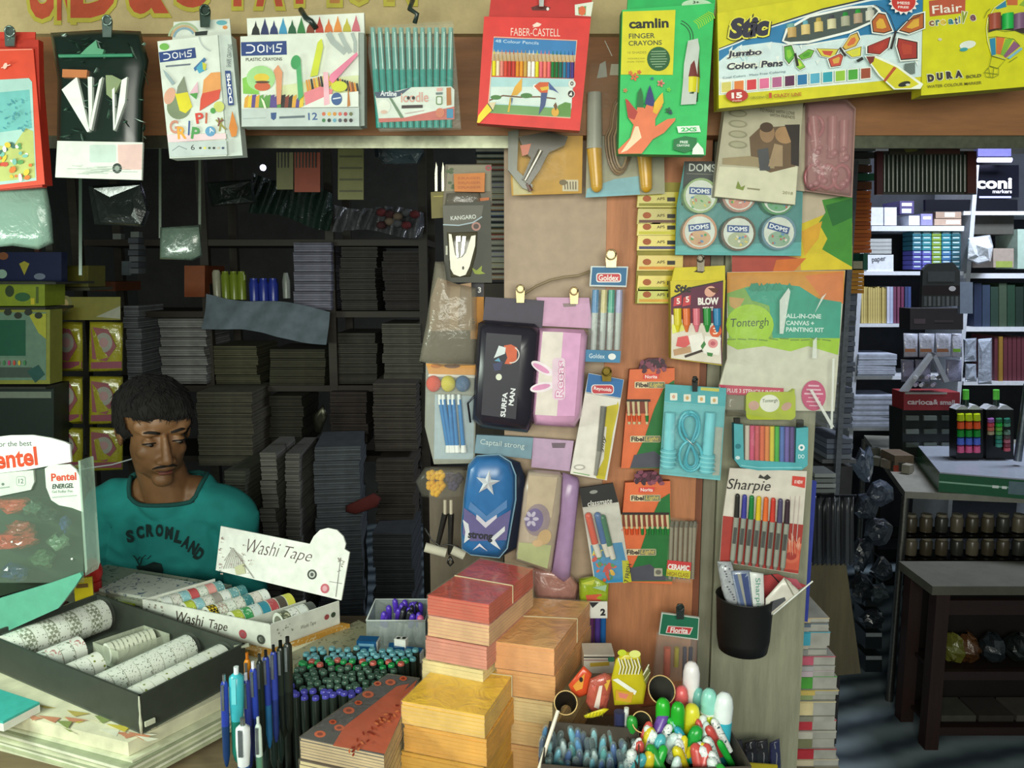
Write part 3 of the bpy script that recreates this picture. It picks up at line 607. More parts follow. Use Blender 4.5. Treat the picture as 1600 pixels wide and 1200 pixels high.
# 9 Flair
it = It('marker_box', 'yellow water colour marker box with a balloon-shaped window, cut by the right edge', 'box', 1530, 80, YT-.022)
b = it.b().crop(1430, 0, 7.5)
b.sl([(100, -200), (1600, -300), (1600, 990), (70, 1120)], -.01, .018, 'd0cf14', 'a09a0c'); b.build('carton', it.root)
b = it.b().crop(1430, 0, 7.5); b.off = .0182
b.pg([(160, 10), (590, -40), (585, 150), (170, 195)], 'b8563a'); b.tx('Flair', 196, 68, 350, 96, 'efe9da', -5, .01)
for t, x, y, w, h, c, a in (('c', 160, 245, 60, 62, '8a5a3a', -5), ('r', 238, 235, 46, 66, '3a6a6a', -5), ('e', 292, 232, 62, 62, 'd8b83a', -5), ('a', 385, 225, 62, 62, '2a7a8a', -5), ('t', 460, 205, 34, 80, '3a3a5a', -5), ('i', 510, 190, 14, 80, '4a7a8a', -4), ('v', 545, 130, 70, 140, '8a9a2a', 8), ('e', 640, 175, 66, 74, '7a4a5a', -6)): b.tx(t, x-5, y-5, w+12, h+12, 'e8e8d0', a, .12); b.tx(t, x, y, w, h, c, a, .04)
b.el(615, 525, 98, 46, 'e2e8dc', -12); b.el(570, 580, 48, 22, '3f9aa0', -8); b.el(290, 462, 24, 16, 'cfcab0')
for t, x, y, w, h, a in (('D', 140, 875, 78, 88, -6), ('U', 248, 855, 72, 88, -4), ('R', 358, 840, 80, 88, -6), ('A', 462, 830, 88, 86, -5)): b.tx(t, x-8, y-8, w+18, h+16, 'e0e4b8', a, .13); b.tx(t, x, y, w, h, '3a3038', a, .09)
b.tx('BOLD', 598, 882, 178, 38, '6a6a2a', -6, .03); b.tx('WATER COLOUR MARKER', 140, 1000, 640, 34, '6a6426', -4.5, .01)
b.pg([(850, 250), (880, 160), (960, 80), (1100, 10), (1300, -60), (1400, 0), (1400, 500), (1260, 560), (1060, 700), (900, 650), (850, 480)], 'cfd02a')
b.ln([(1060, 700), (900, 650), (850, 480), (835, 330), (850, 220), (930, 90), (1060, 0)], 10, 'e2e4a0')
b.pg([(860, 190), (1280, 165), (1290, 400), (1150, 360), (980, 350), (855, 380)], '3a3030')
for pts, c in (([(940, 95), (1060, 5), (1070, 80), (960, 110)], '2f86a8'), ([(1075, 60), (1080, -20), (1200, -40), (1200, 60)], 'c96a3a'), ([(1215, 60), (1300, -20), (1300, 80)], '8aae3a'), ([(870, 455), (940, 440), (945, 640), (895, 650)], '2b86a8'), ([(950, 425), (1050, 440), (1000, 640), (950, 630)], 'd2703a'), ([(1060, 460), (1150, 450), (1040, 655), (1000, 640)], '7cb03a'), ([(1160, 480), (1230, 540), (1060, 680), (1035, 655)], '8a5a7c'), ([(1240, 555), (1260, 575), (1110, 690), (1075, 680)], '7fb8cc')): b.pg(pts, c)
for pts in ([(860, 380), (950, 350), (1060, 370), (1170, 360), (1290, 410)], [(860, 440), (945, 430), (1050, 440), (1160, 460), (1230, 540)], [(890, 650), (1060, 700), (970, 800), (870, 770), (900, 655)], [(870, 775), (980, 805), (975, 880), (915, 910), (830, 900), (812, 850), (860, 790)], [(860, 790), (880, 900)], [(920, 800), (910, 905)], [(820, 850), (970, 870)], [(810, 210), (840, 140), (880, 100)], [(1100, 730), (1200, 665)]): b.ln(pts, 6, '5a6a1a')
b.build('printed_front', it.root)
for x, c in ((925, '9a4a38'), (1075, '22b04a'), (1210, '7a5a78')):
    b = it.b().crop(1430, 0, 7.5); b.rod(x, 350, x, 165, .0195, .0082, .0082, c+'-g', 14); b.build('marker', it.root)
# ------------------------------------------------ packets hung on the pillar
YA = 1.335
CL = lambda it: it.b().crop(640, 230, 3.636)
CR = lambda it: it.b().crop(960, 230, 3.636)
DL = lambda it: it.b().crop(640, 540, 3.157)
DM = lambda it: it.b().crop(880, 540, 3.157)
DR = lambda it: it.b().crop(1100, 560, 3.53)
TC = lambda it: it.b().crop(720, 0, 4)
# glue gun
it = It('tool_blister', 'black trigger gun in a clear blister on a mustard card, below the red parrot box', 'tool pack', 850, 250, YA-.02, group=None)
b = CL(it); b.sl([(560, -120), (985, -110), (978, 262), (580, 275)], -.003, 0, 'c3932a'); b.off = .0003; b.pg([(585, 170), (640, 215), (700, 265), (590, 272)], 'c9bd8a'); b.rc(868, 185, 958, 250, 'cfc4a4')
for i in range(5): b.ln([(880+i*16, 195), (884+i*15, 240)], 6, '5a4a34')
b.el(872, 200, 22, 16, '6b5a3a'); b.build('backing_card', it.root)
b = CL(it); b.sl([(560, -90), (620, -100), (610, 130), (700, 215), (690, 250), (640, 230), (560, 130)], .002, .016, '5c6258-g'); b.sl([(620, -60), (790, -90), (900, -60), (880, -10), (790, 30), (740, 130), (680, 215), (640, 180), (690, 60), (650, 20)], .003, .026, '2e2a24-g')
b.build('gun_body', it.root)
b = CL(it); b.sl([(628, -10), (690, -20), (672, 40), (640, 50)], .018, .027, 'b8502a-g'); b.build('trigger', it.root)
b = CL(it); b.rod(655, 190, 745, 20, .022, .005, .006, '8e8a80-m', 10); b.rod(690, 250, 668, 205, .016, .004, .003, '5a1f22-g'); b.build('nozzle', it.root)
b = CL(it); b.pillow([(560, -100), (980, -95), (975, 258), (575, 272)], .001, .03, 'e4dcb8-c12', .9); b.build('blister', it.root)
# skipping rope with yellow handles
it = It('skipping_rope', 'skipping rope with yellow handles in a blister, left of the green crayon box', 'skipping rope', 975, 240, YA-.02)
b = TC(it); b.sl([(800, 380), (1260, 380), (1275, 1210), (780, 1235)], -.003, 0, '9c9a80'); b.sl([(960, 1120), (1110, 1100), (1120, 1215), (780, 1235), (790, 1180)], .0002, .0006, '7fb2bd'); b.build('backing_card', it.root)
for x0, x1 in ((835, 850), (1175, 1160)):
    b = TC(it); b.rod(x0, 580, x1-15, 930, .012, .011, .0125, 'a9aa9c-g', 14); b.rod(x1-15, 930, x1, 1160, .012, .012, .0095, 'cf9c22-g', 14); b.sp(b.P(x1, 1165, .012), .0095, 'cf9c22-g'); b.build('handle', it.root)
b = TC(it)
for k in range(4):
    pts = []
    for i in range(25):
        a = math.pi*2*i/24; rx = 70-k*11; cx = 985+k*6
        x = cx + rx*math.sin(a)*(1.15 if math.cos(a) < 0 else .75); y = 855 - (235-k*14)*math.cos(a)
        pts.append(b.P(x, y, .008+k*.0035+.001*math.sin(a*2)))
    b.tb(pts, .0021, ('8a6a4a-g', '9a7c58-g', '7d6046-g', 'a58a66-g')[k], 6)
b.build('cord', it.root)
b = TC(it); b.sl([(870, 400), (905, 380), (915, 480), (850, 490)], .002, .006, 'a8a89a'); b.sl([(940, 400), (990, 400), (990, 470), (930, 470)], .002, .006, 'b8b49a'); b.ln([(900, 255), (945, 350)], 5, 'c9c9b8'); b.build('tag', it.root)
b = TC(it); b.pillow([(800, 385), (1255, 385), (1268, 1195), (785, 1215)], .0008, .027, 'd8dcc8-c10', .93); b.build('blister', it.root)
# yellow strips behind
it = It('pencil_strip_pack', 'tall strip of stacked yellow pencil packets behind the round tins', 'pencil pack', 1025, 380, YA+.005)
b = CR(it); b.sl([(145, 200), (400, 200), (380, 890), (118, 890)], -.004, .001, '8e8420'); b.build('backing_card', it.root)
for i, y in enumerate((300, 395, 460, 545, 660, 775, 845)):
    b = CR(it); b.sl([(135, y-45), (390, y-45), (388, y+42), (128, y+42)], .0015, .010, ('b5a824', 'a89a28', 'c9b82a', 'cdb92c', 'c9b030', 'd0bb34', 'b9b838')[i]+'-g'); b.off = .0103
    b.el(185, y-8, 24, 18, 'a2521e'); b.tx('APSARA'[:3], 240, y-14, 46, 16, '5a4a1a', -3, .02); b.rc(300, y-15, 345, y+8, '24201c'); b.rc(140, y+18, 345, y+34, ('8a8428', '6a4a3a', 'c9c23a', '46406a', 'd98a2e', '9fa83a', 'd9a03a')[i])
    b.build('pencil_packet', it.root)
# painted board
it = It('canvas_board', 'canvas board painted in green, yellow and red behind the round tins', 'canvas', 1240, 370, YA+.0)
b = CR(it); b.sl([(680, 235), (1352, 235), (1350, 695), (668, 712)], -.004, .004, 'c2b49a'); b.off = .0042
b.pg([(668, 520), (800, 500), (1070, 430), (1352, 430), (1350, 694), (668, 710)], 'cf9a44'); b.pg([(668, 560), (900, 600), (1080, 640), (900, 706), (668, 710)], 'b04a3c'); b.pg([(1050, 440), (1200, 380), (1352, 560), (1350, 694), (1060, 700)], 'd8c22a')
b.pg([(1180, 300), (1352, 270), (1350, 680), (1280, 640), (1180, 580), (1210, 520), (1160, 430), (1200, 370)], '3f8a2e'); b.pg([(1200, 330), (1350, 290), (1350, 400), (1240, 450)], '1f6a2a'); b.pg([(1060, 480), (1180, 420), (1160, 520), (1080, 620)], 'dca62c'); b.pg([(920, 640), (1090, 630), (1020, 704), (900, 706)], 'd2702e')
it.one(b)
# six tins
it = It('craft_tape_pack', 'blister pack of six round white-topped tins with blue name bands', 'craft pack', 1155, 340, YA-.03)
b = CR(it); b.sl([(400, 80), (1075, 80), (1060, 618), (345, 612), (355, 330)], -.003, 0, '4e8f8c'); b.off = .0003; b.pg([(400, 80), (900, 80), (880, 300), (380, 330)], '2c2e2a'); b.pg([(350, 560), (1062, 540), (1060, 616), (346, 610)], '5fb0ae'); b.tx('DOMS', 425, 92, 150, 44, 'd9dcd0', 2, .01); b.ln([(410, 150), (560, 155)], 4, '7a7a6c')
b.build('backing_card', it.root)
for i, (x, y, c, a) in enumerate(((490, 275, '7f9c5a', 3), (710, 270, 'a07a6a', 20), (930, 285, '4f8a5a', -2), (485, 480, 'b9825a', -6), (705, 490, '5a4632', 2), (935, 485, '6a8a9a', 16))):
    b = CR(it); c1 = b.P(x, y, .020); c0 = Vector((c1.x, -.001, c1.z)); r = (b.P(x+98, y, .02)-c1).length
    b.cy(c0, c1, r, r, c+'-g', 28); b.off = .0203; b.el(x, y, 86, 88, 'd2d8cc')
    b.el(x, y+36, 62, 44, ('a9b88a', 'c98a7a', '6aa07a', 'c9a07a', 'a8b090', '8aa890')[i])
    for k in range(9): b.el(x+R_.uniform(-50, 50), y+R_.uniform(10, 65), R_.uniform(5, 11), R_.uniform(4, 8), R_.choice(['c96a6a', '4f9a5a', 'd8c25a', '5a8ab0', 'e0d8c8', 'b05a4a']), R_.uniform(0, 180))
    q = math.radians(a); w, h = 62, 20
    def tr(u, v): return (x-2+u*math.cos(q)-v*math.sin(q), y-26+u*math.sin(q)+v*math.cos(q))
    b.pg([tr(-w, -h), tr(w, -h), tr(w, h), tr(-w, h)], '2b4a86'); p = tr(-w*.85, -h*.62); b.tx('DOMS', p[0], p[1], w*1.7, h*1.25, 'e2e8ec', a, .03); b.build('round_tin', it.root)
b = CR(it); b.pillow([(400, 90), (1065, 90), (1055, 605), (352, 600), (362, 330)], .0005, .026, 'd0e0dc-c12', .96); b.build('blister', it.root)
# photo box
it = It('photo_box', 'faded cream box with a printed photograph of two people, under the butterfly box', 'box', 1185, 240, YA-.055, yaw=0, tilt=0)
b = it.b().crop(1080, 0, 3.077); b.sl([(165, 500), (540, 480), (500, 985), (110, 945), (120, 840)], -.006, .012, 'b5b096', '96907a'); b.off = .0123
b.pg([(135, 800), (400, 815), (512, 800), (498, 983), (113, 943)], 'd2d0b4'); b.pg([(280, 660), (345, 600), (400, 610), (520, 600), (500, 800), (380, 830), (290, 790)], '6a543c'); b.el(365, 640, 36, 46, '9a7a58'); b.el(362, 612, 32, 24, '4a3624'); b.el(448, 650, 46, 40, 'a8845c', 20); b.pg([(450, 600), (522, 598), (518, 800), (480, 790), (480, 680)], '2e2420')
b.pg([(150, 760), (280, 750), (400, 770), (400, 810), (290, 800), (150, 790)], '9a8a68'); b.pg([(318, 720), (370, 710), (380, 820), (330, 820)], '4a4c4e'); b.pg([(400, 690), (440, 700), (440, 800), (370, 800)], 'a08868')
for i in range(4): b.el(225, 545+i*50, 45, 18, '8f8c70', 5); b.el(225, 545+i*50, 36, 12, 'a8a488', 5)
b.tx('TO MAKE WITH LOVE', 330, 520, 170, 16, '6a6650', 6); b.tx('WITH FRIENDS', 380, 545, 120, 14, '6a6650', 6); b.pg([(215, 905), (225, 870), (240, 900), (260, 890), (250, 915)], '7a8a3a'); b.ln([(270, 905), (330, 912)], 7, '8a8568'); b.tx('2018', 440, 918, 50, 14, '8a8568', 6)
it.one(b)
# pink scissors set
it = It('toy_blister', 'dusty pink blister pack of small pink tools below the butterfly box', 'toy pack', 1295, 230, YA-.04)
b = it.b().crop(1080, 0, 3.077); b.sl([(550, 480), (750, 478), (792, 520), (775, 950), (545, 918)], -.003, .001, '9c7a72'); b.sl([(520, 560), (548, 500), (545, 920), (500, 915)], -.004, 0, 'b0a890'); b.build('backing_card', it.root)
b = it.b().crop(1080, 0, 3.077)
for x0, y0, x1, y1 in ((585, 560, 600, 720), (680, 560, 675, 760), (735, 580, 730, 780)): b.rod(x0, y0, x1, y1, .009, .007, .006, 'b58482-g', 10)
b.build('toy_handle', it.root)
for x, y, r in ((590, 850, 40), (655, 850, 38), (722, 850, 38), (600, 610, 32)):
    b = it.b().crop(1080, 0, 3.077); c = b.P(x, y, .009); k = .00102
    b.tb([(c.x+r*.8*k/2.4*math.cos(a), c.y, c.z+r*1.1*k/2.4*math.sin(a)) for a in [i*math.pi/8 for i in range(17)]], .003, 'b0686e-g', 7); b.build('finger_loop', it.root)
b = it.b().crop(1080, 0, 3.077); b.pillow([(555, 490), (745, 488), (785, 525), (768, 940), (550, 910)], .001, .024, 'c8989a-c42', .88)
for i in range(14): x = R_.uniform(570, 750); y = R_.uniform(700, 900); b.sp(b.P(x, y, .022), R_.uniform(.003, .006), 'c49094-c50')
b.build('blister', it.root)
# stapler card and others left of the pillar
it = It('eraser_pack', 'orange block eraser pack hanging above the white scissors card', 'eraser pack', 733, 280, YA+.02)
b = CL(it); b.sl([(203, 98), (465, 98), (468, 330), (190, 330)], -.003, 0, '6a6250'); b.off = .0003; b.pg([(220, 105), (460, 103), (460, 250), (205, 250)], '86806a'); b.el(448, 118, 18, 16, 'a83a48'); b.el(448, 118, 11, 9, '6a6250')
for i in range(8): b.el(R_.uniform(215, 250), R_.uniform(120, 260), 12, 8, '4a5a34')
b.build('backing_card', it.root)
b = CL(it); b.sl([(250, 152), (428, 145), (425, 255), (255, 252)], .001, .014, 'c4752c', '96521c'); b.off = .0143
for y in (170, 196, 222): b.tx('ERASER', 275, y, 130, 14, 'b0602a', -1, .02)
b.build('eraser', it.root)
b = CL(it); b.sl([(385, 290), (452, 285), (450, 322), (390, 326)], .001, .008, 'b5622a'); b.pillow([(210, 262), (400, 258), (410, 330), (200, 330)], .001, .012, '6f6a60-c60', .85); b.build('lower_pouch', it.root)
it = It('craft_knife_pack', 'small olive card with two slim pale blades, left of the orange eraser pack', 'craft knife', 675, 290, YA+.03)
b = CL(it); b.sl([(120, 255), (205, 252), (200, 400), (125, 405)], -.002, .002, '6a6020'); b.off = .0023; b.ln([(135, 280), (190, 278)], 6, '9a8f3a'); b.build('card', it.root)
for x in (150, 188): b = CL(it); b.sl([(x-7, 150), (x, 85), (x+8, 110), (x+8, 250), (x-6, 250)], -.002, .001, '8a8a7c-m'); b.build('blade', it.root)
it = It('scissors_card', 'dark card with a white folding cutlery tool below the orange eraser pack', 'tool pack', 725, 380, YA+.005)
b = CL(it); b.sl([(188, 330), (460, 300), (468, 770), (200, 768)], -.003, 0, '38382c'); b.off = .0003; b.pg([(188, 332), (420, 330), (408, 400), (330, 440), (195, 442)], '5c5a50'); b.ln([(190, 440), (280, 444), (360, 428), (412, 395)], 7, '9fb0b8'); b.tx('KANGARO', 232, 392, 145, 24, 'c8ccc4', -4, .02)
b.el(378, 450, 26, 25, 'a87a70'); b.el(378, 450, 16, 15, '4a3a34'); b.pg([(350, 680), (380, 700), (412, 672), (408, 705), (430, 718), (395, 722), (370, 720)], '8a9a2a'); b.rc(205, 560, 216, 612, 'b8b8a8'); b.build('backing_card', it.root)
b = CL(it); b.pillow([(212, 485), (385, 480), (378, 600), (345, 735), (235, 740), (222, 620)], .0003, .006, '55503e-g', .94); b.build('tray', it.root)
b = CL(it); b.sl([(222, 492), (238, 495), (258, 610), (272, 632), (300, 625), (320, 600), (350, 505), (375, 500), (372, 560), (340, 680), (318, 725), (285, 735), (250, 722), (232, 690)], .006, .013, 'c9c6b0-g'); b.off = .0133; b.el(304, 686, 6, 10, '3a362c'); b.build('body', it.root)
b = CL(it); b.sl([(264, 506), (290, 505), (288, 535), (272, 538), (278, 625), (266, 628)], .006, .013, 'dcdccc-m'); b.sl([(300, 506), (320, 506), (308, 600), (290, 625)], .006, .012, 'b9b8a8-m'); b.build('blade', it.root)
it = It('plastic_bag', 'limp smoky bag with a brown card inside, left of the black pencil case', 'bag', 705, 500, YA+.005)
b = CL(it); b.sl([(160, 740), (275, 780), (350, 770), (355, 1040), (110, 1045), (120, 860)], -.004, .006, '9a7856'); b.sl([(230, 790), (290, 790), (275, 1030), (225, 1030)], .006, .012, 'b08a5e'); b.build('brown_card', it.root)
b = CL(it); b.pillow([(145, 650), (195, 650), (210, 760), (290, 780), (380, 800), (385, 1100), (370, 1240), (180, 1245), (55, 1215), (95, 1000)], .0, .022, 'a39c8a-c48', .8); b.build('bag_film', it.root)
it = It('notebook', 'thin black and orange booklet hanging left of the black pencil case', 'booklet', 745, 490, YA+.03)
b = CL(it); b.sl([(350, 770), (422, 770), (420, 1090), (345, 1090)], -.004, .002, 'd08a1e'); b.off = .0023; b.pg([(350, 770), (422, 770), (421, 850), (349, 850)], '23222c'); b.tx('3', 388, 795, 18, 32, 'e4e4e0', 0, .03); b.tx('AB', 366, 965, 40, 26, '5a3a14', 85, .03); it.one(b)
# paint brushes pack
it = It('sponge_brush_pack', 'clear packet of blue sponge sticks with white tips left of the star pencil case', 'brush pack', 700, 650, YA+.0)
b = DL(it); b.sl([(80, 85), (330, 92), (322, 580), (120, 585), (75, 400)], -.003, 0, '8a8c7e'); b.off = .0003; b.pg([(80, 88), (330, 95), (325, 145), (95, 140)], 'c98a34'); b.pg([(95, 140), (325, 148), (322, 160), (90, 152)], 'd8d4c8'); b.el(130, 100, 26, 12, 'b06a24'); b.el(210, 100, 40, 12, '6a4a3a'); b.pg([(125, 240), (320, 250), (315, 560), (120, 560)], '9fb0b4'); b.build('backing_card', it.root)
for i, (x, c) in enumerate(((118, 'd4543e'), (190, 'c9bc2e'), (262, '4a6484'))):
    b = DL(it); b.sp(b.P(x, 188, .01), (.0125, .009, .014), c+'-f', 14, 8); b.build('sponge', it.root)
for i, (x0, x1) in enumerate(((150, 190), (168, 205), (195, 215), (215, 235), (245, 265))):
    b = DL(it); b.rod(x0, 265, x1, 505, .009, .0034, .0038, '2f78b4-g', 8); b.rod(x0-2, 240, x0, 290, .009, .003, .0036, 'dfe4e0-g', 8); b.rod(x1, 490, x1+2, 525, .009, .0045, .0058, 'e4e6e0-g', 8); b.build('sponge_stick', it.root)
b = DL(it); b.pillow([(80, 100), (325, 105), (320, 575), (120, 580), (78, 400)], .0005, .02, 'd4e0e0-c16', .93); b.build('clear_sleeve', it.root)
it = It('sponge_pack', 'crumpled clear packet of yellow and dark flower sponges below the blue sponge sticks', 'craft pack', 690, 755, YA+.02)
for x, y, c in ((108, 640, 'd8a424'), (150, 640, 'e0ac28'), (108, 690, 'd9a01e'), (152, 690, 'cf9a20'), (128, 720, 'd8a424'), (200, 650, '4a4252'), (238, 655, '3a3446'), (215, 690, '45405a')):
    b = DL(it); c0 = b.P(x, y, .006); 
    for k in range(5): b.sp(c0+Vector((.005*math.cos(k*1.26), 0, .005*math.sin(k*1.26))), .0056, c+'-f', 8, 6)
    b.build('flower_sponge', it.root)
b = DL(it); b.pillow([(30, 670), (75, 600), (110, 595), (270, 600), (280, 640), (260, 750), (150, 760), (60, 745)], .0, .02, 'b8b4a4-c24', .85); b.build('clear_sleeve', it.root)
it = It('paint_roller_set', 'two small white paint rollers with black handles, lowest on the left of the pillar', 'paint roller', 695, 830, YA+.03)
for x0, y0, x1, y1, rx, ry, wd in ((175, 850, 135, 1000, 128, 1010, 52), (205, 850, 200, 1030, 240, 1022, 30)):
    b = DL(it); b.rod(x0, y0-90, x0, y0, .008, .003, .003, 'b9b09a-g', 8); b.rod(x0, y0-20, x1, y1, .008, .0055, .004, '1c1a18-g', 10); b.build('handle', it.root)
    b = DL(it); b.rod(rx-wd, ry-16, rx+wd, ry+12, .012, .0085, .0085, 'bcb8a6-f', 12); b.build('roller_sleeve', it.root)
b = DL(it); b.tb([b.P(90, 935, .008), b.P(75, 900, .008), b.P(110, 960, .01), b.P(150, 990, .012), b.P(190, 980, .014), b.P(235, 990, .012), b.P(270, 1010, .01), b.P(262, 1040, .01)], .0015, '24221e-g', 6); b.tb([b.P(200, 1040, .012), b.P(215, 1070, .012), b.P(200, 1085, .012), b.P(188, 1070, .012), b.P(200, 1040, .012)], .0022, '1c1a18-g', 6); b.build('roller_frame', it.root)
# four pencil cases
def case_outline(x0, y0, x1, y1, lean, r=40, n=5):
    """rounded tall outline, lower end shifted by lean"""
    pts = []
    for cx, cy, a0 in ((x1-r, y0+r, -90), (x1-r, y1-r, 0), (x0+r, y1-r, 90), (x0+r, y0+r, 180)):
        for k in range(n+1):
            a = math.radians(a0+k*90/n); x, y = cx+r*math.cos(a), cy+r*math.sin(a); pts.append((x+lean*(y-y0)/(y1-y0), y))
    return pts
it = It('pencil_case', 'black hanging pencil case lettered SURFA MAN with a small white and orange print', 'pencil case', 790, 560, YA-.01)
b = CL(it); b.sl([(430, 850), (765, 872), (750, 1060), (410, 1040)], -.006, .0, '3a3444'); b.build('hang_card', it.root)
b = it.b(); b.pillow([(747, 505), (757, 500), (835, 506), (845, 515), (834, 660), (824, 676), (752, 668), (738, 655)], .0, .034, '24222c-g', .86); b.build('shell', it.root)
b = it.b(); b.off = .0365; q = .92
b.pg([(760, 520), (815, 524), (806, 655), (752, 648)], '25232f')
b.crop(640, 540, 3.157); b.pg([(465, 0), (500, -6), (530, 10), (528, 70), (500, 92), (468, 90), (482, 60)], 'c85a34'); b.arc(500, 45, 40, -60, 100, 5, 'd8d4cc'); b.el(440, 155, 15, 16, 'd8dcc8'); b.pg([(410, 90), (460, 78), (450, 120), (418, 125)], '34385c')
b.pg([(415, 62), (470, 40), (475, 10), (440, 0), (425, 40)], 'd4dcdc'); b.pg([(418, 75), (440, 60), (450, 80)], '5a9ab8')
b.tx('SURFA', 447, 350, 122, 25, 'dfe2e4', -84, .03); b.tx('MAN', 487, 293, 84, 25, 'dfe2e4', -82, .03); b.build('printed_front', it.root)
b = it.b(); b.tb([b.P(735, 660, .01), b.P(731, 630, .014), b.P(742, 618, .02)], .0018, '4a4a52-m', 6); b.build('zip', it.root)
it = It('pencil_case', 'pink hanging pencil case with long rabbit ears and sideways lettering', 'pencil case', 880, 580, YA-.008)
b = CL(it); b.sl([(720, 852), (1020, 856), (1040, 1030), (745, 1015)], -.005, .0, 'c79ab8'); b.off = .0003; b.pg([(870, 888), (945, 885), (945, 905), (875, 908)], '8a7878'); b.build('hang_card', it.root)
b = it.b(); b.pillow([(842, 512), (912, 515), (918, 524), (908, 650), (898, 668), (836, 664), (830, 650)], .0, .034, 'd4a0c2-g', .86); b.build('shell', it.root)
b = it.b(); b.off = .0365; b.pg([(848, 518), (880, 519), (870, 650), (836, 648)], 'dcd2c8'); b.pg([(880, 519), (908, 521), (898, 650), (870, 650)], 'd49cc4')
b.crop(640, 540, 3.157)
for x, y, a in ((655, 112, 30), (655, 205, -12)): b.el(x, y, 62, 24, 'e8dce2', a); b.el(x-6, y, 46, 13, 'd890b8', a)
b.rr(704, 60, 768, 268, 20, 'e0c4d4'); b.tx('Reeas', 716, 258, 185, 44, 'd078a8', -88, .06); b.tx('Reeas', 720, 254, 177, 36, 'e8d4e0', -88, .015); b.build('printed_front', it.root)
it = It('pencil_case', 'blue pencil case with a raised white star and silver chevrons', 'pencil case', 770, 780, YA-.01)
b = DL(it); b.sl([(330, 440), (610, 455), (600, 560), (320, 530)], -.012, -.004, '6f8e9c'); b.tx('Captail strong', 350, 460, 220, 34, 'b8c8c8', 6, .01); b.build('hang_card', it.root)
OUT = [(330, 545), (440, 540), (495, 575), (520, 640), (520, 760), (478, 1000), (440, 1045), (300, 1030), (258, 1000), (255, 900), (270, 720), (290, 590)]
b = DL(it); b.pillow([(x+(50 if x > 450 else 10), y) for x, y in OUT], -.004, .014, '1a2234-g', .97); b.build('back_shell', it.root)
b = DL(it); b.pillow(OUT, .012, .036, '2e68a0-g', .86); b.build('front_shell', it.root)
b = DL(it); b.off = .0378
b.pg([(268, 800), (380, 880), (500, 810), (478, 960), (300, 965), (262, 930)], '5a5484'); b.pg([(330, 830), (375, 872), (430, 828), (430, 850), (375, 900), (328, 855)], 'c4c0cc'); b.pg([(300, 770), (380, 840), (480, 760), (480, 800), (380, 868), (290, 805)], '4a76a8')
b.pg([(262, 858), (290, 880), (300, 950), (268, 975), (275, 920)], 'c8ccd0'); b.pg([(470, 890), (400, 950), (400, 975), (450, 1008), (420, 960), (470, 915)], 'c8ccd0'); b.pg([(310, 1010), (345, 975), (385, 1015), (345, 990)], 'c4c0cc'); b.tx('strong', 290, 915, 122, 46, '181c28', 5, .04)
b.build('printed_front', it.root)
b = DL(it); pts = []
for k in range(10):
    a = math.radians(-90+36*k+8); r = 66 if k % 2 == 0 else 25; pts.append((385+r*math.cos(a)*.95, 678+r*math.sin(a)))
fr = [b.P(x, y, .0385) for x, y in pts]; c0 = b.P(385, 678, .046); b.add(fr+[c0], [(i, (i+1) % 10, 10) for i in range(10)], 'd8dce0-g'); b.build('star', it.root)
b = DL(it); b.tb([b.P(x+3, y, .016) for x, y in OUT+OUT[:1]], .0016, '8ab0c4-g', 6); b.build('zip', it.root)
it = It('pencil_case', 'pale lavender pencil case with a faint floral print, lowest of the hanging cases', 'pencil case', 860, 800, YA-.004)
b = DL(it); b.sl([(610, 455), (810, 470), (790, 620), (600, 600)], -.005, .0, 'b598b4'); b.off = .0003; b.pg([(700, 480), (770, 480), (765, 505), (705, 505)], '6a5a66'); b.build('hang_card', it.root)
b = DL(it); b.pillow([(585, 610), (740, 622), (755, 640), (745, 820), (700, 1110), (690, 1120), (525, 1060), (520, 1040), (560, 700)], .0, .032, 'b0a08e-g', .9); b.pillow([(755, 625), (830, 650), (840, 680), (790, 1150), (760, 1165), (700, 1125), (740, 820)], -.004, .022, 'a486ac-g', .8); b.build('shell', it.root)
b = DL(it); b.off = .035; b.pg([(590, 640), (730, 650), (700, 850), (570, 840)], 'b4a288'); b.pg([(540, 970), (700, 985), (680, 1100), (530, 1050)], 'a4a878'); b.el(630, 860, 62, 80, '8c7c80', 10); b.el(615, 860, 44, 58, '6c6088', 10)
for k in range(6): b.el(600+22*math.cos(k*1.05), 855+26*math.sin(k*1.05), 15, 9, 'b4acc0', k*60)
b.el(665, 945, 32, 40, 'b89a70', 30); b.el(632, 975, 26, 18, 'c0a078'); b.build('printed_front', it.root)
it = It('wall_hook_rail', 'long beige wire strung from the dark case clip to the white-blue pen packet', 'wire', 870, 445, YA)
b = CL(it); b.tb([b.P(x, y, .008) for x, y in ((650, 835), (720, 790), (800, 755), (880, 738), (960, 730), (1025, 705))], .0022, '8f7d60', 7); it.one(b)
clip(813, 473, YA-.012, 'clip holding the black pencil case', 28, 14, '8a7c5c-m'); clip(897, 475, YA-.01, 'clip holding the pink pencil case', 26, 14, '9a8460-m')
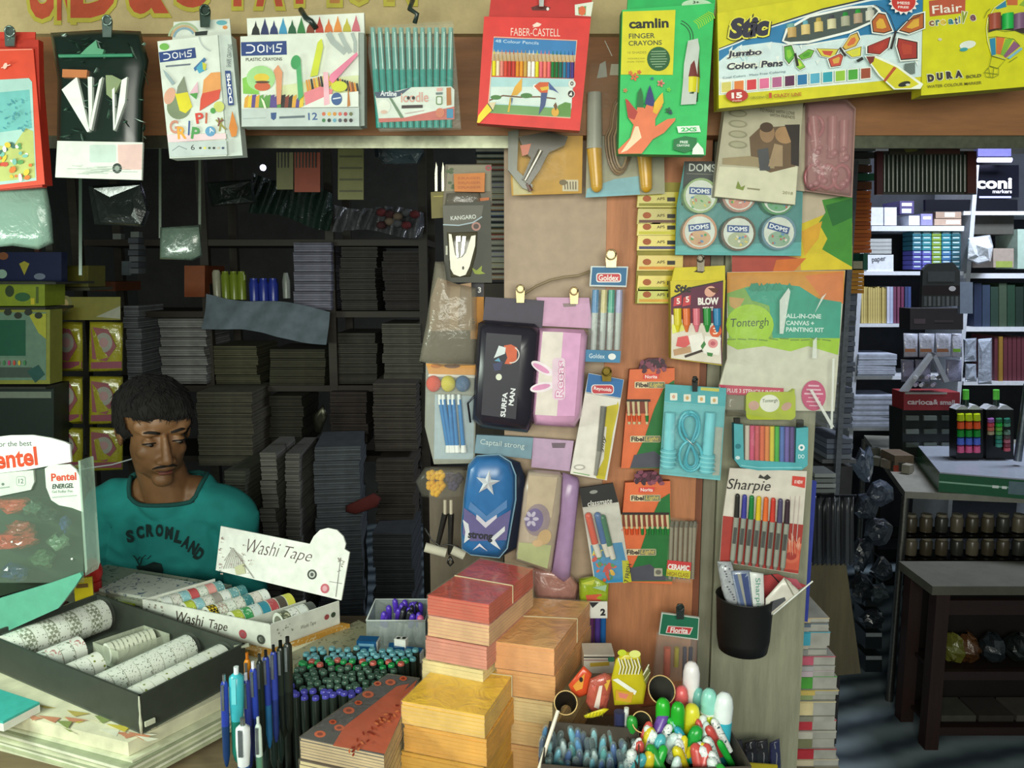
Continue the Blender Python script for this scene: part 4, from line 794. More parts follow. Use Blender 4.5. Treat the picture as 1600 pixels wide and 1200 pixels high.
# pen packs middle
def pens(mk, it, xs, y0, y1, cols, r, d=.008, cap=None, fade=None, dx=0):
    for i, x in enumerate(xs):
        b = mk(it); c = cols[i % len(cols)]
        if cap: b.rod(x, y0, x+dx*.35, y0+cap, d, r*1.02, r*1.08, c+'-g', 8); b.rod(x+dx*.35, y0+cap, x+dx, y1, d, r, r*.9, (fade or c)+'-g', 8)
        else: b.rod(x, y0, x+dx, y1, d, r, r, c+'-g', 8)
        b.build('pen', it.root)
it = It('pen_pack', 'narrow packet of four pastel pens with blue and red name card, beside the pink case', 'pen pack', 950, 480, YA-.006)
b = CL(it); b.sl([(1030, 675), (1242, 678), (1232, 795), (1022, 790)], -.002, .004, 'cfd6d4'); b.off = .0043; b.pg([(1038, 682), (1234, 685), (1228, 786), (1030, 782)], '2a6690'); b.rr(1060, 715, 1202, 768, 14, 'e4e4e0'); b.rr(1066, 720, 1196, 762, 12, 'c43c44'); b.tx('Goldex', 1074, 724, 114, 34, 'f0ece4', 1, .02); b.build('header_card', it.root)
pens(CL, it, (1058, 1106, 1148, 1192), 810, 1150, ['2f7ab0', 'c9b870', '1f9a78', 'a8a4c8'], .0055, .0085, 130, 'b4bab2', -14)
b = CL(it); b.pillow([(1030, 795), (1225, 798), (1205, 1225), (1000, 1220)], .0, .017, 'd4e4ec-c22', .92); b.sl([(1002, 1150), (1200, 1158), (1195, 1225), (998, 1218)], .0172, .0178, '3a7ca4'); b.off = .018; b.tx('Goldex', 1020, 1172, 90, 26, 'cfe0e8', 2, .01); b.el(1150, 1190, 22, 18, 'e4e4e0'); b.build('clear_sleeve', it.root)
clip(955, 418, YA-.014, 'clip holding the pastel pen packet', 26, 18, '9a8a68-m')
it = It('marker_pack', 'tall white packet with one grey pen and yellow flash, red and blue name card', 'pen pack', 930, 670, YA-.012)
b = DM(it); b.sl([(125, 135), (300, 168), (285, 260), (215, 665), (35, 632)], -.002, .006, 'ddd8ce', 'b8b4aa'); b.off = .0063; b.pg([(125, 137), (298, 169), (284, 258), (112, 228)], '2468a4'); b.ln([(112, 232), (282, 262)], 4, '9a9a98')
b.rr(138, 192, 250, 240, 16, 'e8e0dc'); b.rr(143, 196, 246, 236, 14, 'c23a44'); b.tx('Reynolds', 152, 201, 88, 22, 'f0e8e4', 6, .02); b.pg([(270, 275), (240, 350), (215, 400), (200, 560), (160, 640), (165, 655), (205, 662), (225, 560), (245, 430), (275, 300)], 'c2b222'); b.pg([(215, 300), (262, 290), (240, 400), (205, 400)], 'c2b222')
b.tx('Jiffy', 175, 520, 80, 24, '4a4a40', -75, .02, .3); b.el(80, 600, 28, 14, 'a8a49c'); b.el(80, 600, 20, 8, 'ddd8ce'); b.ln([(50, 625), (130, 640)], 4, '6a9a5a'); b.build('card', it.root)
b = DM(it); b.rod(200, 300, 178, 520, .011, .0052, .0046, '6f6e68-g', 10); b.rod(178, 520, 160, 640, .011, .0046, .003, '8a8880-g', 10); b.build('pen', it.root)
clip(948, 596, YA-.02, 'black and brass clip holding the tall white packet', 20, 16, '6a5a24-m')
it = It('marker_pack', 'packet with black name card holding a red, a blue and a green marker', 'pen pack', 940, 840, YA-.014)
b = DM(it); b.sl([(80, 705), (245, 680), (275, 780), (335, 1165), (155, 1175)], -.003, .001, 'c9c6bc'); b.off = .0013; b.pg([(135, 985), (290, 970), (332, 1165), (158, 1173)], '2a86b8'); b.pg([(290, 1060), (322, 1060), (338, 1165), (296, 1172)], 'b9b81e'); b.tx('7 FRESH', 300, 1165, 90, 22, '2a2a1e', -80, .02)
for i in range(34): b.el(205+R_.uniform(-50, 50), R_.uniform(1020, 1160), R_.uniform(8, 18), R_.uniform(5, 12), R_.choice(['c8402c', 'd8502e', 'd9a82c', '3f8a4a', 'c23a34', '2a86b8']), R_.uniform(0, 180))
b.tx('ART', 140, 1012, 55, 26, 'd8d04a', -5, .02); b.build('backing_card', it.root)
b = DM(it); b.sl([(80, 703), (246, 678), (272, 772), (96, 798)], .001, .005, '1e1c1c'); b.off = .0053; b.tx('classmate', 118, 768, 122, 26, 'd8d4cc', -8, .01, .2); b.el(150, 722, 20, 9, '8a8a84', -8); b.build('header_card', it.root)
for x, c, y in ((125, 'c8442e', 840), (170, '285a92', 838), (195, '1f6a4c', 850)):
    b = DM(it); b.rod(x, y, x+32, y+135, .009, .0062, .0062, c+'-g', 10); b.sp(b.P(x, y, .009), .0062, c+'-g', 10, 6); b.rod(x+32, y+135, x+52, y+200, .009, .006, .005, 'cfcac0-g', 10); b.build('marker', it.root)
b = DM(it); b.pillow([(96, 800), (275, 780), (325, 1150), (160, 1165)], .001, .019, 'e0dccc-c16', .92); b.build('clear_sleeve', it.root)
def norita(y0, sc, full, lab, dy=0):
    it = It('marker_set', lab, 'pen set', 1010, 640+(y0-60)/3.157, YA+.0)
    X = lambda x, y: (x+(-22 if full else 0)*1, y0+y)
    b = DM(it); b.sl([X(328, 58), X(550, 50), X(545, 540) if not full else X(560, 560), X(285, 545)], -.002, .009, 'd96a3c', '9c4424')
    b.sl([X(370, 60), X(385, 20), X(420, 4), X(470, 2), X(505, 30), X(520, 58)], -.002, .006, '5a2a3c'); b.off = .0093
    for i in range(24): x, y = X(R_.uniform(380, 510), R_.uniform(5, 70)); b.el(x, y, 14, 10, R_.choice(['7a3c50', '4a2030', '8a4a5a', '3a2430']), R_.uniform(0, 180))
    b.pg([X(500, 140), X(548, 110), X(560, 545), X(330, 545), X(400, 400), X(450, 250)], '1d6a30'); b.pg([X(350, 480), X(450, 460), X(548, 540), X(330, 543)], '4a4a56')
    p = X(398, 82); b.pg([(p[0], p[1]), (p[0]+76, p[1]-2), (p[0]+70, p[1]+22), (p[0]-4, p[1]+24)], 'd6443c'); b.tx('Norita', p[0]+6, p[1]+3, 60, 17, 'f4e4dc', 0, .02)
    for yy in (118, 385):
        p = X(352 if yy < 200 else 330, yy); b.rr(p[0], p[1], p[0]+150, p[1]+32, 5, 'd8c49c'); b.pg([(p[0]+70, p[1]+2), (p[0]+148, p[1]+2), (p[0]+148, p[1]+30), (p[0]+70, p[1]+30)], '7a7a5c'); b.tx('Fibel', p[0]+6, p[1]+4, 62, 24, '2a2020', 0, .035); b.tx('Light', p[0]+76, p[1]+5, 66, 24, 'd0b860', 0, .01, .2)
    p0, p1 = X(312, 205), X(545 if full else 430, 330); b.pg([(p0[0], p0[1]), (p1[0], p0[1]), (p1[0]+0, p0[1]+12), (p0[0], p0[1]+12)], '2a1c18'); b.pg([(p0[0], p0[1]+12), (p1[0]-10, p0[1]+12), (p1[0]-10, p0[1]+70), (p0[0], p0[1]+70)], '7a3420')
    if full: q = X(470, 480); b.rr(q[0], q[1], q[0]+42, q[1]+40, 5, 'a8a490'); b.el(q[0]+21, q[1]+20, 14, 12, '6a665c')
    b.build('carton', it.root)
    for x in ((320, 345, 370, 408) if not full else [305+k*25.5 for k in range(10)]):
        b = DM(it); u, v = X(x, 215); b.rod(u, v, u+6, v+112 if not full else v+98, .0105, .0034, .0026, 'c9b890-g', 7); b.rod(u+5, v+70, u+6, v+100, .0125, .003, .0022, ('d2502c' if x < 400 else '2a7a3a')+'-g', 6); b.build('fineliner', it.root)
norita(60, 1, False, 'orange and green fineliner box partly covered by the turquoise skipping rope packet')
norita(618, 1, True, 'orange and green fineliner box with a row of ten pens, lower of the two')
it = It('pencil_pack', 'clear sleeve of grey ceramic pencils with a red and yellow strip', 'pencil pack', 1065, 860, YA-.008)
pens(DM, it, (540, 562, 586, 610, 634, 652), 865, 1150, ['5c584e', '6a665c'], .0034, .006, 30, '8c8474', -14)
b = DM(it); b.sl([(515, 1058), (632, 1070), (625, 1150), (508, 1135)], .0095, .0102, 'c83c3c'); b.off = .0104; b.pg([(512, 1100), (628, 1112), (625, 1150), (508, 1135)], 'c4bc2a'); b.tx('CERAMIC', 518, 1076, 106, 28, 'f0e6e0', 5, .04); b.tx('HIGH CLASS', 514, 1114, 106, 20, '8a5a1e', 5, .01); b.build('printed_strip', it.root)
b = DM(it); b.sl([(530, 850), (665, 880), (630, 1172), (505, 1160)], .001, .0095, 'd0c8b0-c16'); b.build('clear_sleeve', it.root)
# blow pens
it = It('blow_pen_box', 'small yellow box of five blow pens hanging right of the pastel pen packet', 'box', 1090, 500, YA-.03)
b = CR(it); b.sl([(318, 760), (632, 755), (610, 1240), (320, 1200)], -.006, .012, 'c9b824', '8a7a14'); b.sl([(342, 685), (628, 672), (630, 758), (322, 770)], .0, .006, 'd0c020'); b.off = .0063; b.pg([(450, 708), (480, 690), (515, 702), (500, 715)], '3a3014'); b.build('carton', it.root)
b = CR(it); b.off = .0123; b.pg([(320, 860), (440, 800), (618, 762), (612, 1236), (322, 1198)], '5a1f3a'); b.pg([(325, 950), (430, 1000), (600, 1000), (608, 1232), (323, 1198)], 'd8d0c0'); b.ln([(322, 858), (440, 797), (618, 760)], 7, '24201c')
b.tx('Stic', 340, 780, 98, 46, '24201c', 0, .05, .2); b.tx('BLOW', 474, 855, 118, 42, 'eee8e0', -1, .05); b.tx('PENS', 502, 908, 60, 22, 'eee8e0', -2, .03)
for x in (340, 392): b.pg([(x, 855), (x+42, 840), (x+40, 895), (x-6, 905)], 'c23a40'); 
b.tx('5', 352, 858, 20, 34, 'f0dcd4', -3, .03); b.tx('5', 404, 848, 20, 34, 'f0dcd4', -3, .03); b.el(545, 820, 34, 30, 'd8a08a', -30); b.pg([(530, 800), (590, 800), (585, 830), (560, 825)], '5a2a1c'); b.el(575, 1045, 34, 36, 'd25a2c'); b.tx('3', 560, 1025, 28, 38, 'f0e0c8', 0, .02)
b.pg([(325, 1010), (380, 985), (400, 1040), (330, 1060)], 'd9dc6a'); b.pg([(360, 1080), (415, 1070), (440, 1110), (400, 1140), (350, 1130)], 'd85a5a')
for x, y, w, a in ((470, 1110, 80, -14), (555, 1125, 92, 6)): b.rc(x-w/2, y-48, x+w/2, y+52, 'e8e4da', a)
b.el(560, 1115, 28, 26, 'd88a8a'); b.el(560, 1115, 14, 12, 'b85a64'); b.pg([(525, 1165), (560, 1170), (555, 1190), (530, 1185)], '3a7a3a'); b.pg([(490, 1130), (510, 1100), (520, 1120), (500, 1150)], '3a7a3a'); b.pg([(335, 1150), (430, 1130), (435, 1165), (340, 1185)], 'b8906a'); b.ln([(400, 1190), (500, 1155)], 14, '3a2a24'); b.build('printed_front', it.root)
for x, c in ((358, 'd4c42a'), (408, 'd8703a'), (465, 'd4707e'), (525, '2a8a3a'), (582, '2f7aa8')):
    b = CR(it); b.rod(x, 915, x+2, 1010, .014, .0066, .0062, c+'-g', 12); b.rod(x+2, 1010, x+3, 1050, .014, .005, .002, c+'-g', 10); b.build('blow_pen', it.root)
clip(1095, 424, YA-.036, 'grey clip holding the yellow blow pen box', 26, 12, '6a6458-m')
# canvas kit bag
it = It('art_kit_bag', 'large clear bag printed teal, lime and orange hanging on the right board', 'craft kit', 1225, 560, YA-.012)
b = CR(it); b.sl([(640, 710), (1312, 700), (1250, 1500), (560, 1490), (640, 1200)], -.003, .002, 'd0cfbc'); b.off = .0023; b.pg([(640, 712), (1310, 702), (1300, 880), (640, 880)], 'd08e2c'); b.pg([(1080, 730), (1300, 705), (1300, 890), (1180, 860)], 'd87a3c'); b.pg([(640, 830), (760, 790), (880, 830), (900, 1090), (650, 1090)], '7aa84a'); b.pg([(650, 850), (740, 860), (700, 930), (655, 900)], 'c49a58')
b.pg([(740, 800), (900, 775), (1050, 790), (1160, 860), (1290, 880), (1280, 1090), (900, 1090), (880, 900), (780, 870)], '2a9c84'); b.pg([(645, 1085), (1282, 1085), (1270, 1180), (1100, 1130), (1000, 1160), (850, 1130), (700, 1150), (640, 1120)], '9ec81e')
b.el(770, 1010, 135, 118, 'a0cc20'); b.tx('Tontergh', 660, 975, 215, 62, '24402a', -2, 0, .15)
for t, y, w in (('ALL-IN-ONE', 945, 200), ('CANVAS +', 985, 160), ('PAINTING KIT', 1022, 215)): b.tx(t, 975, y, w, 26, 'cfe8e0', 1, .03)
for i in range(10): b.ln([(640+i*60, 1092+R_.uniform(-6, 6)), (690+i*60, 1094+R_.uniform(-6, 6))], 6, '6a8a2a')
for i in range(16): x = R_.uniform(760, 980); b.pg([(x, R_.uniform(780, 820)), (x+20, 770), (x+40, 810)], '1d8a6e')
b.build('printed_card', it.root)
b = DR(it); b.sl([(80, 145), (440, 165), (438, 215), (130, 200)], .0035, .005, 'c23a5a'); b.off = .0053; b.tx('PLUS 3 STENCILS INSIDE', 128, 165, 292, 22, 'ecd8dc', 2.5, .02); b.build('red_strip', it.root)
b = DR(it); b.sl([(235, 205), (440, 215), (500, 170), (505, 320), (480, 340), (270, 325), (230, 290)], .003, .014, 'a8b81e'); b.off = .0142; b.rr(232, 185, 505, 338, 26, 'aab824'); b.el(275, 260, 30, 26, 'c49a8a'); b.el(455, 265, 30, 20, 'c49a8a', -30); b.el(362, 248, 55, 48, 'dfe0d2'); b.tx('Tontergh', 322, 225, 84, 24, '3a4a2a', -2, .01, .15); b.build('stencil_tin', it.root)
b = DR(it); c = b.P(605, 205, .006); b.off = .006; b.el(605, 205, 67, 84, 'c24a76', 0, 26)
for i, w in enumerate((60, 80, 104, 60, 80, 50)): b.ln([(605-w/2, 150+i*22), (605+w/2, 152+i*22)], 9 if i in (0, 1, 2) else 5, 'e4b8c8')
b.build('round_sticker', it.root)
b = CR(it); b.pillow([(645, 715), (1305, 708), (1295, 1160), (1270, 1560), (1240, 1625), (1150, 1590), (600, 1500), (640, 1180)], .002, .022, 'dfe4d8-c13', .95)
for pts in ([(940, 870), (990, 800), (1000, 820), (960, 1060), (940, 1060)], [(1180, 850), (1205, 830), (1140, 940)], [(1130, 1100), (1150, 1080), (1150, 1200), (1125, 1200)], [(1110, 1380), (1230, 1590), (1250, 1590), (1125, 1375)], [(1240, 1200), (1252, 1200), (1240, 1600), (1228, 1600)]): b.sl(pts, .0225, .024, 'f0f4ee-c55')
b.build('clear_bag', it.root)
b = DR(it); b.pillow([(120, 200), (225, 200), (225, 320), (120, 320)], .004, .02, '6a6252-c50', .8); b.build('brush_pouch', it.root)
# turquoise skipping rope
it = It('skipping_rope', 'turquoise skipping rope looped in a turquoise clear packet', 'skipping rope', 1085, 670, YA-.035)
b = DM(it); b.sl([(505, 190), (805, 210), (775, 665), (475, 635)], -.003, 0, '6fb8bc'); b.off = .0003; b.pg([(505, 190), (805, 210), (800, 300), (500, 275)], '4fa0a6'); b.pg([(680, 205), (770, 212), (768, 228), (678, 220)], 'c4c05a')
for x, y in ((545, 252), (612, 258), (682, 264), (745, 270)): b.rr(x-18, y-18, x+18, y+18, 4, 'dcdccc'); b.el(x, y, 8, 10, R_.choice(['c8a06a', '7a8a8a', 'd0a08a']))
b.pg([(750, 400), (788, 405), (770, 640), (735, 640)], 'b0b0a0'); b.build('backing_card', it.root)
for x0, x1, y1 in ((528, 515, 600), (728, 705, 625)):
    b = DM(it); b.rod(x0, 330, x1+6, y1-90, .012, .0085, .0095, '7ccdd6-g', 14); b.rod(x1+6, y1-90, x1, y1, .012, .0125, .0115, '6cbcc6-g', 14)
    for k in range(4): b.rod(x1+4, y1-80+k*22, x1+3.5, y1-74+k*22, .012, .0136, .0136, '8ed8de-g', 14)
    b.build('handle', it.root)
b = DM(it)
for k in range(3):
    pts = [b.P(622+(74-k*9)*math.sin(t)*(.9 if math.cos(t) > 0 else .72)*(1 if math.cos(t) > 0 else .95) + (10 if math.cos(t) > 0 else -10), 475-(155-k*8)*math.cos(t), .008+k*.004) for t in [i*math.pi/14 for i in range(29)]]
    pts = []
    for i in range(33):
        t = 2*math.pi*i/32; pts.append(b.P(628+(66-k*8)*math.sin(2*t)*.55*(1.25 if t > math.pi else 1) + 8*math.sin(t), 470-(145-k*8)*math.cos(t), .008+k*.004))
    b.tb(pts, .0024, ('4fb0c0-g', '62c0cc-g', '3fa0b4-g')[k], 7)
for sx in (-1, 1): b.tb([b.P(622+sx*50*math.sin(t), 400-75*math.cos(t), .013) for t in [i*math.pi/8 for i in range(9)]], .0024, '55b6c4-g', 7)
b.tb([b.P(628+56*math.sin(t), 545-75*math.cos(t), .015) for t in [i*math.pi/9 for i in range(19)]], .0024, '55b6c4-g', 7); b.build('cord', it.root)
b = DM(it); b.tb([b.P(605, 455, .022), b.P(640, 490, .023), b.P(655, 475, .022)], .0014, 'b8c0c0-m', 6); b.build('wire_tie', it.root)
b = DM(it); b.pillow([(500, 280), (798, 302), (772, 655), (480, 628)], .0006, .026, '9adce0-c22', .93); b.build('clear_sleeve', it.root)
clip(1086, 612, YA-.04, 'dark clip holding the turquoise skipping rope', 24, 9, '3a3c3a-m')
# clay sticks
it = It('clay_set', 'turquoise tray of ten rainbow modelling clay sticks', 'clay set', 1205, 695, YA-.012)
b = DR(it); OUTC = [(165, 360), (215, 365), (220, 560), (505, 575), (510, 385), (575, 380), (572, 590), (540, 615), (300, 618), (200, 600), (168, 560)]
b.sl([(165, 362), (575, 382), (572, 590), (545, 612), (300, 616), (200, 600), (168, 560)], -.003, 0, '9a9a88'); b.sl(OUTC, .0003, .014, '4fa8b0', '3a8890'); b.off = .0143
b.ln([(205, 590), (300, 603), (540, 602)], 5, '8ad0d4'); b.el(538, 492, 18, 18, 'e8ecec'); b.el(538, 492, 8, 8, '3a8a94'); b.el(188, 485, 16, 14, '2a7a84'); b.tx('DO', 520, 530, 34, 22, 'cfe8ea', 0, .02); b.el(186, 548, 13, 10, 'cfe8ea'); b.build('tray', it.root)
for i, c in enumerate(('c9c0b0', 'cc4a70', 'c8505a', 'd8643c', 'd8803a', 'd0c22e', '3fa834', '4a6ab0', '6a5aa0', '54407c')):
    b = DR(it); x = 238+i*27.5; b.rod(x, 368+i*1.0, x-2, 560+i*2.4, .009, .0042, .0042, c+'-g', 8); b.build('clay_stick', it.root)
b = DR(it); b.pillow([(222, 362), (508, 380), (503, 578), (222, 566)], .001, .017, 'e8ecea-c12', .96); b.build('blister', it.root)
b = DR(it); b.sl([(168, 330), (200, 330), (200, 440), (170, 440)], .001, .008, '2c2a26-g'); b.sl([(515, 340), (550, 340), (550, 440), (517, 440)], .001, .008, '2c2a26-g'); b.build('hang_strap', it.root)
# Sharpie
it = It('marker_pack', 'white and red card of eight grey-bodied markers with coloured caps', 'marker pack', 1190, 810, YA-.02)
b = DR(it); b.sl([(142, 605), (568, 622), (545, 920), (520, 1190), (88, 1120), (105, 870)], -.002, .002, 'd6cfc2'); b.off = .0023; b.pg([(105, 868), (548, 918), (520, 1188), (88, 1118)], 'a83c34'); b.pg([(455, 1010), (535, 1020), (520, 1170), (430, 1160)], 'cc5a44'); b.el(480, 1090, 46, 40, 'd26a50'); b.el(480, 1090, 30, 22, 'a83c34')
for i in range(14): x = R_.uniform(460, 530); b.pg([(x, R_.uniform(960, 1040)), (x+14, R_.uniform(960, 1040)), (x+6, R_.uniform(1050, 1100))], R_.choice(['d87a5c', 'c84a38', 'e0a088']))
b.pg([(488, 648), (560, 655), (556, 716), (484, 700)], 'd0463c'); b.tx('8 NEW', 500, 670, 46, 20, 'f4e4dc', 4, .02); b.tx('Sharpie', 128, 662, 242, 76, '2c2a28', 3, .0, .25); b.pg([(310, 640), (330, 655), (350, 640), (370, 658), (345, 672), (330, 664), (300, 660)], '3a3a34')
for x in (478, 505, 530): b.ln([(x, 760), (x-20, 1010)], 4, 'c9b8b0')
b.build('backing_card', it.root)
for i, c in enumerate(('2c2a26', '3f3f94', '1f7a3c', 'd8b82a', 'dd6a34', 'c43c30', '4f4868', '3c2c34')):
    b = DR(it); x = 185+i*39.5; y0 = 738+i*4.5; y1 = 875+i*5; y2 = 1110+i*6; r = .0047
    b.rod(x, y0+22, x-6, y1, .0085, r*.85, r, c+'-g', 10); b.sp(b.P(x, y0+20, .0085), r*.85, c+'-g', 10, 6); g = b.build('cap', None)
    b = DR(it); b.rod(x-6, y1, x-28, y2, .0085, r*1.02, r*.95, '93968a-g', 10); b.rod(x-28, y2, x-30, y2+18, .0085, r*.8, r*.6, '7c7e74-g', 8); m = b.build('marker', it.root)
    b = DR(it); b.rc(x-24, (y1+y2)/2-60, x-6, (y1+y2)/2+30, '4a4c48', 6, off=.0085+r+.0004); b.off = 0
    g.parent = m; t = b.build('black_print', m)
# cup
it = It('pen_cup', 'black cup fixed to the lower right board', 'cup', 1165, 970, 1.30)
r0 = .0475; b = it.b(); c = it.L(1165, 905, 0); zt = it.L(1165, 932, 0).z; zb_ = it.L(1165, 1012, 0).z; cy0 = -.0
b.la([(r0*.80, zb_), (r0*.86, zb_-.001), (r0*.93, zb_+.02), (r0, zt), (r0*1.03, zt+.003), (r0*.97, zt+.002), (r0*.82, zb_+.006)], '100f0e', 28, (c.x, 0, 0)); b.build('cup_body', it.root)
cupx = it.O.x + c.x
# ------------------------------------------------ the dim room behind, left opening
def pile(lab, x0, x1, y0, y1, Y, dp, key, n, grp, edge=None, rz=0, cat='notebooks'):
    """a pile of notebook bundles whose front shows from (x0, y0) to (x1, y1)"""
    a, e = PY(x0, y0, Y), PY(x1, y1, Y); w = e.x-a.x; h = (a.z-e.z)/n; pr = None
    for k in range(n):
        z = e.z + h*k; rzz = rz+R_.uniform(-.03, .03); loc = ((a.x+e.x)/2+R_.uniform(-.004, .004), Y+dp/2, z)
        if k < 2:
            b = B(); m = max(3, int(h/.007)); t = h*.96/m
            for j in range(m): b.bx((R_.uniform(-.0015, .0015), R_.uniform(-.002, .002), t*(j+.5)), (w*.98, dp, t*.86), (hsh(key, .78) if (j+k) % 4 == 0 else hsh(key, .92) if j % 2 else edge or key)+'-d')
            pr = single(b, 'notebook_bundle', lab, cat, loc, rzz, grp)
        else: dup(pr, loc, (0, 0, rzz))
def rack(lab, x0, x1, ys, Y, dp, key, ztop, posts):
    root = thing('shelf_rack', lab, 'shelf', (PY((x0+x1)/2, 600, Y).x, Y, 0)); O = Vector(root.location)
    for y in ys:
        a, e = PY(x0, y, Y), PY(x1, y, Y); b = B(); b.bx(((a.x+e.x)/2-O.x, dp/2, a.z-.012), (e.x-a.x, dp, .022), key); b.build('shelf_board', root)
    for x in posts:
        p = PY(x, 600, Y); b = B(); b.bx((p.x-O.x, .01, ztop/2), (.03, .03, ztop), key); b.build('post', root)
        b = B(); b.bx((p.x-O.x, dp, ztop/2), (.03, .03, ztop), key); b.build('post', root)
    return root
G = 'notebook bundles on the back left shelves'
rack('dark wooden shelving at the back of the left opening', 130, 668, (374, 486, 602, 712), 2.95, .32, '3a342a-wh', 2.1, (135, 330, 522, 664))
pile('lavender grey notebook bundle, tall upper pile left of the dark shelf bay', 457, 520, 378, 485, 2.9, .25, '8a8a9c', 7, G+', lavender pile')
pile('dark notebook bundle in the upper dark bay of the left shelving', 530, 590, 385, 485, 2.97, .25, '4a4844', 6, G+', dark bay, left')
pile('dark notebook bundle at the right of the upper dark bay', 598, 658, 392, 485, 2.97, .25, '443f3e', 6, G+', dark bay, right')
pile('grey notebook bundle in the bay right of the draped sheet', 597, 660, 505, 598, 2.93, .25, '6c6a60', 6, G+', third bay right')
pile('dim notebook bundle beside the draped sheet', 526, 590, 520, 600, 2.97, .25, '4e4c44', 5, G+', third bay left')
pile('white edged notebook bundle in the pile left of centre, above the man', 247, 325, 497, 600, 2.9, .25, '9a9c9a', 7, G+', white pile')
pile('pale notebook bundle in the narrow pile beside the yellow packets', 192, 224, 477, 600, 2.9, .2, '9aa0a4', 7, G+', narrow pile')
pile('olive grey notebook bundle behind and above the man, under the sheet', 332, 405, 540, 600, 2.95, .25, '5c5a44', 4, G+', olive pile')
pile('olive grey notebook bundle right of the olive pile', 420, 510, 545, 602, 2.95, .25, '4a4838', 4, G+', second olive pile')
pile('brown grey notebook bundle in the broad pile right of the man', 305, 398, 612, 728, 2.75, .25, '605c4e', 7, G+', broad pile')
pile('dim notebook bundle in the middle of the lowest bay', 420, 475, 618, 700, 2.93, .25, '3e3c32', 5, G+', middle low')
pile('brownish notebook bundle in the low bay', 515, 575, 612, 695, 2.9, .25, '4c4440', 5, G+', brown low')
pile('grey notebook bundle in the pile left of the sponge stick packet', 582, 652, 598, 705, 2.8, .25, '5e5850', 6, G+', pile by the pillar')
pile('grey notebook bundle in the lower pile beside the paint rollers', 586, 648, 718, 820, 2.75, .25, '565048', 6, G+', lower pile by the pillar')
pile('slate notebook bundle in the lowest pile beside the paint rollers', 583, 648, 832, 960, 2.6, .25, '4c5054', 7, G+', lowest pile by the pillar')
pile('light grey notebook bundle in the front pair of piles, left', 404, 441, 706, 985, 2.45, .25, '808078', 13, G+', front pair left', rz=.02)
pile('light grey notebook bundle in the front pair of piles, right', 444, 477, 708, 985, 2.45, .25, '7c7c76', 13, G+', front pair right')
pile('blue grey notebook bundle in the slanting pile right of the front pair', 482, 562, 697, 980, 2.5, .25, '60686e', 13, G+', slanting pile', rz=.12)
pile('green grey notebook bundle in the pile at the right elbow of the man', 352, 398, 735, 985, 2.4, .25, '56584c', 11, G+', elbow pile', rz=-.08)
# stack of coloured books beside the orange eraser pack
for i in range(24):
    y = 222+i*9; c = ['4a5a74', '8a8a80', '5a4a44', '7a6a4a', 'a8a894', '3a3c46', '6a6a62', '94765a', '9a5a50', 'b0a888', '3c4a44', '8c8c9a'][(i*5) % 12]
    a, e = PY(744+R_.uniform(-3, 3), y, 2.1), PY(800, y+8, 2.1); b = B(); b.bx((0, 0, 0), (e.x-a.x, .2, a.z-e.z), c+'-d'); b.bx((0, -.004, 0), (e.x-a.x-.004, .2, (a.z-e.z)*.5), 'a4a496-d')
    single(b, 'book', '%s thin book in the tall coloured stack left of the plywood board' % {'4a5a74': 'slate blue', '8a8a80': 'grey', '5a4a44': 'brown', '7a6a4a': 'tan', 'a8a894': 'cream', '3a3c46': 'navy', '6a6a62': 'dark grey', '94765a': 'orange brown', '9a5a50': 'dull red', 'b0a888': 'ivory', '3c4a44': 'dark green', '8c8c9a': 'lavender'}[c], 'book', ((a.x+e.x)/2, 2.2, (a.z+e.z)/2), 0, 'books in the tall coloured stack')
b = B(); e = PY(772, 440, 2.1); b.bx((e.x, 2.2, e.z/2), (.1, .2, e.z-.01), '3a342a-w'); single(b, 'shelf_upright', 'narrow dark stand carrying the tall coloured book stack', 'stand', (0, 0, 0))
def pk(name, lab, cat, pts, Y, c, th=.012, prints=None, grp=None, rim=.88):
    cx = sum(p[0] for p in pts)/len(pts); cy = sum(p[1] for p in pts)/len(pts); it = It(name, lab, cat, cx, cy, Y, group=grp); b = it.b(); b.pillow(pts, 0, th, c, rim)
    if prints: b.off = th*1.06+.0005; prints(b)
    return it.one(b)
def bxp(name, lab, cat, x0, y0, x1, y1, Y, dp, c, side=None, prints=None, grp=None):
    it = It(name, lab, cat, (x0+x1)/2, (y0+y1)/2, Y, group=grp); b = it.b(); b.rsl(x0, y0, x1, y1, -dp, 0, c, side); b.off = .0004; b.step = .0003
    if prints: prints(b)
    return it.one(b)
# yellow and pink packets
def yp(x0, y0, x1, y1, lab):
    def pr(b):
        w, h = x1-x0, y1-y0; b.pg([(x0+2, y0+h*.1), (x0+w*.55, y0+h*.15), (x0+w*.8, y0+h*.5), (x0+w*.5, y0+h*.8), (x0+4, y0+h*.75)], '7c4248'); b.el(x0+w*.42, y0+h*.42, w*.26, h*.2, '84847a'); b.pg([(x0+2, y1-h*.18), (x1-2, y1-h*.2), (x1-2, y1-h*.06), (x0+2, y1-h*.05)], '783848'); b.el(x0+w*.42, y0+h*.42, w*.14, h*.1, '947272')
    pk('snack_packet', lab, 'packet', [(x0, y0), (x1, y0), (x1, y1), (x0, y1)], 2.3, '8a8422-p', .02, pr)
for r, (ya, yb) in enumerate(((503, 580), (588, 662), (668, 735))):
    for c, (xa, xb) in enumerate(((84, 130), (140, 192))):
        yp(xa, ya, xb, yb, 'yellow and pink packet, %s of three in the %s hanging column' % (('top', 'middle', 'bottom')[r], ('left', 'right')[c]))
bxp('hanging_card', 'olive yellow hanging card above the yellow and pink packets', 'card', 78, 464, 188, 500, 2.3, .004, '6c6820', None, lambda b: (b.el(97, 478, 14, 18, '6a6a3a', 40), b.el(97, 478, 8, 12, '9a8a5a', 40), b.pg([(150, 495), (188, 478), (188, 498)], '8a8c7c')))
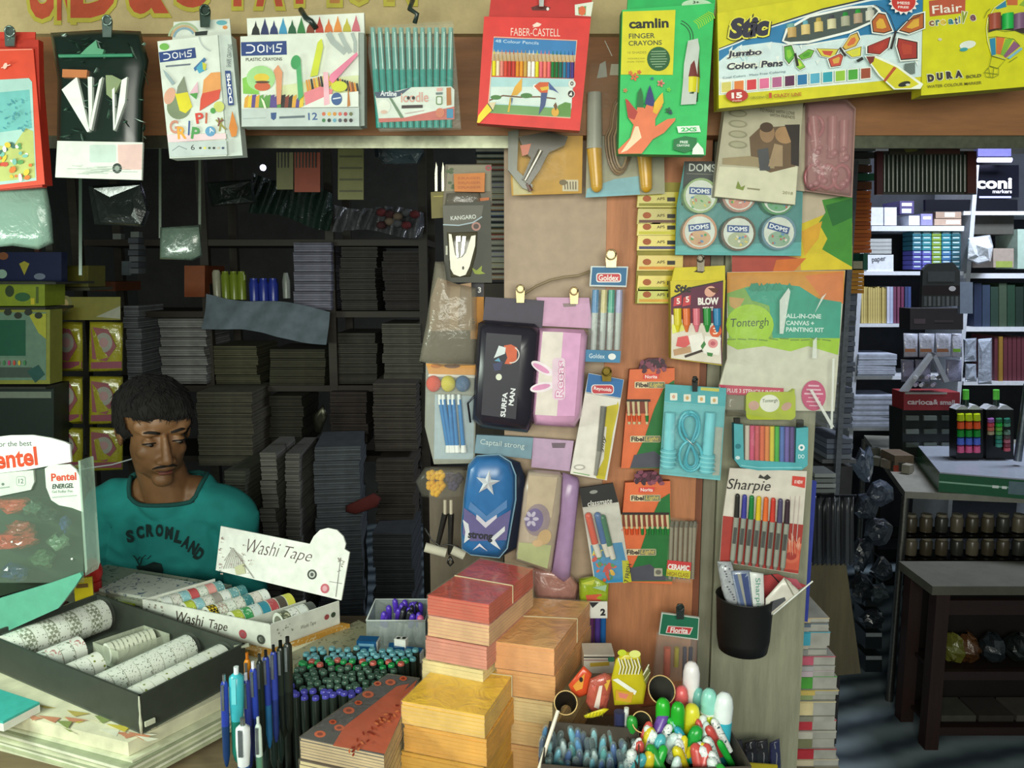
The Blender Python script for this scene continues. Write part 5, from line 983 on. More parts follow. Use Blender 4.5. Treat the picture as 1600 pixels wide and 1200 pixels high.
b = B(); p = PY(76, 600, 2.32); b.bx((0, 0, 0), (.012, .012, 2.0), '4a2c20-w'); single(b, 'wooden_post', 'thin brown upright between the left edge boxes and the yellow packets', 'post', (p.x, p.y, 1.0))
bxp('stationery_box', 'lime green box with dark cartoon-like blobs at the left edge', 'box', -30, 440, 70, 478, 2.2, .1, '7c8e1c', None, lambda b: (b.el(15, 455, 7, 9, '2a3a1c'), b.el(35, 464, 12, 7, '2a5a34'), b.rc(56, 448, 60, 474, '4a5a1e'), b.rc(48, 466, 54, 476, 'c0b428')))
bxp('art_set_box', 'green and white art set box with a yellow border at the left edge', 'box', -30, 484, 78, 600, 2.15, .06, '7c8030', None, lambda b: (b.rc(-30, 488, 72, 594, '5c7a68'), b.rc(-30, 500, 40, 556, '0c5038'), b.rc(-30, 560, 40, 572, '66806e'), b.rc(-30, 574, 50, 590, '3a4a40'), b.pg([(44, 490), (72, 490), (72, 530), (60, 520)], '9a9c2c'), b.pg([(42, 580), (60, 570), (70, 585), (55, 598)], '1a4a44'), [b.el(12+i*16, 488+(i % 2)*5, 6, 5, '20281c') for i in range(4)], [b.el(-10+i*8, 567, 2, 4, ('b84a3a', 'c8b03a', '3a7a4a', 'a83a6a')[i % 4]) for i in range(7)]))
bxp('stationery_box', 'dark green box below the art set at the left edge', 'box', -30, 602, 84, 700, 2.2, .1, '15241e', None, lambda b: (b.rc(-30, 612, 80, 622, '6f7a6c'), b.rc(50, 592, 76, 600, '6a2c28')))
bxp('party_pack', 'dark blue pack with yellow hearts above the lime box', 'packet', -30, 394, 96, 440, 2.25, .03, '1c2444-g', None, lambda b: (b.pg([(30, 412), (38, 408), (46, 412), (38, 430)], '9a942c'), b.el(5, 400, 8, 6, '7a4a2a'), b.el(62, 432, 9, 5, '6a7488'), b.el(3, 428, 8, 7, '8aa898')))
bxp('storage_box', 'olive box right of the dark blue pack', 'box', 82, 415, 138, 448, 2.4, .1, '5e5c1e', None, lambda b: b.rc(96, 418, 132, 444, '6a6822'))
bxp('storage_box', 'brown strip box on the back shelf, right of the olive box', 'box', 140, 440, 180, 455, 2.9, .2, '7c4628')
bxp('storage_box', 'rust brown box on the shelf edge, left of the green jars', 'box', 288, 415, 320, 464, 2.9, .2, '8a4418')
for i, (x, y) in enumerate(((176, 365), (204, 362))): bxp('small_box', 'small white labelled box, %s of the two on the dim upper shelf' % ('left', 'right')[i], 'box', x, y, x+13, y+9, 2.9, .03, '7c8480')
for i in range(6): bxp('small_box', 'small grey carton in the little stack on the dim upper shelf', 'box', 200+(i % 2)*2, 372+i*9.5, 216, 380+i*9.5, 2.9, .06, ('5a6068', '70787c')[i % 2], grp='small cartons on the dim shelf')
bxp('small_box', 'pale square carton left of the little stack of cartons', 'box', 190, 408, 205, 430, 2.92, .05, '5c6c70')
for i, x in enumerate((354, 367, 379)):
    p = PY(x, 468, 2.88); b = B(); b.la([(.015, 0), (.016, .085), (.012, .092), (.012, .1)], '7a8c2c-g', 14); single(b, 'jar', 'lime green jar on the shelf, %s of three' % ('left', 'middle', 'right')[i], 'jar', p)
for i, x in enumerate((398, 413, 428)):
    p = PY(x, 470, 2.88); b = B(); b.la([(.017, 0), (.018, .06), (.014, .07), (.014, .08)], '2c3c9c-g', 14); single(b, 'jar', 'dark blue jar on the shelf, %s of three' % ('left', 'middle', 'right')[i], 'jar', p)
p = PY(340, 466, 2.88); b = B(); b.la([(.014, 0), (.015, .09), (.01, .1)], 'a4a48c-g', 14); single(b, 'bottle', 'cream bottle standing left of the lime jars', 'bottle', p)
p = PY(448, 466, 2.88); b = B(); b.la([(.013, 0), (.014, .06), (.008, .09)], '8a9088-g', 14); single(b, 'bottle', 'pale bottle standing right of the dark blue jars', 'bottle', p)
# draped grey sheet: a rippled cloth
def drape(lab, x0, x1, ytop, ybot, Y, key, slope=0, amp=.012, nf=6, cat='cloth'):
    b = B(); nx, ny = 48, 10; vs = []
    O = PY((x0+x1)/2, (ytop+ybot)/2, Y)
    for j in range(ny+1):
        for i in range(nx+1):
            u, v = i/nx, j/ny; x = x0+(x1-x0)*u; y = ytop+(ybot-ytop)*v+slope*(u-.5)+4*math.sin(u*7+v*2)
            p = PY(x, y, Y); p.y += -.04*v + amp*math.sin(u*nf*6.3+v*3)+amp*.6*math.sin(u*31+v*5); vs.append(p-O)
    b.add(vs, [(j*(nx+1)+i, j*(nx+1)+i+1, (j+1)*(nx+1)+i+1, (j+1)*(nx+1)+i) for j in range(ny) for i in range(nx)], key, True)
    return single(b, 'plastic_sheet', lab, cat, O)
drape('crumpled grey plastic sheet hanging over the middle shelf', 322, 515, 472, 522, 2.84, '6c7a84-d', 26, .007, 2.3, cat='sheet')
drape('dark green crumpled sheet over the upper shelf, behind the crayon boxes', 395, 520, 285, 345, 2.84, '22342c-p', 30, cat='sheet')
drape('pale crumpled sheet on top of the dark bay', 522, 662, 325, 365, 2.84, '5a5c60-p', 10, .02, 8, cat='sheet')
for i in range(9): b = B(); b.sp((0, 0, 0), (.018, .02, .014), ('6a2c30-f', '4a2a2c-f', '7a6a5a-f', '5a5c60-f')[i % 4], 10, 8); single(b, 'cloth_roll', 'small rolled cloth end on the pale sheet above the dark bay', 'cloth', PY(596+(i % 5)*13, 332+(i//5)*14+i % 3*3, 2.80), 0, 'rolled cloth ends')
# hanging strips and cards inside
for i, (x0, x1, y0, y1, c, lab) in enumerate(((432, 458, 238, 296, '6a6840', 'olive pen card hanging inside, left of the red card'), (460, 500, 238, 300, '8a3a20', 'red brown pencil card hanging inside, below the crayon tips box'), (528, 568, 215, 312, '70703e', 'olive strip of small packets hanging inside'))):
    bxp('hanging_card', lab, 'card', x0, y0, x1, y1, 2.0, .006, c, None, (lambda b, x0=x0, x1=x1, y0=y0: [b.rc(x0+2+k*5, y0, x0+4+k*5, y0+24, '22241c') for k in range(int((x1-x0)/5)-1)]) if i < 2 else (lambda b: [b.rc(530, 225+k*18, 566, 228+k*18, '4a4a2a') for k in range(5)]))
pk('pouch', 'blue grey pouch hanging inside, right of the olive strip', 'pouch', [(585, 225), (660, 226), (664, 240), (655, 256), (600, 258), (586, 245)], 2.1, '44545c-p', .03)
b = B(); b.sp((0, 0, 0), (.012, .012, .012), 'd8dcff-e6', 12, 8); single(b, 'bright_spot', 'tiny bright spot seen in the dark behind the left opening', 'lamp', PY(411, 262, 3.2))  # small glowing ball for the bright spot
pk('plastic_bag', 'dim plastic bag hanging on two strips left of centre', 'bag', [(250, 355), (312, 352), (316, 400), (300, 407), (250, 404)], 1.75, '5e7064-p', .02)
for x in (250, 312): it = It('hanging_strip', 'thin pale strip holding the dim plastic bag, %s' % ('left', 'right')[x > 300], 'strip', x, 290, 1.75); b = it.b(); b.rsl(x-2, 222, x+2, 372, -.001, .001, '4a5446-g'); it.one(b)
it = It('hanging_strip', 'faint green strip hanging from the beam left of the dim bag', 'strip', 126, 350, 1.6); b = it.b(); b.rsl(123, 240, 128, 430, -.001, .001, '2c4434-g'); it.one(b)
pk('plastic_bag', 'black shiny bag hanging behind the narrow crayon box', 'bag', [(140, 290), (220, 285), (232, 330), (225, 355), (150, 350)], 2.0, '2a302e-p', .04)
pk('plastic_bag', 'dark shiny bag on the upper shelf with bright creases', 'bag', [(322, 285), (395, 280), (400, 318), (330, 322)], 2.6, '202a26-p', .05)
pk('cloth', 'red cloth lying on the piles right of the front pair', 'cloth', [(540, 790), (585, 770), (596, 778), (590, 792), (555, 804), (540, 800)], 2.42, '5c221e-f', .03)
it = It('power_cable', 'thin white cable running behind the neck of the man', 'cable', 160, 725, 2.05); b = it.b(); b.tb([b.P(x, y, 0) for x, y in ((118, 735), (140, 731), (175, 726), (210, 716))], .0018, 'b8c0c0-g', 6); it.one(b)
pk('metal_wire', 'pale twist of wire hanging above the front pair of piles', 'wire', [(488, 650), (505, 632), (512, 650), (500, 680), (492, 672)], 2.6, '4a4c40-m', .01)

root = thing('shelf_rack', 'dark shelving at the left edge carrying the green and lime boxes', 'shelf', (PY(20, 600, 2.2).x, 2.2, 0)); O = Vector(root.location)
for y, x1 in ((440, 100), (479, 84), (601, 84), (701, 88)):
    a, e = PY(-60, y, 2.2), PY(x1, y, 2.2); b = B(); b.bx(((a.x+e.x)/2-O.x, .06, a.z-.0035), (e.x-a.x, .2, .006), '2c3028-w'); b.build('shelf_board', root)
for x in (-50, 84): p = PY(x, 600, 2.3); b = B(); b.bx((p.x-O.x, .14, .85), (.02, .02, 1.7), '2a2c24-w'); b.build('post', root)
it = It('shelf_board', 'narrow shelf under the olive and brown strip boxes', 'shelf', 120, 452, 2.4); b = it.b(); b.rsl(80, 449, 140, 454, -.14, 0, '3a3a28-w'); it.one(b)
# ------------------------------------------------ the lit room behind, right opening
YR = 3.9
root = thing('shelf_rack', 'white shelving across the back of the right opening', 'shelf', (2.2, YR, 0)); O = Vector(root.location)
for x0, x1, y0, y1 in ((1362, 1506, 353, 361), (1345, 1506, 424, 430), (1506, 1700, 427, 435), (1336, 1506, 506, 511), (1506, 1700, 511, 518), (1330, 1500, 588, 593), (1506, 1700, 596, 602), (1506, 1700, 330, 336), (1325, 1500, 668, 673)):
    a, e = PY(x0, y0, YR), PY(x1, y1, YR); b = B(); b.bx(((a.x+e.x)/2-O.x, .17, (a.z+e.z)/2), (e.x-a.x, .34, a.z-e.z), 'cfd4dc-g'); b.build('shelf_board', root)
for x in (1340, 1507, 1690):
    p = PY(x, 500, YR); b = B(); b.bx((p.x-O.x, .17, 1.05), (.02, .348, 2.1), 'b8bec8-g'); b.build('upright', root)
b = B(); b.bx((.35, .35, 1.1), (3.0, .01, 2.2), '23272e-d'); b.build('back_panel', root)
GR = 'white cartons on the top right shelf'
def rb(name, lab, cat, x0, y0, x1, y1, c, dp=.18, Y=YR+.01, prints=None, grp=None): return bxp(name, lab, cat, x0, y0, x1, y1, Y, dp, c, None, prints, grp)
rb('carton', 'white carton on the top shelf beside the pillar, left of the pair', 'box', 1360, 324, 1380, 352, 'c8ccd8'); rb('carton', 'white carton on the top shelf, right of the pair', 'box', 1382, 324, 1401, 352, 'd0d4e0')
rb('small_box', 'purple box with white label, upper of the small boxes on the top shelf', 'box', 1406, 314, 1428, 334, '4a4074', prints=lambda b: (b.rc(1409, 317, 1425, 322, 'd8dcf0'), b.rc(1409, 326, 1424, 333, 'c8d0e8')))
rb('small_box', 'white small box below the purple one on the top shelf', 'box', 1420, 337, 1437, 352, 'd8e0ee'); rb('small_box', 'lilac box right of the white small box on the top shelf', 'box', 1439, 334, 1457, 352, '8a88b8', prints=lambda b: b.rc(1442, 338, 1455, 343, 'd0d0e8'))
rb('small_box', 'beige carton lying at the right end of the top shelf, lower', 'box', 1460, 342, 1502, 352, 'b09888', prints=lambda b: b.rc(1478, 344, 1500, 350, 'd0c8c0')); rb('small_box', 'beige carton with a white window at the right end of the top shelf', 'box', 1462, 331, 1502, 341, 'a08878', prints=lambda b: b.rc(1476, 332, 1492, 339, 'd8dcd8'))
rb('fascia_board', 'dark glossy panel above the top right shelf', 'panel', 1446, 312, 1590, 330, '12141c-g', .02)
for i in range(4): rb('paper_ream', 'grey ream in the small stack on the second shelf', 'paper', 1358+(i % 2), 373+i*6, 1393, 378.4+i*6, 'a4a8a8', grp='grey reams')
rb('paper_ream', 'white labelled ream box under the grey reams', 'box', 1354, 398, 1396, 424, 'd0d6dc', prints=lambda b: b.tx('paper', 1362, 404, 22, 8, '4a4e58', -6, .02))
k = 0
for r in range(8):
    for c in range(5):
        cc = ('2a6a7c', '2f7f8a', '7a9a3a', '2a7a8a', '1f5a64')[c] if r < 4 else ('4a4a9a', '5a5ab0', '7a9a3a', '3a6a9a', '2a5a6a')[c]
        x = 1426+c*15.2; y = 362+r*7.5
        rb('lead_box', '%s small pencil lead box in the grid on the second shelf' % {'2a6a7c': 'dark teal', '2f7f8a': 'teal', '7a9a3a': 'lime', '2a7a8a': 'sea blue', '1f5a64': 'deep teal', '4a4a9a': 'indigo', '5a5ab0': 'violet', '3a6a9a': 'blue', '2a5a6a': 'petrol'}[cc], 'box', x, y, x+14, y+6.6, cc, .1, prints=lambda b, x=x, y=y: b.rc(x+2, y+1, x+12, y+3, 'b8d0d8'), grp='pencil lead boxes, '+cc)
pk('plastic_bag', 'white bulging bag on the second shelf right of the upright', 'bag', [(1512, 372), (1545, 367), (1552, 385), (1548, 408), (1530, 413), (1512, 405)], YR-.02, 'd4dce4-p', .08)
rb('carton', 'beige carton right of the white bulging bag', 'box', 1552, 388, 1584, 418, '9a8e84', prints=lambda b: b.rc(1556, 408, 1582, 418, '8a9a4a')); rb('carton', 'dark carton on top of the beige one, second shelf', 'box', 1514, 336, 1584, 366, '4a4a44', .2, YR+.04); rb('carton', 'pale green carton at the right edge, second shelf', 'box', 1590, 358, 1640, 420, 'a0b8ac')
for i in range(11): rb('file_folder', 'yellow cream file standing on the third shelf', 'folder', 1346+i*3.6, 449+R_.uniform(-2, 2), 1349+i*3.6, 505, 'b8a868', .22, YR+.02+R_.uniform(0, .01), grp='yellow cream files')
for i, (x, c, n_) in enumerate(((1386, 'b8bcd0', 'pale lilac'), (1391, 'a0acc8', 'pale blue'), (1396, '6a3a54', 'maroon'), (1402, '74405a', 'plum'), (1408, '6a3050', 'dark maroon'), (1414, '34406a', 'navy'), (1419, '3c4c80', 'blue'))): rb('file_folder', n_+' file standing right of the yellow files', 'folder', x, 448, x+4.4, 505, c, .22, YR+.02)
for i in range(7): rb('file_folder', ('dark blue', 'slate', 'dark green', 'green grey', 'forest green', 'black green', 'deep green')[i]+' file at the right end of the third shelf', 'folder', 1522+i*13, 442+i % 3*3, 1534+i*13, 512, ('1e2a44', '2c3a50', '22382e', '3a4a3a', '1e3a2a', '182a22', '1c3428')[i], .22, YR+.02)
for i, (x0, x1, y0, y1, n) in enumerate(((1342, 1400, 553, 588, 4), (1332, 1398, 618, 668, 6))): pile(('white exercise book bundle on the fourth shelf behind the pillar', 'white exercise book bundle on the fifth shelf behind the pillar')[i], x0, x1, y0, y1, YR-.02, .2, 'a4acbc', n, ('white bundles on the fourth shelf', 'white bundles on the fifth shelf')[i])
for i in range(7): rb('book', 'maroon book standing at the right end of the fourth shelf', 'book', 1554+i*7, 526, 1560+i*7, 597, '5a2a34', .2, YR+.02, grp='maroon books') if i != 1 else rb('book', 'gold spined book among the maroon books', 'book', 1561, 526, 1567, 597, '8a6a2a', .2)
for i, (x, w) in enumerate(((1412, 22), (1436, 24), (1462, 24), (1487, 16))): pk('paper_packet', 'white hanging packet with an orange band, upper row, %s' % ('first', 'second', 'third', 'fourth')[i]+' from the left', 'packet', [(x, 521), (x+w, 521), (x+w, 558), (x, 558)], 3.5, 'b0b4c4-p', .02, lambda b, x=x, w=w: b.rc(x+2, 545, x+w-2, 550, ('8a5a3a', '8a5a3a', '8a5a3a', '6a9a2a')[i]))
for i, (x, w) in enumerate(((1408, 20), (1430, 24), (1478, 24))): pk('paper_packet', 'pale hanging packet in the lower row, %s' % ('left of the tent-shaped stand', 'behind the tent-shaped stand', 'right of the tent-shaped stand')[i], 'packet', [(x, 562), (x+w, 562), (x+w, 596), (x, 596)], 3.52, '888aa4-p', .02)
for i, (x, w, y1) in enumerate(((1506, 20, 565), (1528, 22, 600), (1508, 18, 596))): pk('paper_packet', 'crumpled white packet right of the hanging row, %s' % ('upper', 'tallest', 'lower')[i], 'packet', [(x, 530 if i < 2 else 568), (x+w, 528 if i < 2 else 568), (x+w, y1), (x, y1)], 3.6, '9aa4b4-p', .03)
# dark hanging pack
it = It('pen_pack', 'dark hanging pack with small white round badge in the middle of the shelves', 'pen pack', 1468, 450, 3.2)
b = it.b(); b.sl([(1442, 422), (1452, 412), (1490, 410), (1500, 424), (1500, 478), (1440, 480)], 0, .02, '3a3e40'); b.off = .0203; b.step = .0003; b.rc(1442, 446, 1500, 461, '241a1e'); b.el(1488, 451, 5.5, 4, 'dcdce4'); b.rc(1450, 424, 1492, 440, '4a5054')
for i in range(8): b.rc(1444+i*7, 463, 1448+i*7, 478, ('5a6064', '6a7074')[i % 2])
b.build('pack_body', it.root)
rb('carton', 'blue grey folded carton hanging right of the dark pack', 'box', 1500, 441, 1520, 490, '6c7888', .02, 3.4)
rb('carton', 'black flat carton below the dark hanging pack', 'box', 1422, 482, 1505, 515, '1a1618', .1, 3.5, lambda b: (b.rc(1428, 498, 1446, 506, '3a3034'), b.rc(1460, 500, 1490, 504, '2c2628')))
# glowing sign
it = It('lit_sign', 'glowing white lettered sign reading coni on black at the far right', 'sign', 1555, 285, 4.16)
b = it.b(); b.rsl(1520, 258, 1592, 308, -.03, 0, '0a0c18-g'); b.build('sign_box', it.root)
b = it.b(); b.off = .001; b.step = .0004; b.tx('coni', 1526, 278, 55, 17, 'e8ecff-e4', 0, .03); b.tx('markers', 1551, 296, 30, 6, 'e0e4ff-e2', 0, .02); b.rc(1530, 306.5, 1580, 309.5, 'b8c0ff-e2'); b.build('lit_letters', it.root)
it = It('lit_shelf_bar', 'violet white glowing bar for the lit shelves above the coni sign', 'lamp', 1555, 245, 4.1); b = it.b(); b.rod(1528, 250, 1580, 250, .02, .012, .012, 'c8c8ff-e3', 10); b.build('tube', it.root); b = it.b(); b.rsl(1528, 232, 1580, 244, -.02, .01, '6a68a0-g'); b.rsl(1532, 219, 1576, 226, -.02, .01, '5a4c9a-g'); b.build('lit_shelf_slab', it.root)  # glowing bar added for the pale lit shelves over the sign
# big dark pen pack near the beam
it = It('pen_pack', 'dark clear pack of many grey green pens hanging under the beam at right', 'pen pack', 1448, 265, 1.5)
for i in range(21): b = it.b(); x = 1382+i*6.6; b.rod(x, 242, x, 300, .006, .0034, .0034, ('262e27-g', '2e372f-g', '353d33-g')[i % 3], 7); b.build('pen', it.root)
b = it.b(); b.rsl(1370, 236, 1380, 304, 0, .011, '34181a-g'); b.rsl(1512, 236, 1526, 302, 0, .011, '3c1c18-g'); b.rsl(1370, 236, 1526, 304, -.002, 0, '1c211c'); b.rsl(1390, 226, 1500, 242, 0, .004, '2e2a16'); b.build('tray', it.root)
b = it.b(); b.off = .0045; b.pg([(1408, 226), (1440, 226), (1432, 236), (1416, 238)], '6a6a24'); b.pg([(1446, 228), (1500, 228), (1500, 240), (1446, 240)], '4a2418'); b.build('header_print', it.root)
# near side tower of books right of the pillar
TW = [(1334, 1368, 226, 236, '5a5e5a', 'grey labelled'), (1334, 1366, 238, 247, '23241f', 'black'), (1336, 1360, 248, 257, '7a7c74', 'grey green'), (1334, 1362, 258, 269, '5c3420', 'brown'), (1335, 1366, 271, 282, '1e5c40', 'dark green'), (1334, 1362, 284, 296, '6a3a1c', 'rust brown')]
for x0, x1, y0, y1, c, n_ in TW: bxp('book', n_+' book in the tower of books beside the canvas board', 'book', x0, y0, x1, y1, 2.5, .2, c, '6a6a64')
for i in range(16): bxp('exercise_book', 'orange covered exercise book in the tower beside the canvas board', 'book', 1333+R_.uniform(-1, 1), 298+i*6.1, 1361+R_.uniform(-1, 1), 303.4+i*6.1, 2.5, .2, ('b45a1c', 'c0641e', 'a8521a')[i % 3], grp='orange exercise books')
bxp('book', 'cream book under the orange exercise books', 'book', 1333, 408, 1348, 420, 2.5, .2, 'a4a088'); bxp('book', 'green edged book under the orange exercise books', 'book', 1349, 396, 1356, 422, 2.5, .2, '1e5a4a')
for i in range(6): bxp('exercise_book', 'yellow orange exercise book in the short stack right of the art kit bag', 'book', 1318, 422+i*6.2, 1350, 427.4+i*6.2, 2.5, .2, ('c88c28', 'b87c20')[i % 2], grp='yellow orange exercise books')
GT = 'grey exercise books in the side shelf'
for i in range(32):
    y = 462+i*8.0
    if 500 < y < 506 or 590 < y < 600 or 668 < y < 680: continue
    bxp('exercise_book', 'slate grey exercise book on the side shelf right of the art kit bag', 'book', 1292 if y > 510 else 1316, y, 1338+R_.uniform(-2, 2)-(y-460)*.03, y+7, 2.5, .2, ('5c6474', '6a7284', '4e5668', '747c88')[i % 4], grp=GT)
b = B(); p0 = PY(1340, 250, 2.48); p1 = PY(1340, 720, 2.48); b.bx((0, 0, 0), (.016, .016, p0.z+.0), '8c9098-m'); single(b, 'shelf_post', 'slim grey metal post of the side shelf right of the pillar', 'post', (p0.x-.012, 2.47, p0.z/2))
bxp('shelf_box', 'plain board under the side shelf books', 'board', 1285, 718, 1338, 724, 2.5, .22, '5a5c60')
b = B(); p = PY(1305, 724, 2.55); b.bx((0, 0, 0), (.1, .18, p.z-.01), '3a3a3c-d'); single(b, 'cabinet_block', 'dark cabinet under the side shelf', 'cabinet', (p.x, 2.62, p.z/2))
# black bags hanging behind the marker card
for i in range(9):
    x = 1270+i*7.2; pk('black_folder', 'black plastic folder hanging in the bunch right of the marker card', 'folder', [(x, 775+i % 3*5), (x+6, 775), (x+7, 880), (x-1, 884)], 1.9+.03*(i % 4), ('2a2c30-g', '3a3d42-g', '202226-g', '4a4d52-g')[i % 4], .02, None, 'bunch of black folders', .6)
for i in range(4): bxp('clear_case', 'grey clear case in the small stack above the black folders', 'case', 1273, 740+i*8, 1306, 746+i*8, 1.95, .08, ('8a9090-g', '6a7070-g')[i % 2], grp='grey clear cases')
it = It('leaning_board', 'brown board leaning behind the book stack right of the pillar', 'board', 1295, 960, 2.1, tilt=-4); b = it.b(); b.sl([(1255, 882), (1322, 880), (1345, 1052), (1262, 1060)], -.01, .01, '5c543c-w'); it.one(b)
# table
TQ = [PZ(1414, 768, .80), PZ(1760, 782, .80), PZ(1700, 690, .80), PZ(1350, 680, .80)]
root = thing('table', 'grey topped table with slim metal legs under the green tray box', 'table', (TQ[0].x, TQ[0].y, 0)); O = Vector(root.location)
b = B(); blk_ = None
def blk0(b, O, P4, z0, z1, m):
    q = [Vector((p.x, p.y, 0)) for p in P4]
    if (q[1]-q[0]).cross(q[2]-q[0]).z < 0: q.reverse()
    v = [(p.x-O.x, p.y-O.y, z-O.z) for z in (z0, z1) for p in q]; b.add(v, [(0, 3, 2, 1), (4, 5, 6, 7), (0, 1, 5, 4), (1, 2, 6, 5), (2, 3, 7, 6), (3, 0, 4, 7)], m)
blk0(b, O, TQ, .775, .80, '8a8a80-n'); b.build('table_top', root)
LG = [PZ(1388, 1098, 0), None, None, None]
for i, (p, q) in enumerate(((TQ[0], PZ(1388, 1098, 0)), (TQ[3], TQ[3]+Vector((.0, -.02, 0))), (TQ[1], TQ[1]), (TQ[2], TQ[2]))):
    b = B(); b.cy((p.x-O.x+.01, p.y-O.y+.015, .775), (q.x-O.x+.01, q.y-O.y+.015, 0), .014, .014, '7a7a74-m', 10); b.build('leg', root)
# tray box on the table
T4 = [PZ(1470, 764, .80), PZ(1740, 790, .80), PZ(1740, 745, .80), PZ(1425, 722, .80)]
T4 = [PZ(1466, 768, .801), PZ(1740, 792, .801), PZ(1690, 722, .801), PZ(1427, 716, .801)]
root = thing('show_box', 'green fronted box with a clear grey lid standing on the table', 'box', (T4[0].x, T4[0].y, .801)); O = Vector(root.location)
b = B(); blk0(b, O, T4, .801, .868, '1f5c3c-g'); b.build('carton', root)
b = B(); blk0(b, O, T4, .869, .874, '9aa2b0-g'); b.build('lid', root)
ex = Vector((T4[1].x-T4[0].x, T4[1].y-T4[0].y, 0)).normalized(); nn = Vector((ex.y, -ex.x, 0))
b = B()
for (s0, s1, z0, z1, c) in ((.0, .45, .835, .841, '8ab8a0'), (.17, .19, .832, .842, 'e4ecec'), (.20, .215, .832, .842, 'e4ecec'), (.22, .29, .815, .862, '5a7480'), (.31, .6, .80+.012, .85, '2f7a50')):
    b.add([(ex*s+nn*(.001+.0004*(c != '8ab8a0'))+Vector((0, 0, z-.801))) for s, z in ((s0, z0), (s1, z0), (s1, z1), (s0, z1))], [(0, 1, 2, 3)], c)
b.build('front_print', root)
bxp('stationery_box', 'open brown carton with a red front left of the green tray box', 'box', 1398, 712, 1428, 738, 3.15, .12, '6a5c4c', None, lambda b: b.rc(1396, 727, 1424, 738, '8c3420'))
for i in range(8): p = PZ(1366+i % 4*15+i, 706+i//4*14+i % 4*4, .82); b = B(); b.bx((0, 0, 0), (.04, .03, .035), ('5a5a50-d', '7a7264-d', '3a3a36-d', '8a8678-d')[i % 4], i); single(b, 'small_box', 'little %s carton scattered on the far left of the table' % ('grey', 'tan', 'black', 'cream', 'ash', 'sand', 'charcoal', 'ivory')[i], 'box', p+Vector((0, 0, .0)))
# display with red label and tent top
it = It('pen_display', 'dark pen display with a red label and a white tent-shaped top', 'display stand', 1456, 640, 3.3)
b = it.b(); b.rsl(1410, 640, 1500, 714, -.12, 0, '232825-g'); b.build('display_body', it.root)
b = it.b(); b.rsl(1412, 613, 1500, 641, -.10, .004, '8c2a30'); b.off = .0045; b.step = .0003; b.tx('carioca', 1418, 624, 40, 8, 'd8c8c8', 1, .03); b.tx('& small', 1458, 624, 34, 8, 'c8b8b8', 2, .03); b.rc(1414, 613, 1480, 616, '9a9c98'); b.build('red_label', it.root)
b = it.b(); b.sl([(1408, 612), (1455, 552), (1463, 552), (1420, 612)], -.01, .012, 'a8acb4'); b.sl([(1455, 552), (1462, 552), (1484, 596), (1476, 598)], -.01, .012, '9a9ea8'); b.build('tent_top', it.root)
for r in range(3):
    for c in range(3): b = it.b(); x = 1416+c*28; y = 650+r*21; b.rsl(x, y, x+20, y+7, 0, .01, ('5a625c-g', '6c7470-g', '4a524c-g')[(r+c) % 3]); b.build('pen_cup', it.root)
for i in range(9): b = it.b(); x = 1430+i % 5*9; y = 590+(i//5)*12; b.cy(b.P(x, y, .02), b.P(x+3, y-2, -.05), .008, .008, ('c8ccd8-g', '2a2c30-g', 'a8a0b8-g')[i % 3], 9); b.build('pen', it.root)
def capstand(lab, x0, x1, y0, cols, w):
    it = It('pen_stand', lab, 'pen stand', (x0+x1)/2, 670, 3.05)
    b = it.b(); b.rsl(x0, 640, x1, 722, -.05, 0, '0c0f0e-g'); b.sl([(x0, 640), (x0+8, 634), (x0+14, 634), (x0+20, 640)], -.05, 0, 'b8bcc4'); b.sl([(x0+18, 640), (x0+26, 633), (x0+32, 633), (x1, 640)], -.05, 0, 'c8ccd4'); b.build('stand_body', it.root)
    xm = (x0+x1)/2-6; b = it.b(); b.rod(xm, 634, xm, 622, -.02, .012, .010, '16302a-g', 12); b.rod(xm, 624, xm, 609, -.02, .0115, .0115, '6adc50-g', 12); b.build('stand_top', it.root)
    for r, row in enumerate(cols):
        for c, k in enumerate(row):
            if not k: continue
            b = it.b(); x = x0+7+c*12.6; y = y0+r*12.4 if w > 5 else y0+r*6.4; b.cy(b.P(x, y+w*.9, .006), b.P(x, y-w*.7, .008), .0135 if w > 5 else .0125, .012 if w > 5 else .011, k+'-g', 12); b.build('pen_cap', it.root)
capstand('black stand of bright round caps in yellow, orange, green, blue and pink rows', 1494, 1536, 651, [['b8d020']*3, ['e0582a']*3, ['1a8a30']*3, ['4a68c8']*3, ['d85a8a']*3], 6.2)
it2 = capstand('black stand with narrow mixed green and pink caps at the right', 1541, 1584, 656, [['8a5a9a', '2a6a4a', '2a6a5a'], ['c84a5a', '2ab840', '5a9a7a'], ['c86a5a', '6ab84a', ''], ['a89a7a', '5aa85a', '6a8a7a'], ['', '3a8a6a', '5a4a4a'], ['', '2a8a7a', 'b86a7a'], ['', '4a9a8a', '8a3a4a'], ['', '', 'c85a6a']], 3)
b = B(); a, e = PY(1590, 720, 2.95), PY(1606, 600, 2.95); b.cy(a, e, .014, .014, '7c848c-m', 10); single(b, 'metal_post', 'slanted grey metal post at the right edge above the table', 'post', (0, 0, 0))
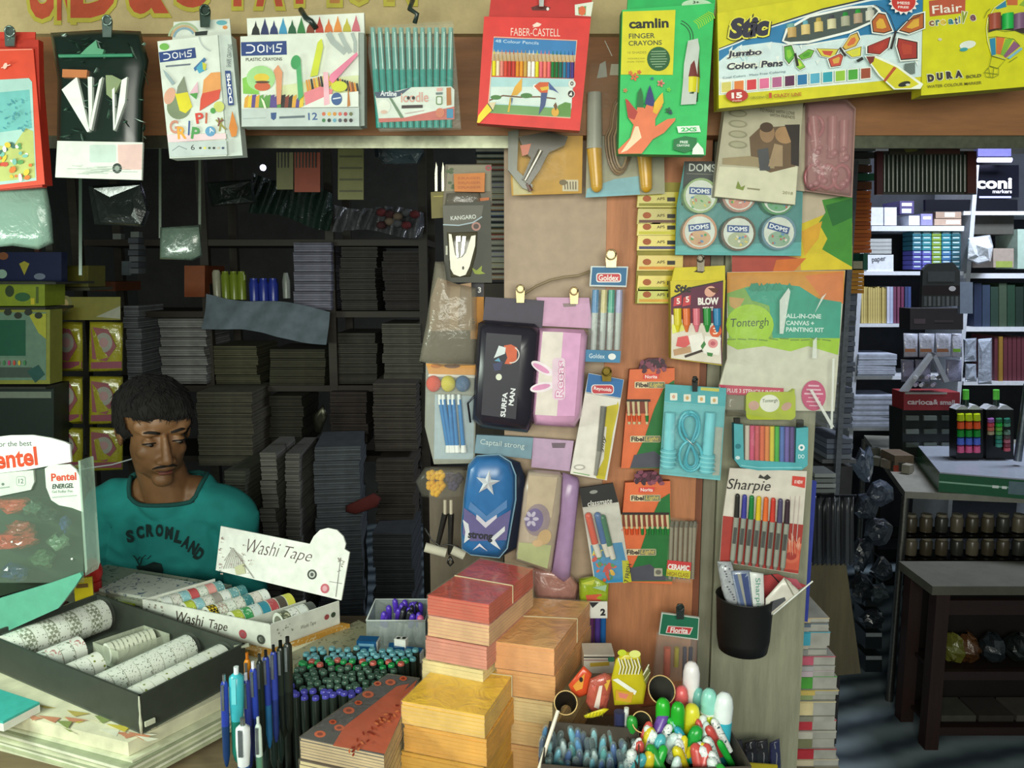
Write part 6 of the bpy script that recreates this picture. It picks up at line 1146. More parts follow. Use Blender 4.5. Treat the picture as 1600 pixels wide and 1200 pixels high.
# under the table: jars in rows
for r in range(3):
    for c in range(8):
        x = 1422+c*24; y = 830+r*36
        if x > 1600: continue
        p = PY(x, y, 3.0); b = B(); k = ('4a4434-g', '544c3c-g', '3a3a34-g', '6a6252-g')[(r*3+c) % 4]
        b.la([(.022, 0), (.024, .05), (.018, .06)], k, 14); b.la([(.019, .06), (.019, .07)], '8a8474-g', 12); single(b, 'jar', 'small dim jar in the rows stored under the table', 'jar', p, 0, 'jars under the table')
root = thing('jar_rack', 'dark wire rack holding the jars under the table', 'rack', (PY(1500, 830, 3.0).x, 3.0, 0)); O = Vector(root.location)
for r in range(3): p = PY(1500, 831+r*36, 3.0); b = B(); b.bx((0, .01, p.z-.006), (.62, .12, .008), '2a2824-m'); b.build('rack_shelf', root)
b = B(); b.bx((-.30, .05, .38), (.012, .012, .76), '2a2824-m'); b.bx((.30, .05, .38), (.012, .012, .76), '2a2824-m'); b.build('rack_post', root)
# wrapped bottles left of the table
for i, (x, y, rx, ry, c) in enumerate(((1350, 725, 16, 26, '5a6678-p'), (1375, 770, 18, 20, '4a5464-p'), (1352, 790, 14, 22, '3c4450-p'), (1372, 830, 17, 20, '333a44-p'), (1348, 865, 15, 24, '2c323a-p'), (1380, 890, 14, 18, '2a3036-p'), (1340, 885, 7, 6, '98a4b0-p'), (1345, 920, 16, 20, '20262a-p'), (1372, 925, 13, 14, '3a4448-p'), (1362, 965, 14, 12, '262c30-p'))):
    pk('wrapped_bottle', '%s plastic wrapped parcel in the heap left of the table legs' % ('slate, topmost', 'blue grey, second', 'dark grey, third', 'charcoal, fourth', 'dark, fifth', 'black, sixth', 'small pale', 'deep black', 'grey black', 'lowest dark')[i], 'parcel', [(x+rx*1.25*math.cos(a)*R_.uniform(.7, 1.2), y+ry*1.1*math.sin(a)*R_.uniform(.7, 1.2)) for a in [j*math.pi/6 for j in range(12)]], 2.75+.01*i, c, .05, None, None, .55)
for i, y in enumerate((926, 960, 992, 1028)): bxp('carton', 'pale lidded tub in the column beside the table leg, %s' % ('top', 'second', 'third', 'lowest')[i], 'tub', 1352, y-4, 1378, y+22, 2.95, .1, '22282a-g', None, lambda b, y=y: b.rc(1353, y-3, 1378, y+3, '8a9498'))
# dark cabinet
C0 = PZ(1450, 1166, 0); root = thing('cabinet', 'dark brown open cabinet with a grey top at the lower right', 'cabinet', (C0.x, C0.y, 0)); O = Vector(root.location)
b = B(); b.bx((.42, .09, .565), (.92, .23, .03), '5a5a4e-n'); b.build('cabinet_top', root)
for x, y in ((0, 0), (.82, 0), (0, .17), (.82, .17)): b = B(); b.bx((x, y, .275), (.045, .045, .55), '2c1610-w'); b.build('leg', root)
for z in (.50, .26, .06): b = B(); b.bx((.41, 0, z), (.80, .02, .05 if z > .3 else .03), '281510-wh'); b.build('rail', root); 
for z in (.26, .06): b = B(); b.bx((.41, .09, z), (.80, .18, .012), '20120d-wh'); b.build('shelf_board', root)
b = B(); b.bx((.41, .195, .28), (.86, .012, .5), '160e0a-d'); b.build('back_panel', root)
zz = .34
for i, (x, c, n_) in enumerate(((.10, '6a6a2a-p', 'olive'), (.15, '5a3a20-p', 'brown'), (.24, '2a3034-p', 'grey'), (.33, '1e2422-p', 'dark green'), (.42, '2c2620-p', 'dark brown'))): b = B(); b.sp((0, 0, 0), (.045, .05, .05), c, 12, 8); b.v = [(u[0]*R_.uniform(.75, 1.15), u[1]*R_.uniform(.8, 1.1), max(-.049, u[2]*R_.uniform(.7, 1.2))) for u in b.v]; b.sm = [False]*len(b.sm); single(b, 'plastic_bag', n_+' stuffed bag on the cabinet shelf', 'bag', (C0.x+x, C0.y+.08, .266+.05))
for i in range(5): b = B(); b.bx((0, 0, 0), (.12, .12, .022), ('4a4a40-d', '3a3430-d', '545048-d', '2e2c2a-d', '605a4c-d')[i]); single(b, 'carton', '%s flat carton on the lowest shelf of the dark cabinet' % ('grey', 'brown', 'ash', 'black', 'sand')[i], 'box', (C0.x+.12+i*.13, C0.y+.1, .066+.0115))

it = It('hanging_rail', 'dark rail from which the bunch of black folders hangs', 'rail', 1300, 774, 1.95); b = it.b(); b.rod(1266, 775, 1338, 775, 0, .004, .004, '2a2c30-m', 8); it.one(b)
# ------------------------------------------------ the counter and what stands on it
def blk(b, O, P4, z0, z1, m, side=None, inset=0.0):
    """block over a ground quadrilateral"""
    c = sum((Vector((p[0], p[1], 0)) for p in P4), Vector()) / 4
    q = [Vector((p[0], p[1], 0)) + (c - Vector((p[0], p[1], 0))) * inset for p in P4]
    a = (q[1]-q[0]).cross(q[2]-q[0]).z
    if a < 0: q.reverse()
    v = [(p.x-O.x, p.y-O.y, z-O.z) for z in (z0, z1) for p in q]
    b.add(v, [(0, 3, 2, 1)], side or m); b.add(v, [(4, 5, 6, 7)], m); b.add(v, [(0, 1, 5, 4), (1, 2, 6, 5), (2, 3, 7, 6), (3, 0, 4, 7)], side or m)
class Fl:
    """flat prints on a level top given in photograph pixels at height z"""
    def __init__(s, O, z): s.O, s.z = O, z
    def L(s, px, py, off=0.0): return PZ(px, py, s.z+off) - s.O
def level(b, O, z):
    b.it = Fl(O, z); b.off = .0002
    def pg(pts, m, off=None):
        b.off += b.step; vs = [b.P(x, y) for x, y in pts]; a = Vector()
        for i in range(len(vs)): a += vs[i].cross(vs[(i+1) % len(vs)])
        idx = list(range(len(vs)))
        if a.z < 0: idx.reverse()
        b.add(vs, [idx], m)
    b.pg = pg; return b
# counter body
b = B(); b.bx((-.86, 1.42, .395), (1.62, .50, .79), '5c4a38-wh'); b.bx((-.54, 1.08, .40), (1.6, .46, .78), '4e3f30-wh'); b.bx((-.56, 1.075, .805), (1.66, .50, .03), '7a6a50-wh'); b.bx((-1.0, 1.45, .80), (1.35, .60, .03), '7a6a50-wh')
o = single(b, 'shop_counter', 'brown wooden counter under all the trays, pens and notebook bundles', 'counter', (0, 0, 0))
# glazed show case end below the newspapers
O = PZ(150, 1180, .86)
b = B(); q = [PZ(-60, 1095, .868), PZ(195, 1168, .868), PZ(350, 1120, .868), PZ(-60, 1040, .868)]
q = [PZ(-150, 1090, .868), PZ(205, 1185, .868), PZ(560, 1000, .868), PZ(150, 930, .868)]

for k in range(9): blk(b, O, [p+Vector((R_.uniform(-.006, .006), R_.uniform(-.006, .006), 0)) for p in q], .820+k*.0047, .820+k*.0047+.0042, ('cfd4b4-d', 'b4bc98-d', 'dde0c8-d', '9aa484-d')[k % 4])
it = single(b, 'newspaper_pile', 'thick pile of pale folded newspaper edges at the bottom left corner', 'paper', O)
q2 = [PZ(-150, 1075, .885), PZ(200, 1160, .885), PZ(555, 985, .885), PZ(150, 920, .885)]
b = B(); blk(b, O, q2, .8625, .885, 'd9d8b8-d'); 
level(b, O, .885)
for i in range(26):
    x = R_.uniform(-20, 230); y = 1095+x*.2+R_.uniform(-8, 22)
    b.pg([(x, y), (x+R_.uniform(14, 40), y+R_.uniform(0, 8)), (x+R_.uniform(4, 30), y+R_.uniform(6, 14))], R_.choice(['cfc04a', 'e4dcb8', 'c98a6a', 'b8a85a', 'dfe0c8', '8a9a5a']))
single(b, 'magazine', 'printed cream magazine lying flat under the black tray', 'magazine', O)
# turquoise book at the left edge
O = PZ(20, 1120, .915); b = B(); q = [PZ(-120, 1105, .90), PZ(5, 1130, .90), PZ(62, 1100, .90), PZ(-120, 1040, .90)]
blk(b, O, q, .886, .899, 'e4e8dc'); blk(b, O, q, .899, .903, '3fb0a4'); single(b, 'notebook', 'turquoise notebook lying under the left corner of the black tray', 'notebook', O)
# black tray
N_, Rr, Lf = PZ(217.5, 1087.5, .95), PZ(382.5, 1005, .95), Vector((-.954, 1.371, .95))
Bk = Lf + (Rr - N_); Bk = PZ(152, 927.5, .95)
O = Vector((N_.x, N_.y, .886))
root = thing('display_tray', 'black open cardboard tray holding rolls of white patterned tape', 'tray', O)
def wallq(b, O, p, q, th, z0, z1, m, cin):
    c = Vector((cin.x, cin.y, 0)); d = Vector((q.x-p.x, q.y-p.y, 0)).normalized(); n = Vector((-d.y, d.x, 0))
    if n.dot(c - Vector((p.x, p.y, 0))) < 0: n = -n
    blk(b, O, [p, q, q+n*th, p+n*th], z0, z1, m)
cen = (N_ + Bk) / 2
TK = '3a4038'
b = B(); blk(b, O, [N_, Rr, Bk, Lf], .886, .889, '4a5248'); b.build('tray_floor', root)
for p, q in ((N_, Lf), (N_, Rr), (Rr, Bk), (Bk, Lf)):
    b = B(); wallq(b, O, p, q, .004, .889, .95, TK, cen); b.build('tray_side', root)
b = B(); b.tb([(0, -.001, z) for z in (.0, .02, .035, .048, .064)], [.002, .003, .0015, .002, .001], 'c8ccb4-d', 5); b.bx((.012, .004, .018), (.016, .003, .008), 'c8ccb4-d', .9); b.bx((Rr.x-O.x-.005, Rr.y-O.y-.003, .06), (.025, .008, .004), 'b8bca4-d', .4); b.build('worn_corner', root)
U = (Rr - N_); V = (Lf - N_)
def tpt(u, v, z): p = N_ + U*u + V*v; return Vector((p.x, p.y, z))
def roll(name, lab, p0, p1, r, key, group, cat='tape'):
    """a roll of tape standing on edge, its axis from p0 to p1"""
    c = (p0+p1)/2; b = B(); a = p0-c; e = p1-c
    d = (e-a).normalized()
    b.cy(a, e, r, r, key, 26, caps=False); b.cy(a, e, r*.72, r*.72, 'cfd4c2', 18, caps=False)
    # flat ring faces
    u_ = d.orthogonal().normalized(); w_ = d.cross(u_); n = 26
    for P_, sg in ((a, 1), (e, -1)):
        vs = [P_+(u_*math.cos(2*math.pi*i/n)+w_*math.sin(2*math.pi*i/n))*rr for rr in (r, r*.72) for i in range(n)]
        b.add(vs, [(i, (i+1) % n, n+(i+1) % n, n+i) if sg < 0 else (n+i, n+(i+1) % n, (i+1) % n, i) for i in range(n)], 'e4e8da')
    return single(b, name, lab, cat, c, 0, group)
PT = ['e8ecdf-xv3c4436-210', 'e8ecdf-xv59604a-120', 'e6ecdf-xn4a5040-110', 'e8ecdf-xk8a9078-170', 'e9ecdd-xv7d8a2e-95', 'eaeee2-xnc08a84-90', 'e8ecdf-xn2e342c-160']
NT = ['dotted in small black specks', 'with wide grey spots', 'with grey brush marks', 'in pale grey checks', 'with green spots', 'with faint pink marks', 'with black splashes']
rw = [(.905, .05, .96, .031, 9, 'far left row in the black tray'), (.70, .03, .46, .024, 4, 'second row from the left in the black tray'), (.50, .03, .36, .024, 3, 'short third row in the black tray'),
      (.30, .04, .93, .026, 8, 'fourth row in the black tray'), (.105, .04, .95, .026, 9, 'front right row of the black tray')]
for ri, (v, u0, u1, r, n, where) in enumerate(rw):
    for k in range(n):
        a, c = u0+(u1-u0)*k/n, u0+(u1-u0)*(k+.93)/n; m = (k*3+ri*2+k//2) % 7
        roll('tape_roll', 'white tape roll %s, %s' % (NT[m], where), tpt(a, v, .8895+r), tpt(c, v, .8895+r), r, PT[m], 'patterned tape rolls in the black tray')
for ri in (0, 3, 4):
    v, u0, u1, r, n, _w = rw[ri]; b = B(); p0 = tpt(u0, v, .891+r)-O; p1 = tpt(u1+.02, v, .891+r)-O; b.cy(p0, p1, r*1.05, r*1.05, 'e8f4e4-c10', 20, caps=False)
    o = single(b, 'clear_tube', ('clear plastic tube around the far left row of tape', '', '', 'clear plastic tube around the fourth row of tape', 'clear plastic tube around the front right row of tape')[ri], 'tube', O)
# small clear box inside
cb = [tpt(.52, .66, 0), tpt(.97, .62, 0), tpt(.97, .45, 0), tpt(.52, .49, 0)]; c0 = (cb[0]+cb[2])/2; O2 = Vector((c0.x, c0.y, .8895))
root = thing('clear_box', 'small open clear box with pale tape beside the white rolls', 'box', O2)
for i in range(4): b = B(); wallq(b, O2, cb[i], cb[(i+1) % 4], .001, .8895, .925, 'd4dcc4-c40', c0); b.build('box_side', root)
for k in range(10):
    b = B(); p = cb[0]+(cb[1]-cb[0])*(.08+.085*k); q = cb[3]+(cb[2]-cb[3])*(.08+.085*k); m = (p+q)/2; d = (cb[1]-cb[0]).normalized()*.013; m.z = .911
    roll('tape_roll', 'pale narrow tape ring standing inside the small clear box', m-d*.4, m+d*.4, .019, 'd2d6c0', 'narrow tape rings in the small clear box')
# white box of washi tape
WF, WL, WR, WB = PZ(422, 976, .945), PZ(222, 936, .945), PZ(530, 939, .945), PZ(337, 891, .945)
WB = WL + (WR - WF); O = Vector((WF.x, WF.y, .90)); ZB = .897
root = thing('display_box', 'white lettered display box with an upright lid, full of coloured tape rolls', 'display box', O)
cen = (WF+WB)/2
b = B(); blk(b, O, [WF, WR, WB, WL], ZB, ZB+.003, 'd8dcd0'); b.build('box_floor', root)
for p, q in ((WF, WL), (WF, WR), (WL, WB)):
    b = B(); wallq(b, O, p, q, .003, ZB+.003, .945, 'e2e6da', cen)
    if q is WL or q is WR:
        # front faces carry lettering: work in the plane of the wall
        ex = (q-p).normalized(); ww = (q-p).length; n = Vector((ex.y, -ex.x, 0)); 
        if n.dot(cen-p) > 0: n = -n
        def W(s_, z): return p + ex*s_*ww + n*.0006 + Vector((0, 0, z-.945))
        def wtx(t, s0, s1, z0, z1, m, sh=0, bo=0):
            vs, fs = glyphs(t, bo, sh); b.add([W(s0+(s1-s0)*u, z0+(z1-z0)*v)-O for u, v in vs], fs, m)
        def disc(s_, z, r, m):
            b.add([W(s_+r/ww*math.cos(a), z+r*math.sin(a))+n*.0003-O for a in [i*math.pi/9 for i in range(18)]], [tuple(range(18))], m)
        if q is WL:
            wtx('Washi', .72, .50, .913, .935, '4a4038', .35); wtx('Tape', .46, .32, .908, .932, '4a4038', .35); disc(.205, .915, .009, 'b8525a'); disc(.07, .912, .0095, '4a5048'); disc(.07, .912, .005, 'c9cfc0'); disc(.205, .915, .004, 'd8909a')
            for k in range(16): s0 = R_.uniform(.8, .97); disc(s0, R_.uniform(.91, .94), R_.uniform(.0012, .003), R_.choice(['8a8c7c', 'a89c90', '6c7064']))
        else:
            wtx('Washi Tape', .42, .64, .912, .922, '6a6a5c', .35); disc(.80, .921, .0055, 'a04a4a'); disc(.90, .921, .0055, '3a4a38')
            for k in range(10): disc(R_.uniform(.08, .3), R_.uniform(.912, .935), R_.uniform(.001, .0025), '9a9c8c')
    b.build('box_side', root)
# lid
def Lp(px, py): # on the upright plane through WB and WR leaning back a little
    e = Vector((WR.x-WB.x, WR.y-WB.y, 0)).normalized(); nn = Vector((-e.y, e.x, 0)); 
    if nn.y < 0: nn = -nn
    nn = (nn + Vector((0, 0, -.12))).normalized(); d = ray(px, py); t = nn.dot(WR - CAM)/nn.dot(d); return CAM + d*t, nn
b = B(); lid = [(345, 822), (484, 850), (490, 838), (500, 828), (512, 825), (526, 828), (536, 838), (540, 850), (538, 858), (546, 863), (533, 938), (337, 891)]
pts = [Lp(x, y)[0] for x, y in lid]; nn = Lp(400, 850)[1]
f_ = [p-O for p in pts]; k_ = [p+nn*.003-O for p in pts]; n = len(pts); a = Vector()
for i in range(n): a += f_[i].cross(f_[(i+1) % n])
idx = list(range(n)); 
if a.dot(nn) > 0: idx = idx[::-1]
b.add(f_, [tuple(idx)], 'f0f2ea'); b.add(k_, [tuple(idx[::-1])], 'd8dcd0'); b.add(f_+k_, [(i, (i+1) % n, n+(i+1) % n, n+i) for i in range(n)], 'e4e8da')
class LidIt:
    def L(s, px, py, off=0): p, q = Lp(px, py); return p - q*off - O
b.it = LidIt(); b.off = .0004
def pgl(pts, m, off=None):
    b.off += b.step; b.add([b.P(x, y) for x, y in pts], [tuple(range(len(pts)))], m)
b.pg = pgl; b.crop(210, 810, 4.571)
b.tx('Washi', 815, 145, 235, 100, '5a4a48', 8, -.012, .35); b.tx('Tape', 1080, 195, 200, 110, '5a4a48', 10, -.012, .35); b.el(1270, 400, 34, 36, '4a4c48'); b.el(1270, 400, 22, 24, 'c8ccc4'); b.el(1270, 400, 12, 14, '5a5c58'); b.el(1362, 500, 31, 35, 'c86a76'); b.el(1362, 500, 17, 20, 'e0a8b0')
b.ln([(1475, 280), (1440, 560)], 5, '8a8a88'); b.ln([(1395, 450), (1485, 465)], 4, '8a8a88'); b.ln([(1450, 380), (1475, 370)], 4, '8a8a88')
for i in range(14): b.el(1470+R_.uniform(-18, 30), R_.uniform(270, 345), 5, 3, '8a8078', R_.uniform(0, 180))
for i in range(9): b.ln([(640+i*18, 360-i*2), (700+i*9, 215+i*6)], 3.5, '8c8478')
b.ln([(650, 300), (710, 210), (860, 425)], 4, '7c746c'); b.pg([(722, 345), (790, 320), (800, 390), (735, 400)], 'cfd0a8')
for i in range(34): b.el(R_.uniform(610, 640) if i < 16 else R_.uniform(640, 860), R_.uniform(120, 400) if i < 16 else R_.uniform(180, 420), R_.uniform(3, 8), R_.uniform(2, 5), R_.choice(['8a6a6a', 'b89a94', '6a6460', 'c0a8a0']), R_.uniform(0, 180))
b.build('lid', root)
# dividers and rolls
U = WR - WF; V = WL - WF
def wpt(u, v, z): p = WF + U*u + V*v; return Vector((p.x, p.y, z))
for v in (.24, .43, .62, .80):
    b = B(); p, q = wpt(.03, v, 0), wpt(.97, v, 0); wallq(b, O, p, q, .0015, ZB+.003, .936, 'dfe3d7', cen); b.build('divider', root)
WC = [('58604a-xnc8c8a8-90', 'dark olive'), ('e6e8e0-xn4a4e4a-120', 'white and black'), ('dfe4de-xv6a8a94-160', 'grey dotted'), ('474c4a', 'charcoal'),
      ('b8c84a-xve4e89a-140', 'lime dotted'), ('3f9a5a-xnb8dcc0-90', 'green'), ('cfdcd8-xv3f7f94-170', 'blue speckled'), ('2f8aa0', 'teal'), ('b04a50-xvc88a8a-180', 'dark red'), ('4a4238', 'brown black'), ('c9c84a', 'yellow'),
      ('d8b82a-xk2e2a20-220', 'yellow and black'), ('d8dccf-xkb4a094-190', 'beige checked'), ('dfe4da-xn5f8a6a-130', 'leafy white'), ('3a7a80-xva8ccc8-180', 'dark teal'), ('d9d4cc-xn8a7a70-110', 'pale grey'),
      ('8fc0c8-xne0ecea-110', 'sky blue'), ('dcdcd2-xn504c48-150', 'inked white'), ('9a948c', 'grey'), ('6fa0a4-xvd4e4e0-150', 'sea blue'), ('c4565a', 'crimson'), ('dd9a94', 'pink')]
rows = [(.10, .30, .80, [0, 1, 2, 3], 'front right row'), (.335, .02, .97, [4, 5, 6, 7, 8, 9, 10], 'second row from the front'), (.53, .02, .97, [11, 12, 13, 17, 14, 15, 2], 'third row from the front'),
        (.71, .02, .97, [4, 16, 17, 18, 2, 19, 14], 'fourth row from the front'), (.90, .02, .97, [2, 17, 16, 20, 13, 21, 19], 'farthest row')]
for v, u0, u1, ix, where in rows:
    n = len(ix)
    for k, m in enumerate(ix):
        u0, u1 = max(u0, .085), min(u1, .93); a, c = u0+(u1-u0)*k/n, u0+(u1-u0)*(k+.9)/n; r = .0235
        roll('tape_roll', '%s tape roll, %s of the white display box' % (WC[m][1], where), wpt(a, v, ZB+.004+r), wpt(c, v, ZB+.004+r), r, WC[m][0], 'coloured tape rolls in the white display box')
# things behind the tray
b = B(); O = PZ(190, 945, .93); b.cy((0, 0, -.02), (0, 0, 0), .050, .055, 'b4c41a-g', 28); single(b, 'round_dish', 'yellow green round plastic dish behind the black tray', 'dish', PZ(200, 931, .908))
b = B(); b.bx((0, 0, 0), (.034, .006, .048), 'c9b422-g', .3); b.bx((-.001, -.0042, .008), (.022, .001, .008), '6a4a1a', .3); single(b, 'price_tag', 'small yellow tag standing at the back corner of the black tray', 'tag', PY(131, 920, 1.56))
b = B(); b.sp((0, 0, 0), (.021, .02, .03), 'c8302c-g', 16, 12); b.cy((0, 0, -.05), (0, 0, -.02), .016, .018, 'b02a28-g', 14); single(b, 'sponge_bottle', 'red rounded bottle top behind the yellow tag', 'bottle', PY(144, 893, 1.66))
b = B(); b.bx((0, 0, 0), (.36, .14, .03), '9aa08c-xn3a4a3a-60', -.35); b.bx((.03, -.02, .018), (.20, .10, .006), 'c8ccc0-xn58687a-50', -.35); single(b, 'folded_newspaper', 'folded newspaper between the man and the white display box', 'newspaper', PZ(225, 925, .90))
# acrylic display with the printed headers
it = It('pen_display', 'clear acrylic pen display with curved white printed headers at the left edge', 'display stand', 60, 830, 1.42, yaw=-8)
QP = lambda: it.b().crop(0, 660, 3.75)
b = QP(); b.sl([(-150, 130), (-60, 90), (60, 76), (190, 74), (300, 92), (380, 115), (408, 130), (416, 232), (300, 252), (150, 280), (0, 296), (-150, 310)], .004, .008, 'e6ece2-g'); b.off = .0083
b.tx('for the best', -20, 112, 205, 32, '5a6460', -2, .01); b.tx('Pentel', -95, 172, 308, 112, 'c8431e', -6, .03); b.build('header_sign', it.root)
b = QP(); b.sl([(-150, 310), (0, 296), (195, 280), (200, 350), (180, 395), (0, 432), (-150, 450)], .0, .004, 'c9d4c6-g'); b.off = .0043; b.rr(95, 315, 150, 372, 14, '9aa89c'); b.rr(99, 319, 146, 368, 11, 'c9d4c6'); b.tx('12', 108, 330, 30, 28, '6a7870', 0, .02); b.ln([(0, 385), (55, 378)], 6, '8a9a8e'); b.el(16, 362, 8, 8, '6a7870'); b.build('header_sign', it.root)
b = QP(); b.sl([(262, 270), (290, 252), (410, 245), (445, 275), (468, 320), (486, 525), (420, 500), (345, 485), (300, 455), (270, 380)], .009, .012, 'd2ddd0-g'); b.off = .0123; b.tx('Pentel', 298, 300, 148, 46, 'c8432e', -3, .03); b.tx('ENERGEL', 304, 362, 126, 28, '2e3a34', -3, .03, .2); b.tx('Gel Roller Pen', 304, 398, 120, 16, '7a8a80', -2); b.ln([(305, 440), (450, 428)], 5, '9aa89c'); b.build('side_sign', it.root)
b = QP(); b.rsl(-150, 250, 488, 940, -.002, .001, 'a8c0aa-c20'); b.sl([(458, 225), (470, 225), (512, 860), (500, 900)], -.02, .016, 'bcd8c4-c42'); b.build('acrylic_panel', it.root)
b = QP(); b.sl([(-150, 440), (470, 440), (500, 880), (-150, 1060)], -.085, -.08, '2a3a2e-g'); b.build('back_panel', it.root)
for x, y, rx, c in ((70, 480, 110, 'b04430'), (120, 620, 80, '8a3c2e'), (40, 700, 120, 'b03c2c'), (150, 690, 90, '9a3a2c'), (90, 880, 90, '23365a'), (380, 590, 30, '33487a'), (280, 540, 60, '20302a'), (200, 500, 60, '3c5a48'), (250, 800, 70, '3f5f42'), (340, 700, 60, '587a5c')):
    b = QP(); b.pillow([(x+rx*1.15*math.cos(a)*R_.uniform(.75, 1.15), y+52*math.sin(a)*R_.uniform(.7, 1.25)) for a in [k*math.pi/7 for k in range(14)]], -.05, -.025, c+'-p', .6); b.build('wrapped_pen_set', it.root)
b = QP(); b.sl([(-150, 1090), (0, 1030), (300, 940), (470, 880), (480, 900), (440, 960), (380, 1040), (340, 1090), (-150, 1310)], .02, .026, '5fa88e-g'); b.build('front_shelf', it.root)
for x, y in ((42, 865), (422, 800), (70, 700)): b = QP(); b.sp(b.P(x, y, .002), .0022, 'f0f8f0-g', 8, 6); b.build('glint_bead', it.root)  # white beads put in as glints on the acrylic
# bundles of notebooks
def bundle(lab, px4, z, th, cov, edge, n, grp=None, wrap='e8e0c8-c14', string=None, prints=None, inset=0):
    """px4 are the corners of the top in the photograph: front left, front right, back right, back left"""
    P4 = [PZ(x, y, z) for x, y in px4]; O = sum(P4, Vector())/4; O.z = z-th
    root = thing('notebook_bundle', lab, 'notebooks', O, 0, grp)
    for k in range(n):
        b = B(); z0 = z-th+th*k/n; z1 = z0+th/n*.985; dx = R_.uniform(-.0004, .0004)
        q = [p+Vector((dx, R_.uniform(-.0004, .0004), 0)) for p in P4]
        if k < n-1:
            blk(b, O, q, z0, z1-.0008, edge); blk(b, O, q, z1-.0007, z1, hsh(cov, .97))
        else:
            blk(b, O, q, z0, z-.0012, edge, inset=.01); blk(b, O, q, z-.0012, z, cov)
            if prints: level(b, O, z); prints(b)
        b.build('notebook', root)
    if string:
        b = B(); (s0, s1) = string; a = P4[0]+(P4[3]-P4[0])*s0; c = P4[1]+(P4[2]-P4[1])*s1; c0 = sum(P4, Vector())/4
        pts = []
        for p, zz in ((a, z-th+.002), (a, z+.0006), (c, z+.0006), (c, z-th+.002)):
            q = Vector((p.x, p.y, zz)); o2 = Vector((p.x-c0.x, p.y-c0.y, 0)).normalized()*.0008; pts.append(q+o2-O)
        for i in range(3): b.cy(pts[i], pts[i+1], .0009, .0009, 'cfc49c', 6)
        b.build('string', root)
    b = B(); q = P4
    c = sum(P4, Vector())/4
    q = [c+(p-c)*1.012 for p in P4]; q = [Vector((p.x, p.y, z)) for p in q]
    a = (q[1]-q[0]).cross(q[2]-q[0]).z
    v = [(p.x-O.x, p.y-O.y, zz-O.z) for zz in (z-th, z+.0015) for p in q]
    b.add(v, [(4, 5, 6, 7), (0, 1, 5, 4), (1, 2, 6, 5), (2, 3, 7, 6), (3, 0, 4, 7)], wrap); b.build('clear_wrap', root)
    return root
def down(px4, z, dz, sh=0.0):
    """the same outline lower down, given again in pixels through the place"""
    out = []
    for x, y in px4:
        p = PZ(x, y, z); p.z -= dz; d = p - CAM; a = d.x; f = d.y*cp_ - d.z*sp_; u = d.y*sp_ + d.z*cp_
        out.append((800+F*a/f+sh, 600-F*u/f))
    return out
YB = [(627, 1095), (757, 1118), (828, 1014), (717, 1006)]
PB = [(773, 1002), (866, 1014), (922, 940), (831, 934)]
RB = [(668, 930), (764, 945), (833, 889), (750, 873)]
def stack(px4, z, spec, grp):
    zz = z
    for i, (lab, th, cov, edge, n, st, sh) in enumerate(spec):
        q = down(px4, z, z-zz, sh) if i else px4
        bundle(lab, q, zz, th, cov, edge, n, grp, string=st); zz -= th+.0015
    return zz
def scuff(b): pass
z1 = stack(YB, 1.0, [('bright yellow wrapped notebook bundle on top of the front stack', .034, 'f2c22c-p', 'e6bc68-d', 6, (.55, .55), 0), ('orange yellow notebook bundle second from the top in the front stack', .040, 'e6a62c-p', 'e2a644-d', 7, None, 3), ('third yellow notebook bundle in the front stack, cut by the bottom edge', .045, 'dca82c-p', 'dfa838-d', 8, None, -2), ('lowest yellow bundle of the front stack', .045, 'd8a42a-p', 'd6a23a-d', 8, None, 2)], 'yellow notebook bundles')
z2 = stack(PB, 1.05, [('peach coloured notebook bundle on top of the right stack', .042, 'eeb06a-p', 'e2a068-d', 8, (.55, .6), 0), ('second peach notebook bundle in the right stack', .04, 'dda060-p', 'dba060-d', 7, None, 2), ('third pale bundle down in the right stack', .036, 'd8b880-p', 'd8c088-d', 7, None, -2), ('fourth cream bundle down in the right stack', .038, 'd8b070-p', 'd8b478-d', 7, None, 3), ('lowest peach bundle in the right stack', .045, 'd09a60-p', 'd0a060-d', 7, None, 0)], 'peach notebook bundles')
z3 = stack(RB, 1.12, [('red notebook bundle tied with string on top of the back stack', .030, 'cf463c-p', 'c8604c-d', 6, (.5, .5), 0), ('pale edged notebook bundle second in the back stack', .032, 'd8988a-p', 'd8b082-d', 6, None, 0), ('pink notebook bundle third down in the back stack', .036, 'c87868-p', 'cf8a78-d', 7, None, -4), ('cream notebook bundle fourth down in the back stack', .045, 'd8c890-p', 'd8c890-d', 8, None, -10), ('fifth cream bundle in the back stack', .05, 'd0bc88-p', 'd0bc88-d', 8, None, -12), ('lowest cream bundle in the back stack', .05, 'd0bc88-p', 'd0bc88-d', 8, None, -12)], 'red and cream notebook bundles')
def paisley(b):
    b.pg([(470, 1152), (490, 1134), (605, 1170), (598, 1179)], '4c4c4e')
    b.pg([(560, 1170), (572, 1120), (625, 1085), (652, 1062), (601, 1178)], 'c4502c'); b.pg([(520, 1165), (538, 1135), (620, 1072), (640, 1068), (560, 1172)], 'c05030')
    for x, y, r in ((500, 1147, 9), (530, 1137, 8), (545, 1110, 9), (575, 1085, 9), (610, 1066, 8), (590, 1068, 6), (520, 1128, 6), (560, 1098, 6), (630, 1060, 6)):
        b.el(x, y, r, r*.6, 'd0603a'); b.el(x, y, r*.5, r*.28, '8a3424')
    for i in range(30): x = R_.uniform(545, 625); b.el(x, 1172-(x-545)*.95+R_.uniform(-6, 14), 3.2, 1.6, R_.choice(['8a3020', 'd87a4a', '9a3a22']), R_.uniform(0, 180))
OB = [(469, 1152), (600, 1180), (655, 1061), (606, 1054)]
bundle('dark notebook bundle with orange paisley cover, in front of the green pens', OB, .975, .03, '54545a-p', 'c8b088-d', 7, 'paisley notebook bundles', prints=paisley)
